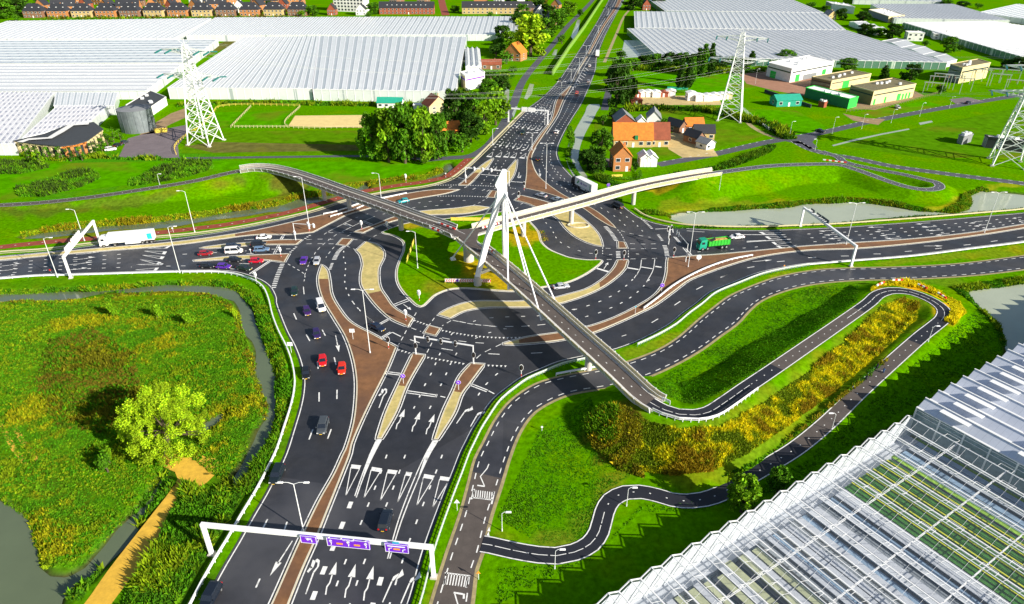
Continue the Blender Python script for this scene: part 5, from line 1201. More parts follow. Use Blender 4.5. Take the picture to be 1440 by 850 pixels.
def post_signal(x, y, label, back='black', fy=-1, rz=0.0, h=3.0):
    g = G(x, y); t = empty('traffic_light', g, rz, label, 'traffic light', 'traffic lights')
    mk(MB().tube((0,0,0), (0,0,h), .08, .07, 8), 'pole', 'lampgrey', t); mk(MB().tube((0,0,.3), (0,0,.9), .085, .085, 8), 'pole_band', 'sign_red', t); head(t, 0, h-.35, back=back, fy=fy)
    return t
for x, y, lb, bk in [
 (546.7,491,'traffic light with black board at the right corner of the brown south west triangle','black'),
 (571,452,'traffic light with white round back at the lower tip of the west ring island','sign_white'),
 (590,424,'traffic light with a white back on the southern tip of the grass heart','sign_white'),
 (395.5,362,'white backed traffic light on the lower brown divider of the west approach','sign_white'),
 (361,398,'white backed traffic light at the bend of the guard rail on the west approach','sign_white'),
 (509,324,'traffic light on the brown strip below the west bridge arm','sign_white'),
 (545,325,'traffic light at the left corner of the grass heart under the bridge','sign_white'),
 (435,326,'traffic light on the brown divider close to the tall lamp in the west','sign_white'),
 (837.5,366,'black boarded traffic light on the eastern tip of the grass heart','black'),
 (877,367,'black boarded traffic light on the east ring divider','black'),
 (947,362.5,'black boarded traffic light on the brown triangle near the dump truck','black'),
 (737,268,'black boarded traffic light on the yellowish tip of the northern triangle','black'),
 (729.5,282,'black boarded traffic light left of the two silver cars','black'),
 (733,531,'thin traffic light at the railing south of the bridge','black'),
 (571,247+10,'small signal pole beside the red cycle path in the north west','sign_white'),
]: post_signal(x, y, lb, bk)
# keep-left discs and other signs
def sign(x, y, label, shape_='disc', m='sign_purple', h=2.2, size=.45, name='road_sign', rz=0.0, w_=None):
    g = G(x, y); t = empty(name, g, rz, label, 'road sign', 'road signs'); mk(MB().tube((0,0,0), (0,0,h), .05, .05, 8), 'pole', 'lampgrey', t)
    if shape_ == 'disc':
        n = 14; mk(MB().tube((0,-.07,h-.1), (0,-.11,h-.1), size, size, n), 'sign_plate', m, t); mk(MB().tube((0,-.06,h-.1), (0,-.07,h-.1), size*1.1, size*1.1, n), 'sign_rim', 'sign_white', t)
        mk(MB().bar((-.18,-.12,h+.1), (.15,-.12,h-.28), .1, .02, up=Vector((0,1,0))), 'arrow_mark', 'sign_white', t)
    elif shape_ == 'tri':
        p_ = [(-size,-.1,h-.4), (size,-.1,h-.4), (0,-.1,h-.4+size*1.7)]; mk(MB().add(p_ + [(a,-.06,c) for a,_,c in p_], [(0,1,2),(5,4,3),(0,3,4,1),(1,4,5,2),(2,5,3,0)]), 'sign_plate', m, t)
    else: mk(MB().box((0,-.1,h-.2), ((w_ or size*2), .06, size*1.6)), 'sign_plate', m, t)
    return t
sign(567.5,540,'small purple keep left disc on the brown head of the left southern divider', size=.5)
sign(645,549,'small purple keep left disc on the brown head of the right southern divider', size=.5)
sign(930,411,'purple disc at the start of the guard rail on the eastern divider', size=.55)
sign(496.7,478,'white direction sign on the brown splitter beside the southbound lane', 'box', 'sign_white', size=.6, h=2.8)
sign(410,496,'white sign standing at the west guard rail of the southbound road', 'box', 'sign_white', size=.6, h=2.6)
sign(643,718,'white arrow sign on the grass strip between the road and the service road', 'tri', 'sign_white', size=.5)
sign(673,815,'small orange topped post at the grass corner of the service road', 'tri', 'sign_orange', size=.35, h=1.8)
sign(982,368,'white round control box sign on the brown triangle right of the tall lamp', 'disc', 'sign_white', size=.7, h=1.5)
sign(73,386,'small red and white sign in front of the left lamp on the west road', 'box', 'sign_red', size=.3, h=1.6)
sign(244,327,'pale post sign beside the red cycle path behind the lorry', 'box', 'sign_white', size=.25, h=1.7)
sign(627,250,'pale post sign beside the red cycle path near the ditch end', 'box', 'sign_white', size=.25, h=1.9)
sign(855,268,'purple disc beyond the east bridge arm behind the white box lorry', size=.6)
sign(353,357,'small white sign on the lower west divider behind the red car', 'box', 'sign_white', size=.25, h=1.6)
sign(1102,378,'small orange marker post at the guard rail of the east road', 'box', 'sign_orange', size=.2, h=1.2)
sign(762,606,'fallen looking pale post on the meadow inside the service road bend', 'box', 'sign_white', size=.2, h=1.2)
sign(893,442,'marker pole with a small blue plate behind the railing of the east exit', 'box', 'sign_teal', size=.2, h=2.4)
# chevron board and yellow boards in the heart of the roundabout
g0, g1 = P(626,399,.16), P(690,399.5,.16); d = g1 - g0; L = d.length
t = empty('chevron_board', g0, math.atan2(d.y, d.x), 'long red and white chevron board on yellow posts facing the southern entrance', 'road sign')
mk(MB().box((L/2, 0, 1.0), (L, .1, .95)), 'board', 'sign_white', t)
for k in range(7): mk(MB().box((L*k/6, .08, .75), (.12, .12, 1.6)), 'post', mat('yellow_post', (.7,.5,.03), .6) if k == 0 else bpy.data.materials['yellow_post'], t)
n = 26
for k in range(n):
    if k in (6, 7, 19, 20): continue
    x_ = (k+.3)*L/n; mk(MB().add([(x_, -.06, .56), (x_+.24, -.06, .56), (x_+.44, -.06, 1.0), (x_+.24, -.06, 1.44), (x_, -.06, 1.44), (x_+.2, -.06, 1.0)], [(0,1,2,5), (5,2,3,4)]), 'chevron', 'sign_red', t)
for x_ in (7*L/n, 20*L/n): mk(MB().box((x_, -.06, 1.0), (1.0, .03, .9)), 'disc_panel', 'sign_white', t); mk(MB().tube((x_, -.08, 1.0), (x_, -.1, 1.0), .4, .4, 12), 'blue_disc', 'sign_purple', t)
M['yellow_board'] = mat('yellow_board', (.75,.58,.08), .6, noise=.1)
def board(p, q, h, n, label, cat='board', name='yellow_board', m='yellow_board'):
    d = q - p; L = d.length; t = empty(name, p, math.atan2(d.y, d.x), label, cat)
    for k in range(n): mk(MB().box(((k+.5)*L/n, 0, h*.58), (L/n-.08, .08, h*.75)), 'panel', m, t)
    for k in range(n+1): mk(MB().box((k*L/n, .08, h*.5), (.1, .1, h)), 'post', m, t)
board(P(634,311.5,.16), P(688,312,.16), 1.5, 6, 'long yellow board on the north edge of the grass heart between the bridge arms')
board(P(572.5,370,.16), P(583,341,.16), 1.7, 5, 'yellow board seen nearly edge on beside the lamp on the grass heart')
board(P(860,250), P(875,249.5), 1.2, 1, 'yellow box shaped sign board on the lawn in front of the brick house')
# ================================================================ greenhouses
def panes(name, col, line_col, px_=1.2, py_=0.0, lw=.07, rough=.25, vent=0.0, alpha=1.0, spec=.5, vcol=(.45,.5,.55), nz=.1):
    """glass or screen surface with glazing bars every px_ metres along local x, and roof vents in rows"""
    m = mat(name, col, rough, spec=spec, noise=nz, nscale=.12); nt = m.node_tree; b = nt.nodes['Principled BSDF']
    src = b.inputs['Base Color'].links[0].from_socket
    tc = nt.nodes.new('ShaderNodeTexCoord'); sp = nt.nodes.new('ShaderNodeSeparateXYZ'); nt.links.new(tc.outputs['Object'], sp.inputs[0])
    def mth(op, a, c=None):
        n = nt.nodes.new('ShaderNodeMath'); n.operation = op
        for i, v in enumerate((a, c)):
            if v is None: continue
            if isinstance(v, (int, float)): n.inputs[i].default_value = v
            else: nt.links.new(v, n.inputs[i])
        return n.outputs[0]
    def mixc(f, a, c):
        n = nt.nodes.new('ShaderNodeMix'); n.data_type = 'RGBA'; nt.links.new(f, n.inputs['Factor']); nt.links.new(a, n.inputs[6]); n.inputs[7].default_value = (*c, 1); return n.outputs[2]
    fx = mth('FRACT', mth('DIVIDE', sp.outputs[0], px_))
    if vent:
        k = mth('FLOOR', mth('DIVIDE', sp.outputs[0], px_)); odd = mth('GREATER_THAN', mth('FRACT', mth('MULTIPLY', k, .3334)), .5)
        zz = mth('MULTIPLY', mth('GREATER_THAN', sp.outputs[2], vent), mth('LESS_THAN', sp.outputs[2], vent + .45))
        src = mixc(mth('MULTIPLY', odd, zz), src, vcol)
    src = mixc(mth('LESS_THAN', fx, lw/px_), src, line_col)
    if py_:
        fy = mth('FRACT', mth('DIVIDE', sp.outputs[1], py_)); src = mixc(mth('LESS_THAN', fy, .12/py_), src, line_col)
    nt.links.new(src, b.inputs['Base Color'])
    if alpha < 1: b.inputs['Alpha'].default_value = alpha
    return m
M['gh_white'] = panes('greenhouse_white_roof', (.54,.555,.56), (.8,.8,.8), 2.4, vent=0.01, vcol=(.38,.41,.43))
M['gh_grey'] = panes('greenhouse_grey_roof', (.42,.47,.49), (.62,.65,.66), 2.4, vent=4.75, vcol=(.34,.38,.41))
M['gh_mid'] = panes('greenhouse_patterned_roof', (.44,.44,.47), (.85,.85,.85), 3.0, vent=4.9, vcol=(.25,.26,.31))
M['gh_wall'] = panes('greenhouse_wall', (.62,.66,.64), (.35,.4,.4), 4.8, lw=.25, rough=.3); M['gh_wall_green'] = panes('greenhouse_green_wall', (.10,.22,.15), (.5,.6,.5), 4.8, lw=.3)
M['gutter'] = mat('white_gutter', (.74,.75,.76), .45)
def greenhouse(fl, fr, br_, bl, n, label, zg=4.6, zr=5.0, m='gh_white', wall='gh_wall', cross=False, world=False, cat='greenhouse'):
    """four roof corners in the photograph (front left, front right, back right, back left); ridges run front to back"""
    c = [P(*q, zg) for q in (fl, fr, br_, bl)] if not world else [Vector((*q, zg)) for q in (fl, fr, br_, bl)]
    if cross: c = [c[1], c[2], c[3], c[0]]
    A, B, C_, D = c; d = (D - A); ang = math.atan2(d.y, d.x); t = empty('greenhouse', (A.x, A.y, 0), ang, label, cat)
    Rm = Matrix.Rotation(-ang, 3, 'Z'); o = Vector((A.x, A.y, 0)); q = [Rm @ (p - o) for p in c]
    roof, gut = MB(), MB(); gab, gab2 = MB(), MB()
    for k in range(n):
        f0, f1 = q[0].lerp(q[1], k/n), q[0].lerp(q[1], (k+1)/n); b0, b1 = q[3].lerp(q[2], k/n), q[3].lerp(q[2], (k+1)/n)
        fm, bm_ = f0.lerp(f1, .5), b0.lerp(b1, .5); fm.z = bm_.z = zr
        seg = 1
        roof.add([f0, b0, bm_, fm], [(0,1,2,3)][:1]); roof.add([fm, bm_, b1, f1], [(0,1,2,3)])
        gut.bar(f0 + Vector((0,0,.05)), b0 + Vector((0,0,.05)), .55, .22); gut.bar(fm, bm_, .28, .16)
        gab.add([f0, f1, fm], [(0,1,2)]); gab2.add([b0, b1, bm_], [(1,0,2)])
    gut.bar(q[1] + Vector((0,0,.05)), q[2] + Vector((0,0,.05)), .55, .22); gut.bar(q[0], q[1], .3, .3); gut.bar(q[3], q[2], .3, .3)
    rf = mk(roof, 'roof', m, t); mk(gut, 'gutter', 'gutter', rf); mk(gab, 'gable', 'gh_wall', t); mk(gab2, 'gable', 'gh_wall', t)
    for a, b_ in ((0,1), (1,2), (2,3), (3,0)):
        a, b_ = q[a], q[b_]; w_ = b_ - a; wl = MB().add([(a.x,a.y,0), (b_.x,b_.y,0), (b_.x,b_.y,zg), (a.x,a.y,zg)], [(0,1,2,3)])
        wo = mk(wl, 'wall', wall, t)
    cols = MB()
    for k in range(n+1):
        f = q[0].lerp(q[1], k/n); cols.box((f.x, f.y - .0, zg/2), (.22, .22, zg))
    tag(mk(cols, 'columns', 'gutter', t), kind='stuff'); return t
L_ = 'greenhouse'
greenhouse((440,126),(640,129),(656,52.5),(450,51.5), 17, 'bright white greenhouse block behind the riding arena, right half of the largest left block', zg=6, zr=6.5)
greenhouse((236,124),(438,125),(449,51.5),(341,53), 17, 'bright white greenhouse block behind the left lattice pylon with a stepped front', zg=6, zr=6.5)
greenhouse((262,50),(727,49),(730,23.5),(303,25), 56, 'long far white greenhouse strip running in front of the terraced rows')
greenhouse((-60,55),(243,54.5),(297,26),(10,30), 34, 'far left white greenhouse below the row of dark roofed houses')
greenhouse((-90,90),(262,88),(306,56),(-60,57.5), 9, 'grey glazed greenhouse band on the left between two white ones', cross=True, m='gh_grey')
greenhouse((-150,129),(205,128),(256,90.5),(-90,92), 8, 'white greenhouse band on the left above the curved office', cross=True)
greenhouse((-180,203),(20,203),(75,131),(-60,131), 22, 'patterned greenhouse at the left picture edge next to the curved office', m='gh_mid', zg=4.8, zr=5.6)
greenhouse((30,196),(128,170),(150,150),(80,150), 12, 'patterned greenhouse right behind the curved office', m='gh_mid', zg=4.7, zr=5.5)
greenhouse((76,149),(160,149),(165,131),(79,131), 10, 'closed white screened greenhouse section behind the curved office')
greenhouse((656,58),(676,60),(682,95),(660,96), 3, 'small white glasshouse annex at the right end of the left complex', zr=6.2) if False else None
greenhouse((655,94),(677,94),(674,69),(654,69), 3, 'small white glasshouse annex at the right end of the left complex', zr=6.0)
greenhouse((926,80),(1332,88),(1190,43),(882,40.5), 40, 'large white greenhouse behind the poplars on the right', m='gh_white', wall='gh_wall_green')
greenhouse((893,39.5),(1189,42.5),(1158,18.5),(892,16.5), 38, 'middle white greenhouse band on the upper right', wall='gh_wall_green')
greenhouse((935,15.5),(1158,18),(1100,-6),(905,-6), 34, 'uppermost white greenhouse on the right cut by the picture edge', wall='gh_wall_green')
greenhouse((1270,32),(1436,80),(1600,60),(1395,30), 30, 'white greenhouse at the right picture edge with a greenish side wall', wall='gh_wall_green', m='gh_white')
greenhouse((1258,26),(1420,29),(1340,6),(1225,6), 26, 'far white greenhouse above the right edge greenhouse')
greenhouse((1375,18),(1500,35),(1560,16),(1430,6), 16, 'small bluish greenhouse in the top right corner', m='gh_grey')
greenhouse((1200,0),(1330,3),(1300,-12),(1200,-12), 14, 'thin greenhouse strip at the top right edge')
greenhouse((1240,58),(1330,88),(1346,84),(1262,54), 3, 'narrow white plastic greenhouse beside the drive on the right', zg=3.5, zr=4.6)
greenhouse((1195,31),(1232,44),(1248,42),(1212,30), 3, 'short white plastic greenhouse among the trees on the upper right', zg=3.5, zr=4.6)
# ---- the two near greenhouses, bottom right
M['n1_roof'] = panes('near_screened_roof', (.60,.64,.72), (.45,.48,.55), 1.15, lw=.05, rough=.3); M['n1_glass'] = mat('near_wall_glass', (.20,.27,.28), .15, noise=.3, nscale=.6)
C1 = P(1290, 573, 6.2); e_ = Vector((.844,.536,0)); u_ = Vector((.536,-.844,0)); angu = math.atan2(u_.y, u_.x)
def loc(p): q = Vector((p.x - C1.x, p.y - C1.y, 0)); return q.dot(u_), q.dot(e_)          # local x along ridges, local y along the ditch
t = empty('greenhouse', (C1.x, C1.y, 0), angu, 'near tall greenhouse with bluish screened roof and open vents at the right edge', 'greenhouse')
BW, NB, LN = 4.47, 21, 62.0
roof, gab, gut = MB(), MB(), MB()
for k in range(NB):
    y0, y1 = k*BW, (k+1)*BW; ym = (y0+y1)/2
    roof.add([(0,y0,6.2),(LN,y0,6.2),(LN,ym,7.5),(0,ym,7.5)], [(0,1,2,3)]); roof.add([(0,ym,7.5),(LN,ym,7.5),(LN,y1,6.2),(0,y1,6.2)], [(0,1,2,3)])
    gab.add([(0,y0,6.2),(0,y1,6.2),(0,ym,7.5)], [(0,2,1)])
    gut.bar((-.1,ym,7.53), (LN,ym,7.53), .28, .14); gut.bar((-.1,y0,6.25), (LN,y0,6.25), .6, .12)
rf = mk(roof, 'roof', 'n1_roof', t); mk(gut, 'gutter', 'gutter', rf); mk(gab, 'gable', 'n1_roof', t)
vm = MB().bar((0,0,0), (5.2,0,0), 1.35, .1).mesh('vent', M['gutter'])
for k in range(NB):
    for j in range(4):
        x_ = 3.6 + 13.4*j + .15*math.sin(k*2.1 + j)
        o = bpy.data.objects.new('vent', vm); COL.objects.link(o); o.parent = t; o.location = (x_, (k+.5)*BW - 1.2, 7.42); o.rotation_euler = (R(-3), 0, 0)
ws = MB().add([(0,0,0),(LN,0,0),(LN,0,6.2),(0,0,6.2)], [(0,1,2,3)]); mk(ws, 'wall', 'n1_glass', t)
wf = MB().add([(0,0,0),(0,NB*BW,0),(0,NB*BW,6.2),(0,0,6.2)], [(3,2,1,0)]); mk(wf, 'wall', 'n1_glass', t)
fr = MB()
for k in range(14): fr.box((k*4.5,-.06,3.1), (.28,.2,6.2))
for z_ in (4.9, 5.7, 3.6): fr.bar((0,-.08,z_), (LN,-.08,z_), .12, .1)
for k in range(NB*2): fr.box((-.06, k*BW/2, 3.1), (.14,.1,6.2))
mk(fr, 'wall_frame', 'lampgrey', t)
# lower glass house
gl = bpy.data.materials.new('clear_roof_glass'); gl.use_nodes = True; nt = gl.node_tree; nt.nodes.clear()
o_ = nt.nodes.new('ShaderNodeOutputMaterial'); mxs = nt.nodes.new('ShaderNodeMixShader'); tb = nt.nodes.new('ShaderNodeBsdfTransparent'); gb = nt.nodes.new('ShaderNodeBsdfGlossy'); gb.inputs['Roughness'].default_value = .12; db = nt.nodes.new('ShaderNodeBsdfDiffuse'); db.inputs['Color'].default_value = (.75,.82,.86,1)
m2_ = nt.nodes.new('ShaderNodeMixShader'); m2_.inputs[0].default_value = .5; nt.links.new(gb.outputs[0], m2_.inputs[1]); nt.links.new(db.outputs[0], m2_.inputs[2])
mxs.inputs[0].default_value = .1; nt.links.new(tb.outputs[0], mxs.inputs[1]); nt.links.new(m2_.outputs[0], mxs.inputs[2]); nt.links.new(mxs.outputs[0], o_.inputs[0])
M['clear'] = gl
C2 = P(1283, 583, 4.6); C3 = P(840, 850, 4.6)
x_off = ((C2 - C1).dot(u_) + (C3 - C1).dot(u_))/2; ang2 = angu
O2 = C1 + u_*x_off; t2 = empty('greenhouse', (O2.x, O2.y, 0), angu, 'near transparent glasshouse with crop rows and green plants showing through its roof', 'greenhouse')
Y0 = -.9; NB2 = 30; BW2 = 4.05; L2 = 66.0
roof, fr, gut = MB(), MB(), MB(); zg, zr = 4.4, 5.4
def e_of(px, py, z=1.0): q = P(px, py, z) - O2; return q.dot(e_)
yG1, yG0 = e_of(1255, 640), e_of(1172, 672); yW0 = e_of(1060, 745)
for k in range(NB2):
    y1, y0 = Y0 - k*BW2, Y0 - (k+1)*BW2; ym = (y0+y1)/2
    roof.add([(0,y0,zg),(L2,y0,zg),(L2,ym,zr),(0,ym,zr)], [(0,1,2,3)]); roof.add([(0,ym,zr),(L2,ym,zr),(L2,y1,zg),(0,y1,zg)], [(0,1,2,3)])
    roof.add([(0,y0,zg),(0,y1,zg),(0,ym,zr)], [(0,2,1)])
    gut.bar((0,ym,zr+.03), (L2,ym,zr+.03), .12, .1); gut.bar((0,y0,zg), (L2,y0,zg), .22, .16)
    fr.bar((-.02,y0,zg), (-.02,ym,zr), .14, .14); fr.bar((-.02,ym,zr), (-.02,y1,zg), .14, .14); fr.bar((-.02,y0,zg),(-.02,y0,0), .16, .16)
    for j in range(1, int(L2/2.2)):
        x_ = j*2.2
        fr.bar((x_,y0,zg+.03),(x_,ym,zr+.03), .035, .03); fr.bar((x_,ym,zr+.03),(x_,y1,zg+.03), .035, .03)
roof.add([(0,Y0-NB2*BW2,0),(0,Y0,0),(0,Y0,zg),(0,Y0-NB2*BW2,zg)], [(3,2,1,0)])
mk(roof, 'roof_glass', 'clear', t2); mk(gut, 'gutter', 'gutter', t2); tag(mk(fr, 'glazing_bars', 'gutter', t2), kind='stuff')
ss = MB().box((.35, (Y0+Y0-NB2*BW2)/2, 2.1), (.08, NB2*BW2, 4.2))  # opaque sheet added behind the glass so the house casts a solid shadow
for k in range(NB2):
    y1, y0 = Y0 - k*BW2, Y0 - (k+1)*BW2; ss.add([(.35,y0,4.2),(.35,y1,4.2),(.35,(y0+y1)/2,zr-.12)], [(0,1,2)])
M['screen'] = mat('shadow_screen', (.50,.54,.57), .6, noise=.3, nscale=.8); mk(ss, 'shadow_screen', 'screen', t2)
tr = MB()
for j in range(1, 8):
    x_ = j*8.4 + .4
    for z_ in (4.2, 3.75): tr.bar((x_,Y0,z_), (x_,Y0-NB2*BW2,z_), .1, .08)
mk(tr, 'truss', 'gutter', t2)
vt = MB()
for k in range(NB2):
    for j in range(7):
        x_ = 7 + j*9.2 + (k % 2)*2.2; ym = Y0 - (k+.5)*BW2
        for a, b_ in (((x_,ym+.1,zr+.1),(x_,ym+1.2,zr+.05)), ((x_+2.2,ym+.1,zr+.1),(x_+2.2,ym+1.2,zr+.05)), ((x_,ym+1.2,zr+.05),(x_+2.2,ym+1.2,zr+.05))): vt.bar(a, b_, .05, .05)
tag(mk(vt, 'roof_vents', 'gutter', t2), kind='stuff')
M['n_white'] = mat('white_ground_sheet', (.44,.47,.52), .8, noise=.14, nscale=.5); M['n_cream'] = mat('cream_crop_bench', (.36,.39,.24), .85, noise=.22, nscale=.7); M['n_dark'] = mat('dark_pond_floor', (.03,.06,.08), .5, noise=.3, nscale=.5)
M['n_green'] = mat('seedling_green', (.03,.15,.012), .9, noise=.6, nscale=2.5); M['n_yel'] = mat('yellow_pipe', (.62,.62,.03), .5); M['n_blue'] = mat('blue_grey_film', (.22,.32,.44), .5, noise=.35, nscale=.4); M['n_grey'] = mat('grey_walkway', (.2,.23,.26), .8, noise=.2, nscale=.6); M['n_lime'] = mat('lime_crop', (.25,.45,.04), .9, noise=.5, nscale=2)
yA = Y0; yB = Y0 - NB2*BW2; AX = 3.0
mk(MB().box((L2/2, (yA+yB)/2, .05), (L2, yA-yB-.1, .1)), 'floor', 'n_grey', t2)
mk(MB().box((AX/2, (yA+yB)/2, .14), (AX-.4, yA-yB-.4, .06)), 'aisle', 'n_white', t2)
M['n_grey2'] = M['n_grey']
rows = {k: MB() for k in ('n_grey2','n_white','n_cream','n_dark','n_green','n_yel','n_blue','n_lime')}
y = yA - .4; i = 0
while y > yB + 1:
    w_ = 1.35 if not (yG0 < y < yG1) else 1.0
    x0, x1 = AX, L2
    if y > yG1 + .5: key = ('n_blue','n_blue','n_white','n_blue')[i % 4]
    elif y > yG1 - .6: key = 'n_lime'
    elif y > yG0: key = 'n_green'
    elif y > yW0: key = ('n_white','n_white','n_blue','n_white','n_grey2')[i % 5]
    else: key = ('n_cream','n_white','n_cream','n_dark')[i % 4]; w_ = .95 if key == 'n_dark' else 1.35
    h_ = {'n_green':.9,'n_lime':1.3,'n_white':.8,'n_cream':.9,'n_dark':.16,'n_blue':.3,'n_grey2':.4}[key]
    xs0 = AX + (.3*((i*7) % 5) if key == 'n_cream' else 0)
    rows[key].box(((xs0+x1)/2, y - w_/2, h_), (x1-xs0, w_*.9, .12))
    if key == 'n_green' and i % 2 == 0: rows['n_yel'].box(((xs0+x1)/2, y, 1.15), (x1-xs0, .24, .1))
    y -= w_ + (.12 if key != 'n_green' else .05); i += 1
rows['n_dark'].box((AX+.3, (yW0+yB)/2, .3), (.35, yW0-yB, .1))
for k, mb in rows.items():
    if mb.v: mk(mb, {'n_yel':'pipes','n_green':'plant_rows','n_lime':'plant_rows','n_dark':'dark_channels'}.get(k, 'benches'), k, t2)
# ================================================================ buildings
def bm_(name, col, **k): M[name] = mat(name, col, k.pop('rough', .8), noise=k.pop('noise', .14), nscale=k.pop('nscale', .5), **k)
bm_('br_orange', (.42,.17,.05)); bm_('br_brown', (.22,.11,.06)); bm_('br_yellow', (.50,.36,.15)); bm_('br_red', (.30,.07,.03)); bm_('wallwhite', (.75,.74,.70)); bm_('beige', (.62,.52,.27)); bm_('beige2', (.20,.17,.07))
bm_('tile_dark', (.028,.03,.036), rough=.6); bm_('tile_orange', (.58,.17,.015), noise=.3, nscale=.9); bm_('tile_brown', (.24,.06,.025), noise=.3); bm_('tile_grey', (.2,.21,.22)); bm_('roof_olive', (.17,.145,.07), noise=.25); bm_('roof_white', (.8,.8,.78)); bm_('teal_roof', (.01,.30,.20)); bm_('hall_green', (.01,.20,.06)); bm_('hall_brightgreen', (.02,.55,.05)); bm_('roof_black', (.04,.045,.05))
M['win'] = mat('window_glass', (.03,.04,.05), .1); M['winframe'] = mat('window_frame', (.8,.8,.78), .5)
def house_parts(t, W, D, hw, hr, kind, wall, roof, nw=3, floors=2, chim=True, skyl=0, ov=.35):
    w_, d_ = W/2, D/2
    wl = MB().box((0,0,hw/2), (W,D,hw))
    if kind == 'gable_x': wl.add([(-w_,-d_,hw),(-w_,d_,hw),(-w_,0,hw+hr*.98)], [(0,2,1)]).add([(w_,-d_,hw),(w_,d_,hw),(w_,0,hw+hr*.98)], [(0,1,2)])
    if kind == 'gable_y': wl.add([(-w_,-d_,hw),(w_,-d_,hw),(0,-d_,hw+hr*.98)], [(0,1,2)]).add([(-w_,d_,hw),(w_,d_,hw),(0,d_,hw+hr*.98)], [(0,2,1)])
    mk(wl, 'wall', wall, t)
    r = MB(); a, b_ = w_+ov, d_+ov; z0, z1 = hw-.1, hw+hr; th = .22
    if kind == 'hip':
        i = min(a, b_)*.8
        tp = [(-a,-b_),(a,-b_),(a,b_),(-a,b_)]; rx = a - i
        r.add([(*p,z0) for p in tp] + [(-rx,0,z1),(rx,0,z1)] , [(0,1,5,4),(1,2,5),(2,3,4,5),(3,0,4),(3,2,1,0)])
    elif kind == 'gable_x':
        for s_ in (-1,1): r.add([(-a,s_*b_,z0),(a,s_*b_,z0),(a,0,z1),(-a,0,z1),(-a,s_*b_,z0+th),(a,s_*b_,z0+th),(a,0,z1+th),(-a,0,z1+th)], [(0,1,2,3),(7,6,5,4),(0,4,5,1),(0,3,7,4),(1,5,6,2)])
    elif kind == 'gable_y':
        for s_ in (-1,1): r.add([(s_*a,-b_,z0),(s_*a,b_,z0),(0,b_,z1),(0,-b_,z1),(s_*a,-b_,z0+th),(s_*a,b_,z0+th),(0,b_,z1+th),(0,-b_,z1+th)], [(0,1,2,3),(7,6,5,4),(0,4,5,1),(0,3,7,4),(1,5,6,2)])
    else: r.box((0,0,hw+.12), (W+.5,D+.5,.24)); r.box((0,-d_-.1,hw+.3),(W+.5,.3,.3)); r.box((0,d_+.1,hw+.3),(W+.5,.3,.3)); r.box((-w_-.1,0,hw+.3),(.3,D+.1,.3)); r.box((w_+.1,0,hw+.3),(.3,D+.1,.3))
    ro = mk(r, 'roof', roof, t)
    if chim: mk(MB().box((w_*.35, .3, hw+hr*.95), (.8,.8,1.6)), 'chimney', wall, ro)
    for k in range(skyl): mk(MB().bar((-w_*.7 + W*.7*k/max(1,skyl-1)-.5, -d_*.55, hw+hr*.5), (-w_*.7 + W*.7*k/max(1,skyl-1)+.5, -d_*.55, hw+hr*.5), .9, .5), 'skylight', 'winframe', ro)
    fh = hw/floors
    for f in range(floors):
        for k in range(nw):
            x_ = -w_ + W*(k+.5)/nw; z_ = fh*(f+.55)
            if f == 0 and k == nw//2: mk(MB().box((x_,-d_-.03,1.05), (1.0,.1,2.1)), 'door', 'winframe', t); continue
            fo = mk(MB().box((x_,-d_-.03,z_), (min(1.8, W/nw*.6),.08,fh*.5)), 'window', 'winframe', t); mk(MB().box((x_,-d_-.08,z_), (min(1.8, W/nw*.6)-.25,.04,fh*.5-.25)), 'pane', 'win', fo)
    for s_ in (-1, 1):
        for f in range(floors):
            fo = mk(MB().box((s_*(w_+.03),0,fh*(f+.55)), (.08,1.6,fh*.5)), 'window', 'winframe', t); mk(MB().box((s_*(w_+.08),0,fh*(f+.55)), (.04,1.35,fh*.5-.25)), 'pane', 'win', fo)
def house(px, py, W, D, hw, hr, rz, kind, wall, roof, label, name='house', cat='house', group=None, **k):
    g = P(px, py); d = Vector((0, D/2, 0)); d.rotate(Matrix.Rotation(rz, 3, 'Z')); t = empty(name, (g.x + d.x, g.y + d.y, 0), rz, label, cat, group); house_parts(t, W, D, hw, hr, kind, wall, roof, **k); return t
# far village, front row of paired houses behind the greenhouse
pr = {}
def vhouse(px, py, key, label, rz=0.0, sc=1.0):
    wl, rf, kd, W = {'a': ('br_brown','tile_dark','hip',19), 'b': ('br_orange','tile_dark','hip',19), 'c': ('br_yellow','tile_dark','hip',19), 'g': ('br_orange','tile_dark','gable_y',11), 'h': ('br_red','tile_dark','gable_y',10), 't': ('br_orange','tile_dark','gable_x',24), 'w': ('wallwhite','tile_dark','gable_y',12)}[key]
    if key not in pr:
        t = pr[key] = empty('house', (0,0,0)); house_parts(t, W, 11, 6.2, 6.5, kd, wl, rf, nw=5 if W > 15 else 3, skyl=3 if W > 15 else 0); bpy.context.view_layer.update()
    else: t = copy_tree(pr[key])
    g = P(px, py); t.location = (g.x, g.y, 0); t.rotation_euler = (0,0,rz); t.scale = (sc,sc,sc); tag(t, label, 'house', 'village houses behind the greenhouses'); return t
NUM = ['first','second','third','fourth','fifth','sixth','seventh','eighth','ninth','tenth','eleventh','twelfth','thirteenth']
for k in range(12):
    key = 'abcbacbcabca'[k]; cn = {'a':'grey brown','b':'orange','c':'yellow'}[key]
    vhouse(52 + 33.5*k, 24.5 - .25*k, key, f'{cn} brick hipped roof house, {NUM[k]} from the left in the front village row', R(2*math.sin(k)))
for k in range(13):
    key = 'gthgtghgtwghg'[k]; vhouse(62 + 30.5*k + 5*math.sin(k*3.1), 15.5 + 2.2*math.sin(k*2.2), key, f'dark roofed house, {NUM[k]} from the left in the second village row', R(20*math.sin(k*1.7)), .95)
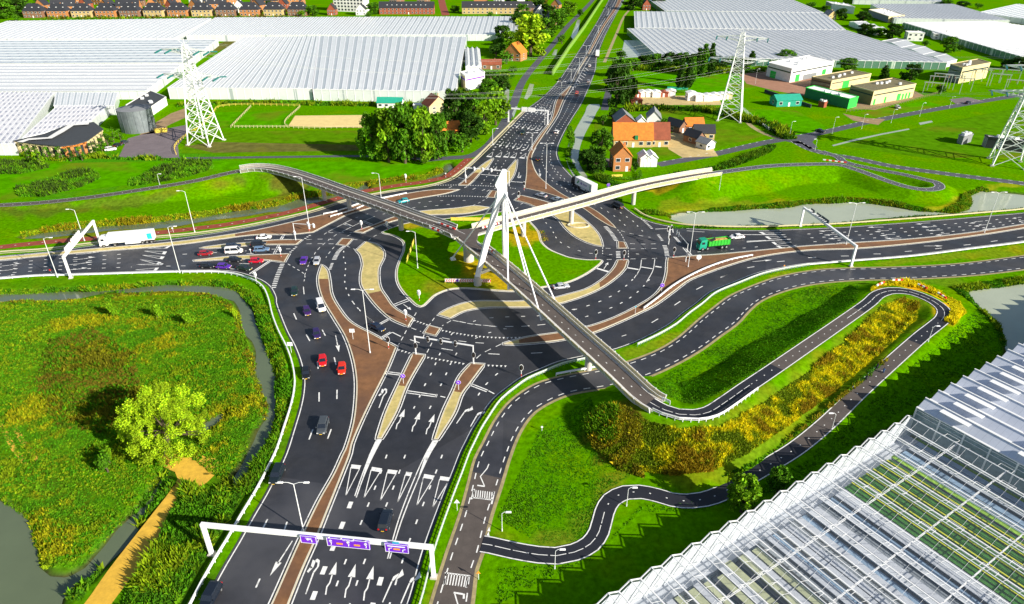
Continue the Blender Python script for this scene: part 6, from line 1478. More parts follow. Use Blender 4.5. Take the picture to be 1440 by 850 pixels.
for k in range(13): vhouse(88 + 27*k + 4*math.sin(k*2.7), 7 + 1.8*math.sin(k*1.9), 'hgtgatgwtghbt'[k], f'small house at the top edge, {NUM[k]} from the left in the third row', R(25*math.sin(k*2.3)), .95)
for x, y, key, lb, rz in [(468,21,'h','low red house just left of the white apartment block',0),(509,21,'w','dark roofed house at the foot of the white apartment block',0),(730,4,'w','white gabled house left of the highway at the top edge',20),(702,6,'w','white house behind the right dark terrace',-15),(676,4,'b','orange brick house behind the right dark terrace',5),
   (782,14,'g','orange brick house with dark roof beside the local road at the top',-20),(758,24,'w','white house among the trees left of the highway',10),(775,36,'g','orange house half hidden by the trees near the big round tree',30),(742,18,'a','dark roofed villa left of the highway behind the round tree',0),(908,14,'h','dark red shed house right of the highway at the top',0)]: vhouse(x, y, key, lb, R(rz), .85)
def terrace(px, py, W, label, wall):
    t = house(px, py, W, 10, 6, 5.5, 0, 'gable_x', wall, 'tile_dark', label, 'terraced_houses', nw=14, floors=2, chim=False, skyl=9)
terrace(572, 20.5, 56, 'long dark roofed terrace with red brick front behind the middle of the greenhouse', 'br_red')
terrace(695, 20, 66, 'long dark roofed terrace with yellow front left of the highway', 'br_yellow')
house(553, 8, 9, 20, 6, 5, R(-18), 'gable_y', 'br_brown', 'tile_grey', 'left slate roofed house row standing lengthwise above the red terrace', chim=False); house(592, 8, 9, 20, 6, 5, R(-12), 'gable_y', 'br_brown', 'tile_grey', 'right slate roofed house row standing lengthwise above the red terrace', chim=False)
# white apartment block
g = P(493, 17); t = empty('apartment_building', (g.x, g.y+8, 0), R(-14), 'white apartment block with rows of windows at the top edge', 'building')
mk(MB().box((0,0,10), (34,14,20)), 'wall', 'wallwhite', t); mk(MB().box((0,0,20.2), (34.6,14.6,.5)), 'roof', 'roof_white', t)
for f in range(6):
    for k in range(9): mk(MB().box((-15 + 3.75*k,-7.05,2 + 3.1*f), (1.9,.12,1.7)), 'window', 'win', t)
tag(MB().ribbon([P(618,-12), P(623,10), P(627,22)], 4, 4, .02).build('local_road', M['red_path']), kind='structure')
# farm south of the meadow
t = house(890, 207.5, 17, 10, 3.2, 6.2, R(-1), 'gable_x', 'br_yellow', 'tile_orange', 'long farmhouse with bright orange tiled roof, left section', 'farmhouse', 'farmhouse', nw=5, floors=1, chim=False); mk(MB().box((1.2,-4.6,4.2), (1.4,1.6,1.6)), 'dormer', 'hall_green', t)
house(927, 207, 8.6, 10, 3.2, 6.2, R(-1), 'gable_x', 'br_yellow', 'tile_brown', 'red brown tiled section at the right end of the long farmhouse', 'farmhouse', 'farmhouse', nw=3, floors=1, chim=False)
house(874.5, 241.5, 7.2, 8.5, 6.0, 3.8, R(3), 'gable_y', 'br_orange', 'tile_orange', 'two storey orange brick house with orange roof beside the canal', 'brick_house', nw=2)
t = house(907, 235, 4, 6, 3.6, 1.6, R(2), 'gable_y', 'wallwhite', 'roof_white', 'small white glazed shed beside the brick house, left one', 'shed', 'shed', nw=1, floors=1, chim=False); house(916.5, 235, 4, 6, 3.6, 1.6, R(2), 'gable_y', 'wallwhite', 'roof_white', 'small white glazed shed beside the brick house, right one', 'shed', 'shed', nw=1, floors=1, chim=False)
house(879, 180, 9, 11, 3, 3.5, R(2), 'gable_y', 'br_red', 'tile_grey', 'red barn with pale roof behind the long farmhouse', 'barn', 'barn', nw=2, floors=1, chim=False); house(919, 178, 6.5, 10, 3.6, 3.5, R(-8), 'gable_y', 'wallwhite', 'tile_grey', 'white gabled barn behind the red brown farmhouse section', 'barn', 'barn', nw=1, floors=1, chim=False); house(902, 179, 4, 5, 2.6, 2, 0, 'gable_y', 'wallwhite', 'roof_white', 'tiny white shed between the two barns', 'shed', 'shed', nw=1, floors=1, chim=False)
house(977, 186, 8.5, 7, 2.8, 3, R(4), 'gable_x', 'br_brown', 'tile_orange', 'orange roofed outbuilding of the dark farm group', 'shed', 'shed', nw=2, floors=1, chim=False); house(990, 197, 9, 7, 3, 3, R(-4), 'gable_x', 'br_yellow', 'tile_dark', 'dark roofed outbuilding of the farm group', 'shed', 'shed', nw=3, floors=1, chim=False)
house(960, 187, 5, 9, 2.8, 2.6, R(35), 'gable_y', 'br_brown', 'tile_dark', 'small dark shed at the left of the farm group', 'shed', 'shed', nw=1, floors=1, chim=False); house(985, 203, 5, 8, 2.8, 2.6, R(35), 'gable_y', 'br_brown', 'tile_dark', 'dark gabled shed behind the glazed porch of the farm group', 'shed', 'shed', nw=1, floors=1, chim=False); house(999, 210, 5.5, 6, 2.4, 1.8, R(35), 'gable_y', 'wallwhite', 'tile_grey', 'glazed white porch building at the front of the farm group', 'shed', 'shed', nw=2, floors=1, chim=False)
house(618, 160, 11, 9, 4, 4.5, R(30), 'gable_y', 'beige', 'tile_brown', 'brown roofed house between greenhouse and dark trees', nw=2, chim=True); house(636, 200, 9, 9, 3.5, 4.5, R(20), 'gable_x', 'br_orange', 'tile_orange', 'orange roofed house half hidden behind the tree clump', nw=2)
house(720, 86, 13, 11, 5, 6.5, R(-25), 'gable_y', 'br_orange', 'tile_orange', 'orange brick villa with orange roof beside the big round tree', nw=3); house(691, 98, 13, 7, 3, 2.8, 0, 'gable_x', 'br_brown', 'tile_brown', 'low brown roofed bungalow right of the greenhouse annex', nw=3, floors=1)
house(548, 152, 13, 6, 2.6, 2.2, R(-1), 'gable_x', 'wallwhite', 'teal_roof', 'white stable with turquoise roof behind the riding arena', 'stable', 'shed', nw=4, floors=1, chim=False); house(587, 154, 4, 4, 2, .8, 0, 'flat', 'wallwhite', 'roof_white', 'little white hut between the stable and the tree clump', 'shed', 'shed', nw=1, floors=1, chim=False)
house(1325, 56, 14, 10, 4, 2, R(-20), 'flat', 'wallwhite', 'roof_white', 'white flat roofed villa beside the round tree on the right', nw=3); 
house(1286, 58, 12, 9, 6, .6, R(-12), 'flat', 'wallwhite', 'roof_white', 'white cubic house with dark windows above the narrow plastic greenhouse', nw=3)
house(1170, 28, 9, 9, 4, 4, R(15), 'gable_y', 'br_yellow', 'tile_grey', 'small pale gabled house between the trees on the upper right', nw=2)
# flat halls: near bottom corner, left bottom corner, right bottom corner, photo row of the roof at the near corner
def hall(nc, lc, rc, ytop, wall_l, wall_r, roof, label, strip=None, doors=(), name='industrial_hall', stripm='win'):
    A, B, C_ = P(*nc), P(*lc), P(*rc); h = hgt_from(nc[0], nc[1], ytop); u, v = B - A, C_ - A; t = empty(name, A, 0, label, 'building', world=True)
    D = A + u + v
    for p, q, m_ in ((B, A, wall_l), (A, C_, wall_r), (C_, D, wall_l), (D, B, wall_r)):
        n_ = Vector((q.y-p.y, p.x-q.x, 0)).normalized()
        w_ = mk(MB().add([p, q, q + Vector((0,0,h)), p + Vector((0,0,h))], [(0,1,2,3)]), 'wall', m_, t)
        if strip: mk(MB().bar(p.lerp(q,.03) + n_*.06 + Vector((0,0,h*.74)), p.lerp(q,.97) + n_*.06 + Vector((0,0,h*.74)), .06, h*.09), 'window_strip', stripm, w_)
    rf = mk(MB().prism([A, C_, D, B], h, h+.25), 'roof', roof, t)
    pr_ = MB(); c = [A, C_, D, B]
    for i in range(4): pr_.bar(c[i] + Vector((0,0,h+.3)), c[(i+1) % 4] + Vector((0,0,h+.3)), .35, .55)
    mk(pr_, 'parapet', wall_r, rf)
    for k in range(5): q = A + u*random.uniform(.2,.8) + v*random.uniform(.2,.8); mk(MB().box((q.x,q.y,h+.8), (1.3,1.3,1.1)), 'roof_vent', 'lampgrey', rf)
    for side, f, w_, hh, m_ in doors:
        p, q = (A, B) if side == 'l' else (A, C_); d = q - p; n_ = Vector((d.y, -d.x, 0)).normalized() * (1 if side == 'r' else -1); a = p + d*f; b_ = a + d.normalized()*w_
        mk(MB().bar(a + n_*.06 + Vector((0,0,hh/2)), b_ + n_*.06 + Vector((0,0,hh/2)), .1, hh), 'gate', m_, t)
    return t
hall((1110,116.5),(1077,107),(1169,104.5),98,'wallwhite','wallwhite','roof_white','white brick hall with dark window strips and bright green doors', strip=True, doors=(('r',.12,4,4,'hall_brightgreen'),('r',.3,14,3,'tile_grey'),('r',.75,4,4,'hall_brightgreen'),('l',.6,5,4,'hall_brightgreen')))
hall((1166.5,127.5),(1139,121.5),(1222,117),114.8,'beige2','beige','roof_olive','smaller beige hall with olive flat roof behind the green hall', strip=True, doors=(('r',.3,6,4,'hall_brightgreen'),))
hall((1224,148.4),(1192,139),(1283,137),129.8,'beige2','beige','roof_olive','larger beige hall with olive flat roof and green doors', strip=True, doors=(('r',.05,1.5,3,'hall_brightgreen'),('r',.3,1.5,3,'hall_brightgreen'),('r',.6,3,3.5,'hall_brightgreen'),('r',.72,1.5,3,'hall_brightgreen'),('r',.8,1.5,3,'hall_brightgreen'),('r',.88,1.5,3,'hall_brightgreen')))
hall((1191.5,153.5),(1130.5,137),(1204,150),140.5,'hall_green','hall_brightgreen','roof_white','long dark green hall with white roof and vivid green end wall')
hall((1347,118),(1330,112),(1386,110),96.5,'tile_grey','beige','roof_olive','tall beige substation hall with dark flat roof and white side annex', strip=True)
house(1109, 150, 14, 8, 3.2, 2.2, R(8), 'gable_x', 'teal_roof', 'teal_roof', 'turquoise green shed with low gabled roof below the white hall', 'shed', 'shed', nw=3, floors=1, chim=False)
hall((1158,152),(1150,150),(1162,151),145.5,'br_red','br_red','br_red','small dark red container in front of the long green hall', name='container')
# reservoir tank, office, black roof hall on the left
g = P(185, 189); ht = hgt_from(185, 189, 158); t = empty('water_tank', (g.x, g.y+7.5, 0), 0, 'big grey cylindrical water tank beside the curved office', 'tank'); M['tank'] = mat('tank_steel', (.17,.2,.21), .45, noise=.3, nscale=.3, metal=.3)
mk(MB().tube((0,0,0), (0,0,ht), 7.4, 7.4, 40), 'shell', 'tank', t, smooth=False); mk(MB().tube((0,0,ht), (0,0,ht+.7), 7.5, 2, 40), 'cover', 'tile_grey', t)
for k in range(16): a = k*math.pi/8; mk(MB().bar((7.45*math.cos(a), 7.45*math.sin(a), 0), (7.45*math.cos(a), 7.45*math.sin(a), ht), .12), 'rib', 'tank', t)
foot = [(27,216),(60,220),(92,223.5),(110,221),(126,216),(148,199),(135,189),(99,194),(70,206)]; fp = PP(foot); ho = 5.2
t = empty('office_building', fp[2], 0, 'low curved office with black flat roof and cream piers between dark windows', 'office', world=True)
mk(MB().prism([Vector((p.x,p.y,0)) for p in fp], 0, ho-.1), 'wall', 'win', t); ro = mk(MB().prism([p for p in offset(ccw(fp), -.7, True)], ho, ho+.35), 'roof', 'roof_black', t)
for i in range(5):
    a, b_ = fp[i], fp[i+1]; n_ = max(2, int((b_-a).length/3.2))
    for k in range(n_): q = a.lerp(b_, (k+.5)/n_); mk(MB().box((q.x, q.y, ho/2), (1.3, .9, ho), math.atan2(b_.y-a.y, b_.x-a.x)), 'pier', 'beige' if i < 2 or i > 3 else 'br_orange', t)
    mk(MB().bar(a + Vector((0,0,ho-.35)), b_ + Vector((0,0,ho-.35)), .9, .7), 'fascia', 'beige' if i < 2 or i > 3 else 'tile_orange', t)
cp = MB().ribbon([P(28,200,6.2), P(40,196,6.2), P(70,194,6.2), P(84,186,6.2), P(100,176,6.2), P(125,174,6.2)], 1.6, 1.6); mk(cp, 'canopy', 'wallwhite', ro)
hall((203,171),(180,160),(236,148),160,'roof_black','wallwhite','roof_black','long black roofed packing hall with pale wall behind the grey tank', name='packing_hall')
hall((655,128),(648,122),(682,122),108,'beige','wallwhite','roof_white','white rounded sales building with coloured strips at the greenhouse corner', strip=True, name='sales_building', stripm='sign_purple')
hall((1168,15),(1160,11),(1200,20),6,'tile_grey','wallwhite','roof_white','pale long shed behind the pale gabled house on the upper right', name='warehouse')
hall((1248,32),(1220,22),(1270,30),24,'tile_grey','beige','roof_white','white roofed packing shed with yellow front at the right edge greenhouse', name='warehouse')
hall((963,15),(932,14.5),(972,15.5),11,'tile_grey','wallwhite','tile_grey','low grey roofed packing building before the uppermost right greenhouse', name='warehouse')
hall((1385,208),(1380,205),(1440,215),194,'tile_grey','roof_black','roof_white','dark low service building beside the right lattice pylon', name='service_building')
hall((1352,204),(1345,201),(1365,200),194,'tile_grey','tile_grey','roof_white','small grey transformer house left of the right lattice pylon', name='transformer_house')
# vans and sheds on the yard by the meadow
for k, (x, y, m_, w_, h_) in enumerate([(897,138,'br_red',3,2.2),(905,137,'wallwhite',4,2.6),(914,137,'wallwhite',4.5,2.8),(923,137.5,'wallwhite',4.5,2.8),(933,137,'br_red',5,2.4),(943,136,'wallwhite',5,2.8),(895,148,'br_red',6,2.4),(973,142,'wallwhite',5,4),(985,143,'wallwhite',5.5,3),(996,143,'wallwhite',5,3),(1005,142,'wallwhite',5,3),(1014,141,'wallwhite',5,2.8),(1023,140,'beige',5,2.8)]):
    t = house(x, y, w_, 4.5, h_, .6, R(8*math.sin(k)), 'gable_y', m_, 'roof_white' if m_ != 'br_red' else 'br_red', f"{'red' if m_ == 'br_red' else 'pale'} storage cabin, {NUM[k]} from the left in the rows below the poplars", 'storage_cabin', 'cabin', 'storage cabins on the sandy yard', nw=1, floors=1, chim=False)
# yellow skip on the yard
g = P(227, 186); t = empty('skip', g, R(20), 'yellow open skip on the grey yard beside the tank', 'skip'); mk(MB().box((0,0,1), (5,2.3,1.9), 0, top=1.12).box((0,0,1.97), (5.0,2.3,.08), 0), 'bin', 'yellow_board', t); mk(MB().box((0,0,2.02), (5.1,2.1,.05)), 'load', 'yard_brown', t)
# ================================================================ lattice pylons
M['lattice'] = mat('lattice_steel', (.78,.8,.78), .45); M['insul'] = mat('insulator', (.01,.14,.13), .4); M['wire'] = mat('power_wire', (.5,.52,.5), .5)
def pylon(px, py, ytop, label, rz, bw=5.4, sgn=1):
    g = P(px, py); H = hgt_from(px, py, ytop); t = empty('lattice_pylon', g, rz, label, 'pylon', 'lattice pylons of the power line')
    z1, z2 = H*.64, H*.94; w0, w1, w2 = bw, bw*.42, .8
    wz = lambda z: w0 + (w1-w0)*(z/z1) if z < z1 else w1 + (w2-w1)*((z-z1)/(z2-z1))
    for a, b_ in ((-1,-1),(1,-1),(1,1),(-1,1)): mk(MB().bar((a*w0,b_*w0,0),(a*w1,b_*w1,z1), .45).bar((a*w1,b_*w1,z1),(a*w2,b_*w2,z2), .28), 'leg', 'lattice', t); mk(MB().box((a*w0,b_*w0,.2), (1.3,1.3,.5)), 'footing', 'concrete', t)
    for a, b_, c, d in ((-1,-1,1,-1),(1,-1,1,1),(1,1,-1,1),(-1,1,-1,-1)):
        zs = [0]; 
        while zs[-1] < z2-.8: zs.append(zs[-1] + max(1.3, wz(zs[-1])*1.15))
        br_ = MB(); zs[-1] = z2
        for k in range(len(zs)-1):
            p, q = wz(zs[k]), wz(zs[k+1]); br_.bar((a*p,b_*p,zs[k]),(c*q,d*q,zs[k+1]), .22).bar((c*p,d*p,zs[k]),(a*q,b_*q,zs[k+1]), .22).bar((a*q,b_*q,zs[k+1]),(c*q,d*q,zs[k+1]), .15)
        mk(br_, 'bracing', 'lattice', t)
    tips = []
    for z, ln in ((H*.65, 13.5), (H*.88, 11.5)):
        for s_ in (-1, 1):
            w_ = wz(z); tip = Vector((s_*ln, 0, z+.6)); cb = MB()
            for a, zz in ((-w_,-.9),(w_,-.9),(-w_,1.3),(w_,1.3)): cb.bar((s_*w_, a, z+zz), tip, .34)
            for k in range(1, 6): f = k/6; x_ = s_*(w_ + (ln-w_)*f); hh = 1-f; cb.bar((x_,-w_*hh,z-.9*hh+.6*f),(x_,w_*hh,z-.9*hh+.6*f), .12).bar((x_,-w_*hh,z-.9*hh+.6*f),(x_,w_*hh,z+1.3*hh+.6*f), .12).bar((x_,w_*hh,z-.9*hh+.6*f),(x_,-w_*hh,z+1.3*hh+.6*f), .12)
            co = mk(cb, 'crossarm', 'lattice', t)
            for f in (1, .55):
                x_ = s_*(w_ + (ln-w_)*f)
                for q in (-1, 1): mk(MB().bar((x_, q*.4, z+.4), (x_, q*4.6, z-.3), .5), 'insulator', 'insul', co)
                tips.append((x_, z-.3))
    mk(MB().bar((0,0,z2),(0,0,H), .2).bar((0,0,z2),(3.5,0,H*.995),.14).bar((0,0,z2),(-3.5,0,H*.995),.14), 'earth_peak', 'lattice', t)
    tips += [(3.5,H-.2),(-3.5,H-.2)]; Rz = Matrix.Rotation(rz, 3, 'Z'); return [g + Rz @ Vector((x,0,z)) for x, z in tips], t
pa, ta = pylon(290, 201, 54, 'white lattice pylon on the green paddock at the left', R(-14))
pb, tb_ = pylon(1026, 168, 38, 'white lattice pylon in front of the right greenhouse beside the cabins', R(-20))
pc, tc_ = pylon(1415, 231, 78, 'white lattice pylon cut by the right picture edge', R(-25), 5.6)
def wires(a, b_, label, sag=9):
    t = empty('power_lines', a[0], 0, label, 'power line', world=True)
    for p, q in zip(a, b_):
        m_ = MB(); pts = [p.lerp(q, k/20) - Vector((0,0,sag*4*(k/20)*(1-k/20))) for k in range(21)]
        for k in range(20): m_.bar(pts[k], pts[k+1], .035)
        mk(m_, 'wire', 'wire', t)
wires(pa, pb, 'pale power lines hanging between the left and the middle lattice pylon', 12); wires(pb, pc, 'power lines running from the middle pylon to the one at the right edge', 5)
# substation frames
for k, (x, y, h) in enumerate([(1316,128,8),(1322,124,8),(1336,132,10),(1352,128,7),(1375,120,9),(1392,116,8),(1404,122,7),(1418,118,8),(1310,132,6),(1425,128,6)]):
    g = P(x, y); t = empty('substation_frame', g, R(-25), f'grey steel busbar frame of the substation, {NUM[k]} outwards from the beige hall', 'steel frame', 'steel frames of the substation')
    for s_ in (-1, 1): mk(MB().bar((s_*4.5,0,0),(s_*4.5,0,h), .3), 'post', 'galv', t)
    mk(MB().bar((-5,0,h),(5,0,h), .4), 'beam', 'galv', t)
    for q in (-3,0,3): mk(MB().tube((q,0,h-1.6),(q,0,h), .18, .18, 6), 'insulator', 'br_brown', t)
# hedge like walls and fences
def wall(px, h, w_, m, label, name='garden_wall', cat='wall'):
    p = PP(px); t = empty(name, p[0], 0, label, cat, world=True); mb = MB()
    for a, b_ in zip(p[:-1], p[1:]): mb.bar(a + Vector((0,0,h/2)), b_ + Vector((0,0,h/2)), w_, h)
    mk(mb, 'panel', m, t); mk(MB().bar(p[0] + Vector((0,0,h+.05)), p[-1] + Vector((0,0,h+.05)), w_+.1, .1) if len(p) == 2 else MB().sweep([q + Vector((0,0,h)) for q in p], [(-w_/2-.05,0),(w_/2+.05,0),(w_/2+.05,.1),(-w_/2-.05,.1)]), 'coping', m, t); return t
M['noise_wall'] = mat('noise_wall', (.16,.30,.03), .9, noise=.4, nscale=1)
wall([(777,106),(800,70),(822,40),(840,12),(856,-12)], 3.0, 1.0, 'noise_wall', 'green overgrown noise barrier along the left side of the highway', 'noise_barrier', 'noise barrier')
wall([(938,126.5),(967,126.5)], 1.6, .5, 'teal_roof', 'long turquoise trough like wall at the edge of the mown meadow')
wall([(1075,130),(1140,152)], 1.6, .4, 'roof_black', 'dark fence around the turquoise green shed', 'fence', 'fence')
def fence(px, n, h, label, m='yellow_board'):
    p = catmull(PP(px), 2) if len(px) > 2 else PP(px); L = plen(p); t = empty('fence', p[0], 0, label, 'fence', world=True); me = MB().box((0,0,h/2), (.16,.16,h)).mesh('post', M[m])
    for k in range(n+1): c, d = at_len(p, L*k/n); o = bpy.data.objects.new('post', me); COL.objects.link(o); o.parent = t; o.location = c - t.location
    r = MB(); r.sweep([q + Vector((0,0,h*.9)) for q in p], [(-.05,-.05),(.05,-.05),(.05,.05),(-.05,.05)]); r.sweep([q + Vector((0,0,h*.5)) for q in p], [(-.05,-.05),(.05,-.05),(.05,.05),(-.05,.05)]); mk(r, 'rail', m, t)
fence([(248,218),(246,208),(262,192),(282,180),(300,160),(308,152),(330,149),(422,150)], 40, 1.3, 'pale yellow post and rail fence around the left paddocks')
fence([(422,151),(405,179),(512,180)], 30, 1.2, 'wooden fence around the sand riding arena', 'beige'); fence([(353,151),(325,180)], 14, 1.2, 'left wooden fence dividing the paddocks behind the pylon', 'beige'); fence([(330,180),(405,180)], 14, 1.2, 'low wooden fence between the paddocks left of the arena', 'beige')
fence([(1040,151),(1060,168),(1085,186),(1105,194)], 26, 1.5, 'white posts of the fence round the yellow flowered lawn', 'lampgrey'); fence([(1190,158),(1235,153),(1300,138),(1320,132)], 34, 1.5, 'dark railing in front of the larger beige hall', 'beige2')
# cyclists on the ramp
def skin_person(name):
    V = {'pelvis':(0,0,.98),'chest':(.22,0,1.32),'neck':(.3,0,1.5),'head':(.36,0,1.66),'headt':(.38,0,1.76),'ls':(.25,.19,1.42),'le':(.42,.24,1.2),'lh':(.6,.22,1.08),'rs':(.25,-.19,1.42),'re':(.42,-.24,1.2),'rh':(.6,-.22,1.08),'lhp':(0,.1,.95),'lk':(.38,.12,.78),'lf':(.2,.12,.34),'lt':(.32,.12,.3),'rhp':(0,-.1,.95),'rk':(.3,-.12,.62),'rf':(.08,-.12,.2),'rt':(.2,-.12,.16)}
    rad = {'pelvis':.15,'chest':.17,'neck':.06,'head':.1,'headt':.08,'ls':.07,'rs':.07,'le':.05,'re':.05,'lh':.04,'rh':.04,'lhp':.1,'rhp':.1,'lk':.07,'rk':.07,'lf':.05,'rf':.05,'lt':.04,'rt':.04}
    E = [('pelvis','chest'),('chest','neck'),('neck','head'),('head','headt'),('chest','ls'),('ls','le'),('le','lh'),('chest','rs'),('rs','re'),('re','rh'),('pelvis','lhp'),('lhp','lk'),('lk','lf'),('lf','lt'),('pelvis','rhp'),('rhp','rk'),('rk','rf'),('rf','rt')]
    ks = list(V); me = bpy.data.meshes.new(name); me.from_pydata([V[k] for k in ks], [(ks.index(a), ks.index(b)) for a, b in E], []); o = bpy.data.objects.new(name, me); COL.objects.link(o)
    sk = o.modifiers.new('skin', 'SKIN'); 
    for i, k in enumerate(ks): me.skin_vertices[0].data[i].radius = (rad[k],)*2
    me.skin_vertices[0].data[0].use_root = True; o.modifiers.new('sub', 'SUBSURF').levels = 1; return o
M['jack_dark'] = mat('dark_jacket', (.02,.02,.03), .8); M['jack_blue'] = mat('blue_jacket', (.03,.08,.22), .8); M['hair'] = mat('hair', (.03,.02,.01), .9)
for k, (x, y, z, jm, lb) in enumerate([(1232,521,.9,'jack_dark','cyclist in black riding nearest the inner edge of the ramp'),(1241,527,.9,'jack_blue','cyclist in a blue jacket riding on the right beside the one in black'),(1217,537,.75,'jack_dark','cyclist in dark clothes riding alone behind the pair')]):
    g = P(x, y, z + .05); rz = heading(x, y, 10, -9)
    b_ = empty('bicycle', g, rz, ['black bicycle under the cyclist nearest the inner ramp edge','bicycle under the blue jacketed cyclist on the ramp','bicycle of the last of the three cyclists on the ramp'][k], 'bicycle', 'bicycles on the ramp')
    for x_ in (-.52, .52):
        w_ = MB(); n = 16
        for i in range(n): a0, a1 = 2*math.pi*i/n, 2*math.pi*(i+1)/n; w_.bar((x_+.34*math.cos(a0),0,.35+.34*math.sin(a0)),(x_+.34*math.cos(a1),0,.35+.34*math.sin(a1)), .045, .045, up=Vector((0,1,0)))
        mk(w_, 'wheel', 'tyre', b_)
    mk(MB().tube((-.52,0,.35),(-.1,0,.32),.025).tube((-.1,0,.32),(-.2,0,.85),.025).tube((-.1,0,.32),(.4,0,.8),.025).tube((-.18,0,.78),(.4,0,.82),.025).tube((.4,0,.95),(.52,0,.35),.025).tube((-.52,0,.35),(-.18,0,.78),.02), 'frame', 'black', b_)
    mk(MB().box((-.2,0,.9), (.26,.15,.07)), 'saddle', 'black', b_); mk(MB().tube((.4,0,.95),(.45,0,1.02),.02).tube((.5,-.28,1.05),(.5,.28,1.05),.02), 'handlebar', 'black', b_)
    o = skin_person('person'); o.location = g + Vector((math.cos(rz)*-.2, math.sin(rz)*-.2, .0)); o.rotation_euler = (0,0,rz); o.data.materials.append(M[jm]); tag(o, lb, 'person', 'cyclists on the ramp')
    h_ = mk(MB().tube((.35,0,1.7),(.36,0,1.84),.12,.07,10), 'hair', 'hair', None); h_.parent = o
# ================================================================ vegetation
def leafmat(name, col, trans=.25, rough=.7):
    m = bpy.data.materials.new(name); m.use_nodes = True; nt = m.node_tree; b = nt.nodes['Principled BSDF']; b.inputs['Roughness'].default_value = rough; b.inputs['Specular IOR Level'].default_value = .15
    a = nt.nodes.new('ShaderNodeAttribute'); a.attribute_name = 'col'; mx = nt.nodes.new('ShaderNodeMix'); mx.data_type = 'RGBA'; mx.blend_type = 'MULTIPLY'; mx.inputs['Factor'].default_value = 1
    nt.links.new(a.outputs['Color'], mx.inputs[6]); mx.inputs[7].default_value = (*col, 1); nt.links.new(mx.outputs[2], b.inputs['Base Color'])
    tl = nt.nodes.new('ShaderNodeBsdfTranslucent'); nt.links.new(mx.outputs[2], tl.inputs[0]); ms = nt.nodes.new('ShaderNodeMixShader'); ms.inputs[0].default_value = trans
    nt.links.new(b.outputs[0], ms.inputs[1]); nt.links.new(tl.outputs[0], ms.inputs[2]); nt.links.new(ms.outputs[0], nt.nodes['Material Output'].inputs[0]); return m
M['leaf_dark'] = leafmat('leaves_dark', (.035,.10,.006)); M['leaf_mid'] = leafmat('leaves_mid', (.075,.21,.006)); M['leaf_light'] = leafmat('leaves_light', (.15,.31,.006)); M['leaf_lime'] = leafmat('leaves_lime', (.30,.46,.01), .15)
M['bark'] = mat('bark', (.09,.065,.04), .95, noise=.3, nscale=2)
def leaves(centres, radii, per, size, tone=.35, droop=0.0, squash=1.0):
    """leaf faces spread through clumps; returns verts, faces, colours"""
    V, C = [], []
    for (c, r) in zip(centres, radii):
        n = max(6, int(per*r*r)); d = NP.normal(size=(n,3)); d /= np.linalg.norm(d, axis=1)[:,None]; rr = r*(NP.random(n)**.4)[:,None]
        p = np.array(c) + d*rr*np.array([1,1,squash]); p[:,2] -= droop*NP.random(n)*r
        a = NP.normal(size=(n,3)); a /= np.linalg.norm(a, axis=1)[:,None]; b = np.cross(a, NP.normal(size=(n,3))); b /= np.linalg.norm(b, axis=1)[:,None]
        s_ = size*(.6 + .8*NP.random(n))[:,None]
        q = np.stack([p + a*s_, p + b*s_*.7, p - a*s_, p - b*s_*.7], 1); V.append(q.reshape(-1,3))
        base = 1 + 1.25*tone*(NP.random()*2-1); f = base*(1 + tone*.9*(NP.random(n)*2-1)); col = np.stack([f*(1+.3*(NP.random(n)-.5)), f, f*.8], 1); C.append(np.repeat(np.clip(col, .1, 2), 4, 0))
    V = np.concatenate(V); C = np.concatenate(C); return V, np.arange(len(V)).reshape(-1,4), C
def tree_proto(kind, seed, H=10.0, W=8.0, per=26, size=.42, clumps=26):
    rs = np.random.default_rng(seed); t = empty('tree', (0,0,0)); cs, rr = [], []
    for k in range(clumps):
        u = rs.random()*2*math.pi
        if kind == 'poplar': z = .08 + .9*rs.random(); wr = math.sin(min(1, (1-z)*1.6 + .12)*math.pi/2)*.5; c = (W*.5*wr*math.cos(u)*.7, W*.5*wr*math.sin(u)*.7, H*z); r = W*.34*(.5 + .7*(1-z))
        elif kind == 'willow': z = .3 + .62*rs.random(); wr = math.sqrt(max(0, 1-((z-.3)/.68)**2)); c = (W*.5*wr*math.cos(u)*(.35+.55*rs.random()), W*.5*wr*math.sin(u)*(.35+.55*rs.random()), H*z*.95); r = W*.15*(.7+.6*rs.random())
        elif kind == 'bush': z = .3 + .5*rs.random(); c = (W*.33*math.cos(u)*rs.random()**.5, W*.33*math.sin(u)*rs.random()**.5, H*z); r = W*.2*(.6+.7*rs.random())
        else: z = .14 + .8*rs.random(); wr = math.sqrt(max(0, 1-((z-.48)/.52)**2)); q = .35+.6*rs.random(); c = (W*.46*wr*math.cos(u)*q, W*.46*wr*math.sin(u)*q, H*z); r = W*.14*(.55+.7*rs.random())
        cs.append(c); rr.append(r)
    V, F, C = leaves(cs, rr, per, size, droop=.9 if kind == 'willow' else 0)
    V[:,2] = np.maximum(V[:,2], .15)
    cr = link('crown', np_mesh('crown', V, F, M['leaf_mid'], C), t)
    tr = MB(); th = H*(.55 if kind != 'bush' else .3); tr.tube((0,0,-.2), (.1,.05,th), W*.04+.08, W*.015+.03, 8)
    for c in cs[:7]: tr.tube((.05,.02,th*.45+.1*c[2]*.2), tuple(np.array(c)*[.75,.75,.95]), .07+W*.008, .03, 5)
    mk(tr, 'trunk', 'bark', t); bpy.context.view_layer.update(); return t
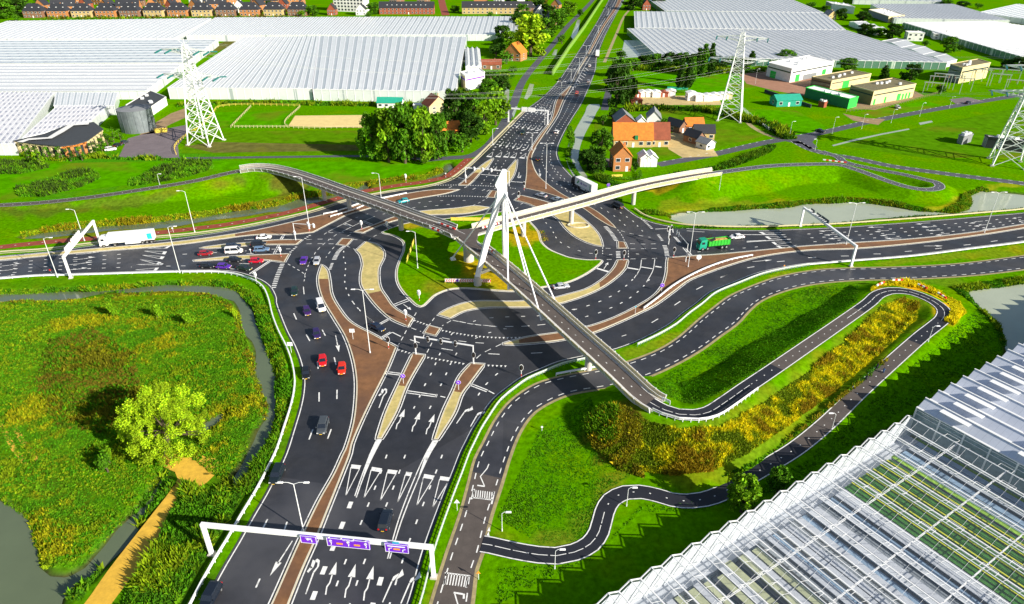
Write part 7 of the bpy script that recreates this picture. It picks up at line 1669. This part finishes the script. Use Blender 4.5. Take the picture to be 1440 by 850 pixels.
TP = {'broad': [lambda: tree_proto('broad', 1, per=75, clumps=46, size=.34), lambda: tree_proto('broad', 2, per=75, clumps=42, size=.34)], 'poplar': [lambda: tree_proto('poplar', 3, H=10, W=3.2, per=120, size=.28, clumps=40)], 'willow': [lambda: tree_proto('willow', 4, per=40)], 'bush': [lambda: tree_proto('bush', 5, H=4, W=5, per=40, size=.26, clumps=14)], 'small': [lambda: tree_proto('broad', 6, H=6, W=4.5, per=60, size=.26, clumps=14)]}
TC = {}
DIM = {'broad': (10,8), 'poplar': (10,3.2), 'willow': (10,8), 'bush': (4,5), 'small': (6,4.5)}
CATN = {'broad':'tree','poplar':'poplar_tree','willow':'willow_tree','bush':'bush','small':'tree'}
def tree(x, y, ytop, wpx, kind, col, label, group='trees'):
    i = int(x*7 + y) % len(TP[kind]); key = (kind, i)
    if key not in TC: r = TC[key] = TP[kind][i]()
    else: r = copy_tree(TC[key])
    g = G(x, y); H = max(1.2, hgt_from(x, y, ytop)) ; dist = math.sqrt(g.x**2 + g.y**2 + CAMH**2); fw = wpx*(g.y*_ct + CAMH*_st)/FPX
    h0, w0 = DIM[kind]; r.name = CATN[kind]; r.location = (g.x, g.y, g.z); r.scale = (fw/w0, fw/w0, H/h0); r.rotation_euler = (0,0,(x*1.7 + y) % 6.28)
    for ch in r.children:
        if ch.name.startswith('crown'): ch.material_slots[0].link = 'OBJECT'; ch.material_slots[0].material = M['leaf_' + col]
    return tag(r, label, {'bush':'bush'}.get(kind, 'tree'), group)
T = [
 (525,224,160,40,'broad','mid','left end tree of the big clump behind the west bridge arm'),(547,228,151,42,'broad','light','second tree from the left in the big clump'),(570,230,148,44,'broad','mid','middle tree of the big clump, tallest of them'),(595,229,152,42,'broad','light','fourth tree of the big clump in front of the orange roof'),(616,224,160,34,'broad','mid','right end tree of the big clump'),
 (536,222,166,36,'broad','light','light front tree at the foot of the big clump on the left'),(584,226,170,40,'broad','mid','mid green front tree at the foot of the big clump'),(608,222,172,36,'broad','dark','dark front tree at the right foot of the big clump'),(560,224,162,40,'broad','dark','dark front tree at the centre foot of the big clump'),
 (641,178,126,42,'broad','dark','dark broad tree behind the orange roofed house in the clump'),(662,200,160,40,'broad','dark','dark tree between the dark broad one and the local road'),(679,188,148,32,'broad','light','light round tree beside the local road left of the gantry'),(697,176,120,40,'willow','light','drooping willow at the local road by the greenhouse corner'),(650,214,186,34,'bush','mid','bush at the mouth of the side road under the clump'),(668,178,130,30,'broad','mid','tree between the sales building and the willow'),
 (746,80,22,54,'broad','lime','big round light tree left of the highway'),(768,55,26,34,'broad','mid','mid green tree right behind the big round light tree'),(784,40,14,28,'broad','mid','tree beside the local road above the round tree'),(800,22,2,26,'broad','light','light tree near the highway at the top'),(728,40,18,24,'broad','dark','dark tree between the white house and the round tree'),(706,58,36,26,'broad','dark','dark tree at the far right corner of the long greenhouse'),(712,90,70,24,'bush','mid','bush beside the orange villa'),(698,80,60,28,'bush','dark','dark bush behind the bungalow'),(690,112,98,34,'bush','mid','garden bush row below the bungalow'),(735,66,50,18,'bush','dark','dark bush at the foot of the round tree'),
 (866,150,90,36,'broad','dark','dark overgrown tree at the canal right of the highway, lowest of the row'),(876,128,84,32,'broad','mid','mid green tree in the canal row'),(860,128,98,26,'broad','dark','dark tree in the canal row nearest the highway'),(884,148,110,26,'broad','dark','dark tree at the left edge of the mown meadow'),(870,108,82,28,'broad','mid','upper tree of the canal row'),
 (872,84,70,20,'bush','dark','dark bush left of the small basin'),(906,94,78,26,'broad','dark','dark tree below the basin at the greenhouse corner'),(922,94,76,24,'broad','mid','second tree in the hedge row behind the meadow'),(940,95,74,26,'broad','dark','third tree in the hedge row behind the meadow'),(958,95,74,26,'broad','mid','fourth tree in the hedge row behind the meadow'),(975,97,76,24,'broad','dark','fifth tree in the hedge row behind the meadow'),(1010,98,80,28,'broad','dark','hedge tree between the poplars and the pylon'),(1046,98,82,24,'broad','dark','hedge tree right behind the middle pylon'),(1056,92,72,12,'poplar','dark','small pointed conifer right of the middle pylon'),
 (956,126,82,14,'poplar','dark','left poplar of the front pair on the meadow'),(967,126,81,15,'poplar','dark','right poplar of the front pair on the meadow'),(980,108,68,16,'poplar','dark','leftmost poplar of the rear group'),(988,108,62,16,'poplar','mid','tallest poplar of the rear group'),(997,108,61,14,'poplar','dark','rightmost poplar of the rear group'),(972,118,80,13,'poplar','mid','slim poplar standing between the two poplar groups'),
 (890,14,-6,34,'broad','dark','dark tree cut by the top edge right of the highway'),(925,8,-4,20,'broad','dark','small dark tree at the top edge beside the uppermost greenhouse'),
 (1105,88,70,30,'broad','mid','tree behind the left end of the white hall'),(1142,84,77,12,'bush','mid','small bush behind the roof of the white hall'),(1190,102,82,30,'broad','mid','tree between the white hall and the beige halls'),(1242,112,92,13,'poplar','dark','slim dark tree behind the smaller beige hall'),(1279,114,90,28,'broad','dark','dark round tree behind the larger beige hall'),(1320,132,118,18,'bush','dark','dark bush among the substation frames'),(1328,86,76,14,'bush','mid','small round tree behind the tall substation hall'),
 (1216,50,34,28,'broad','dark','dark tree left of the white cubic house'),(1236,50,40,24,'broad','mid','mid tree left of the white cubic house'),(1254,54,34,28,'broad','dark','dark tree touching the white cubic house'),(1222,48,42,18,'bush','light','light bush at the greenhouse corner on the upper right'),(1332,74,52,24,'broad','mid','round tree beside the white flat roofed villa'),(1350,72,62,14,'bush','dark','dark bush right of the round tree'),(1300,66,56,14,'bush','mid','bush in front of the white cubic house'),(1160,20,8,16,'broad','mid','tree left of the pale gabled house'),(1182,28,12,18,'broad','dark','tree right of the pale gabled house'),(1213,30,16,22,'broad','dark','tree beside the yellow fronted packing shed'),(1140,12,2,18,'bush','mid','bush at the end of the uppermost greenhouse'),
 (1330,10,0,20,'broad','mid','tree in the green fields at the top right'),(1352,12,2,22,'broad','dark','dark tree in front of the far grey building at the top right'),(1375,12,4,16,'bush','mid','bush at the far field edge top right'),(1432,98,80,24,'broad','dark','dark tree at the right edge behind the substation'),(1416,96,84,22,'broad','dark','dark tree behind the substation frames at the right'),
 (843,222,182,34,'broad','mid','round green tree in front of the long orange farmhouse'),(826,238,212,28,'broad','dark','dark tree by the canal bend below the farmhouse'),(838,242,218,30,'broad','dark','dark tree left of the yard of the brick house'),(850,238,224,14,'bush','mid','clipped round bush on the yard of the brick house'),(893,241,226,12,'bush','dark','bush right of the brick house'),(860,200,186,14,'bush','dark','bush at the left end of the farmhouse'),(933,182,164,14,'bush','mid','green bush right of the white barn'),(822,226,208,20,'bush','dark','dark bush on the canal bank'),
 (40,222,205,15,'small','mid','first small tree from the left before the curved office'),(54,224,206,15,'small','dark','second small tree from the left before the curved office'),(69,225,207,15,'small','mid','third small tree before the curved office'),(85,226,207,15,'small','mid','fourth small tree before the curved office'),(100,227,208,15,'small','dark','fifth small tree before the curved office'),(116,226,207,16,'small','mid','sixth small tree before the curved office'),(134,219,200,17,'small','dark','small tree at the curved corner of the office'),(144,213,195,17,'small','mid','second small tree along the office parking'),(153,208,188,18,'small','dark','third small tree along the office parking'),(160,200,180,18,'small','mid','fourth small tree along the office parking beside the tank'),(170,197,182,14,'small','mid','small tree right in front of the tank'),
 (58,236,212,20,'small','light','olive willow like tree standing alone in front of the office'),(612,148,132,16,'small','light','light small tree at the right end of the greenhouse front'),
 (1042,720,674,50,'broad','light','leafy light tree beside the black cycle path at the near greenhouse'),(1092,692,660,34,'broad','mid','darker half shaded tree behind the leafy one at the near greenhouse'),
 (160,446,424,16,'bush','light','left of two small yellowish bushes at the top of the nature field'),(222,448,427,15,'bush','light','right of two small yellowish bushes at the top of the nature field'),(152,664,636,26,'bush','mid','round bush below the large light tree'),(155,652,628,18,'bush','light','light leafy bush below the large light tree'),(265,456,438,20,'bush','light','brownish bush at the right of the nature field'),(332,448,432,9,'bush','lime','tiny yellow bush on the ditch bank'),
 (702,72,54,24,'broad','mid','mid tree at the corner of the garden of the orange villa'),(716,66,44,24,'broad','light','light tree left of the round light tree'),(756,48,26,30,'broad','dark','dark tree behind the right side of the round light tree'),(735,24,6,24,'broad','mid','mid tree among the white houses left of the highway'),(772,26,8,22,'broad','dark','dark tree between highway and white houses'),(718,12,-6,26,'broad','dark','dark tree at the top behind the right terrace end'),(748,10,-6,22,'broad','light','light tree at the very top left of the highway'),(790,30,12,22,'broad','mid','mid tree touching the local road near the top'),(706,128,106,28,'broad','dark','dark tree below the bungalow row'),(686,134,112,30,'broad','mid','mid tree right behind the sales building'),(722,104,92,18,'bush','mid','bush beside the local road at the orange villa'),(654,162,134,34,'broad','mid','mid tree between the brown roofed house and the sales building'),(630,206,184,26,'broad','dark','dark tree next to the orange roof in the clump'),(875,146,118,30,'broad','mid','mid tree at the lower end of the canal row'),(864,170,150,22,'bush','dark','dark bush at the track below the canal row'),(848,176,160,16,'bush','mid','bush at the head of the canal'),(890,100,84,22,'broad','mid','tree at the lower corner of the basin'),(1028,96,80,24,'broad','mid','hedge tree left of the middle pylon top'),(1085,96,84,20,'bush','dark','dark bush behind the white hall yard'),
 (8,26,0,34,'broad','mid','large tree of the wood in the top left corner'),(26,22,-4,34,'broad','dark','dark tree of the wood in the top left corner'),(12,12,-12,40,'broad','dark','rear dark tree of the wood at the top left edge'),(37,12,-6,20,'broad','mid','tree of the top left wood nearest the first house'),(24,30,20,14,'bush','mid','bush at the left end of the village row'),
 (440,22,8,22,'broad','mid','tree between the village rows and the white apartment block'),(424,24,14,14,'bush','light','bush at the right end of the front village row'),(526,20,4,22,'broad','mid','tree right of the white apartment block'),(520,26,16,14,'bush','mid','bush under the tree right of the apartment block'),(640,18,8,16,'broad','mid','street tree between the two dark terraces'),(760,12,0,22,'broad','dark','dark tree at the top left of the highway'),(742,36,26,16,'bush','mid','garden bush above the round light tree'),(790,62,48,16,'bush','mid','bush along the local road opposite the noise barrier'),(815,24,12,12,'bush','dark','bush near the highway end of the noise barrier'),(690,26,16,12,'bush','mid','small bush behind the right terrace'),
 (60,6,-6,22,'broad','mid','tree behind the first village houses at the top'),(380,14,2,18,'broad','dark','dark tree between the second row houses near the right'),(240,6,-4,14,'broad','mid','tree between the third row houses'),
]
for a in T: tree(*a)
# the big light willow in the nature field
g = G(238, 628); t = empty('willow_tree', g, 0, 'large bright yellow green tree standing alone in the nature field', 'tree')
rs = np.random.default_rng(21); cs, rr = [], []
for k in range(190):
    u = rs.random()*2*math.pi; z = .08 + .9*rs.random(); wr = math.sqrt(max(.02, 1-((z-.42)/.60)**2)); q = rs.random()**.5
    cs.append((7.9*wr*math.cos(u)*q, 7.6*wr*math.sin(u)*q, 12.5*z)); rr.append(.45 + 1.1*rs.random()**2)
V, F, C = leaves(cs, rr, 230, .15, tone=.3, droop=.9); V[:,2] = np.maximum(V[:,2], .1)
link('crown', np_mesh('crown', V, F, M['leaf_lime'], C), t)
tr = MB().tube((0,0,-.3),(.2,.1,5.5),.55,.3,10)
for c in cs[:26]: tr.tube((.1,.05,2.2 + .2*c[2]), tuple(np.array(c)*.92), .16, .04, 6)
mk(tr, 'trunk', 'bark', t)

# ---------------------------------------------------------------- rough growth nobody could count
def pnoise(X, Y):
    r = np.random.default_rng(5); s_ = np.zeros(X.shape)
    for i in range(10):
        a = r.random()*6.28; f = 2*math.pi/(4 + 18*r.random()); s_ += np.sin((X*math.cos(a) + Y*math.sin(a))*f + r.random()*6.28 + 1.3*np.sin((Y*math.cos(a) - X*math.sin(a))*f*.6))
    return np.clip(.5 + s_*.17, 0, 1)
def scatter(name, polys, n, size, cols, hmin=.25, hmax=.7, world=False, tall=1.0, mat_='rough_leaf', k=4):
    polys = [(p if world else [G(a, b_, 2) for a, b_ in p]) for p in polys]; A_ = [abs(area2(p)) for p in polys]; tot = sum(A_); VV, CC = [], []
    for p, a_ in zip(polys, A_):
        m_ = int(n*a_/tot); xs = [q.x for q in p]; ys = [q.y for q in p]; bb = (max(xs)-min(xs))*(max(ys)-min(ys)); m2 = int(m_*bb/max(a_,1)*1.0) + 1
        m2 = min(m2, m_*14)
        X = NP.uniform(min(xs), max(xs), m2); Y = NP.uniform(min(ys), max(ys), m2); d = sdist(X, Y, p); ok = d > 0; X, Y = X[ok], Y[ok]
        if len(X) == 0: continue
        Zg = height(X, Y); ok = Zg > WZ - .15; X, Y, Zg = X[ok], Y[ok], Zg[ok]; N = len(X)
        patch = pnoise(X, Y); ci = np.clip((patch*len(cols) + NP.normal(size=N)*.7).astype(int), 0, len(cols)-1); col = np.array(cols)[ci]*(.65 + .7*NP.random((N,1)))
        hh = (hmin + (hmax-hmin)*NP.random(N)**1.5)*(.5 + .9*patch)
        for j in range(k):
            an = NP.random(N)*2*math.pi; ln = size*(.5 + NP.random(N)); ox, oy = NP.normal(size=(2,N))*size*.5
            dx, dy = np.cos(an)*ln, np.sin(an)*ln; tx, ty = NP.normal(size=(2,N))*hh*.35*tall
            q = np.stack([np.stack([X+ox-dx, Y+oy-dy, Zg-.05], 1), np.stack([X+ox+dx, Y+oy+dy, Zg-.05 + hh*.3*NP.random(N)], 1), np.stack([X+ox+tx, Y+oy+ty, Zg+hh*(.6+.5*NP.random(N))], 1)], 1)
            VV.append(q.reshape(-1,3)); CC.append(np.repeat(col*(.8+.4*NP.random((N,1))), 3, 0))
    V = np.concatenate(VV); C = np.concatenate(CC)
    tag(link(name, np_mesh(name, V, np.arange(len(V)).reshape(-1,3), M[mat_], C)), kind='stuff')
M['rough_leaf'] = leafmat('rough_leaf', (1,1,1), .3, .9)
O1, O2_, O3, O4, O5 = (.075,.25,.003), (.12,.28,.004), (.21,.31,.005), (.36,.36,.006), (.16,.13,.01)
NAT = [[(-30,424),(140,424),(300,418),(326,440),(345,500),(362,560),(350,630),(315,680),(262,640),(225,640),(240,665),(205,700),(150,760),(110,800),(60,800),(40,740),(0,700),(-40,690)]]
scatter('rough_grass', NAT, 52000, .2, [O1,O2_,O2_,O3,O1,O1,O3], .12, .5)
scatter('shrubs', [[(70,480),(130,462),(190,500),(200,560),(150,610),(80,600),(50,540)]], 5000, .28, [O5,(.09,.17,.004),O1,(.16,.16,.006)], .3, 1.0)
scatter('flowering_weeds', [[(60,438),(240,452),(250,500),(180,520),(90,485)],[(20,560),(130,520),(150,600),(60,640),(0,620)],[(20,690),(120,700),(100,780),(60,790)],[(330,500),(372,560),(366,600),(300,640),(290,600)]], 12000, .2, [O1,O2_,O3,(.28,.3,.005),O4], .2, .7)
scatter('shrubs', [[(262,680),(300,700),(345,660),(375,625),(378,640),(330,712),(248,850),(170,860),(215,780)],[(228,672),(244,682),(150,790),(112,845),(98,840),(150,780)]], 9000, .33, [O1,(.05,.16,.004),O2_,O3], .5, 1.7)
def bank(px, a, b_, step=2): p = catmull(PP(px), step); return offset(p, a) + offset(p, b_)[::-1]
for nm, lst, n, sz, cols, h0, h1 in [
 ('reeds', [bank([(-20,412),(60,409),(140,406),(200,402),(280,398),(330,404),(360,424),(378,470),(396,530),(400,570),(392,610)], -1.6, 1.4)], 8000, .24, [O2_,O3,O1,O1], .3, 1.0),
 ('reeds', [bank([(0,428),(120,424),(200,416),(290,418),(325,438),(336,480),(352,520),(364,560),(372,590)], -.2, 1.6)], 3600, .2, [O3,O4,O5,O2_], .25, .7),
 ('reeds', [bank([(384,612),(372,645),(356,676),(344,694)], -1.2, 1.2)], 1600, .26, [O1,O2_,(.1,.2,.005)], .6, 1.8),
 ('reeds', [bank([(30,332),(110,318),(170,314),(230,309),(290,301),(350,292),(400,285),(430,275),(470,271),(500,262),(560,254),(600,249),(625,238)], -.8, 2.4)], 9000, .26, [O3,O4,O2_,(.28,.24,.006)], .4, 1.3),
 ('reeds', [bank([(20,416),(100,411),(200,402),(260,401)], -.5, 1.5)], 2500, .3, [O3,O4,O2_], .5, 1.6)]: scatter(nm, lst, n, sz, cols, h0, h1, world=True)
scatter('shrubs', [[(24,268),(60,255),(110,243),(138,243),(140,252),(110,265),(60,277),(28,277)],[(180,256),(220,240),(260,229),(296,228),(298,238),(260,250),(215,258),(185,262)],[(0,228),(50,228),(70,236),(30,245),(0,245)]], 9000, .4, [O1,O2_,(.05,.10,.01)], .7, 2.2)
YP = [[(865,600),(900,596),(960,612),(1015,604),(1066,574),(1136,526),(1205,468),(1240,431),(1270,424),(1290,432),(1290,446),(1258,478),(1198,530),(1118,592),(1050,640),(1000,664),(950,670),(900,662),(850,640)]]
YC = [(.16,.24,.006),(.30,.36,.006),(.62,.58,.006),(.80,.68,.008),(.5,.5,.006),(.22,.28,.006),(.36,.26,.01)]
scatter('yellow_weeds', YP, 30000, .2, YC, .25, 1.0)
scatter('yellow_weeds', [[(1222,412),(1238,398),(1262,394),(1290,398),(1325,414),(1350,425),(1358,440),(1340,458),(1328,452),(1338,440),(1330,424),(1300,407),(1262,401),(1238,404)]], 2600, .22, YC[2:4], .4, 1.0)
scatter('shrubs', [[(822,600),(850,572),(895,580),(905,600),(895,650),(905,672),(870,660),(835,630)]], 9000, .24, [O3,O5,(.2,.2,.01),(.32,.3,.01),(.42,.32,.01),O2_], .4, 1.2)
scatter('yellow_weeds', [[(1005,676),(1060,655),(1130,604),(1215,536),(1250,505),(1230,515),(1150,585),(1080,640),(1020,668)]], 2500, .2, [O1,O2_,(.3,.26,.01)], .2, .8)
scatter('rough_grass', [[(700,730),(760,600),(830,560),(850,620),(890,668),(850,690),(820,760),(760,765)]], 9000, .16, [(.065,.27,.002),(.08,.3,.002),(.10,.27,.004)], .05, .16)
scatter('rough_grass', [[(1210,398),(1135,406),(1098,417),(1070,430),(1038,462),(988,498),(950,519),(912,540),(935,560),(975,572),(1040,540),(1130,480),(1205,425)],[(700,800),(830,790),(900,720),(1000,720),(1100,690),(1250,590),(1400,500),(1420,480),(1380,430),(1345,460),(1220,570),(1130,650),(1040,700),(900,712),(840,780),(700,850)]], 22000, .16, [(.07,.27,.002),(.09,.31,.002),(.08,.24,.003)], .05, .2)
scatter('shrubs', [bank([(840,250),(860,258),(900,262),(940,256),(985,244),(1030,232),(1075,214),(1085,206)], -1.8, 1.8)], 5000, .3, [O1,(.04,.13,.003),(.1,.2,.004)], .8, 2.0, world=True)
scatter('shrubs', [bank([(795,178),(798,200),(792,215),(800,240),(830,268),(866,285)], 1.2, 3.0)], 1800, .3, [O1,O2_], .4, 1.0, world=True)
scatter('reeds', [bank([(905,300),(940,303),(1000,297),(1060,293),(1150,285),(1200,283),(1260,288),(1320,299),(1360,290),(1366,276),(1390,266)], -.6, 2.4)], 7000, .26, [O1,O3,(.22,.26,.006),O2_], .3, 1.1, world=True)
scatter('reeds', [bank([(940,321),(1000,320.5),(1100,319),(1200,314),(1300,305.5),(1400,298),(1440,294)], -.5, .9)], 2500, .22, [O1,(.05,.17,.003)], .2, .7, world=True)
scatter('reeds', [bank([(1360,410),(1400,402),(1450,396)], -1.5, 2.5), bank([(1345,404),(1380,430),(1405,455),(1420,485)], -1.5, 1.5)], 2600, .25, [O1,(.04,.15,.003),O3], .3, .9, world=True)
scatter('shrubs', [bank([(1000,155),(1040,168),(1075,175),(1110,196)], -3, 3), bank([(880,156),(930,154),(985,156),(1010,160)], -2.5, 2.5), bank([(870,95),(900,98),(960,100),(1010,102),(1070,100)], -4, 2)], 7000, .6, [O1,(.03,.08,.003),O3], 1.0, 3.0, world=True)
scatter('shrubs', [bank([(250,150),(330,146),(440,148),(520,149),(610,150)], -1, 3), bank([(30,218),(90,226),(130,222),(180,224),(260,226)], -.8, .8), bank([(640,128),(660,134),(690,140)], -4, 4), bank([(690,108),(720,110)], -4, 4)], 5200, .6, [O1,(.04,.14,.003),O3], .5, 2.2, world=True)
scatter('shrubs', [bank([(60,27),(200,26),(420,25)], -2, 3), bank([(36,18),(200,17),(420,17)], -3, 3), bank([(760,2),(740,30),(715,50)], -8, 8)], 5000, 1.0, [O1,(.04,.14,.003),O3,O5], .8, 3.0, world=True)
scatter('centre_weeds', [[(650,362),(690,385),(720,408),(700,410),(668,394)],[(715,330),(742,320),(765,325),(772,338),(742,345)]], 2600, .16, [(.4,.3,.006),(.5,.36,.008),O2_], .08, .3)
# garden hedges
def hedge(px, w_, h_, label, col=(.03,.1,.004)):
    p = catmull(PP(px), 1.0) if len(px) > 2 else [P(*px[0]).lerp(P(*px[1]), k/20) for k in range(21)]; cs = []; 
    for q in p: cs.append((q.x, q.y, h_*.55))
    V, F, C = leaves(cs, [w_*.8]*len(cs), 60/(w_*w_), .2); V[:,2] = np.clip(V[:,2], .05, h_); o = link('hedge', np_mesh('hedge', V, F, M['leaf_mid'], C)); tag(o, label, 'hedge')
hedge([(838,246),(860,252),(898,253),(899,244)], 1.0, 1.6, 'clipped hedge around the garden of the brick house'); hedge([(866,240),(838,238)], .8, 1.2, 'low hedge behind the yard of the brick house')
hedge([(905,132),(935,132),(967,131)], 1.6, 2.4, 'dark hedge behind the storage cabins by the meadow')
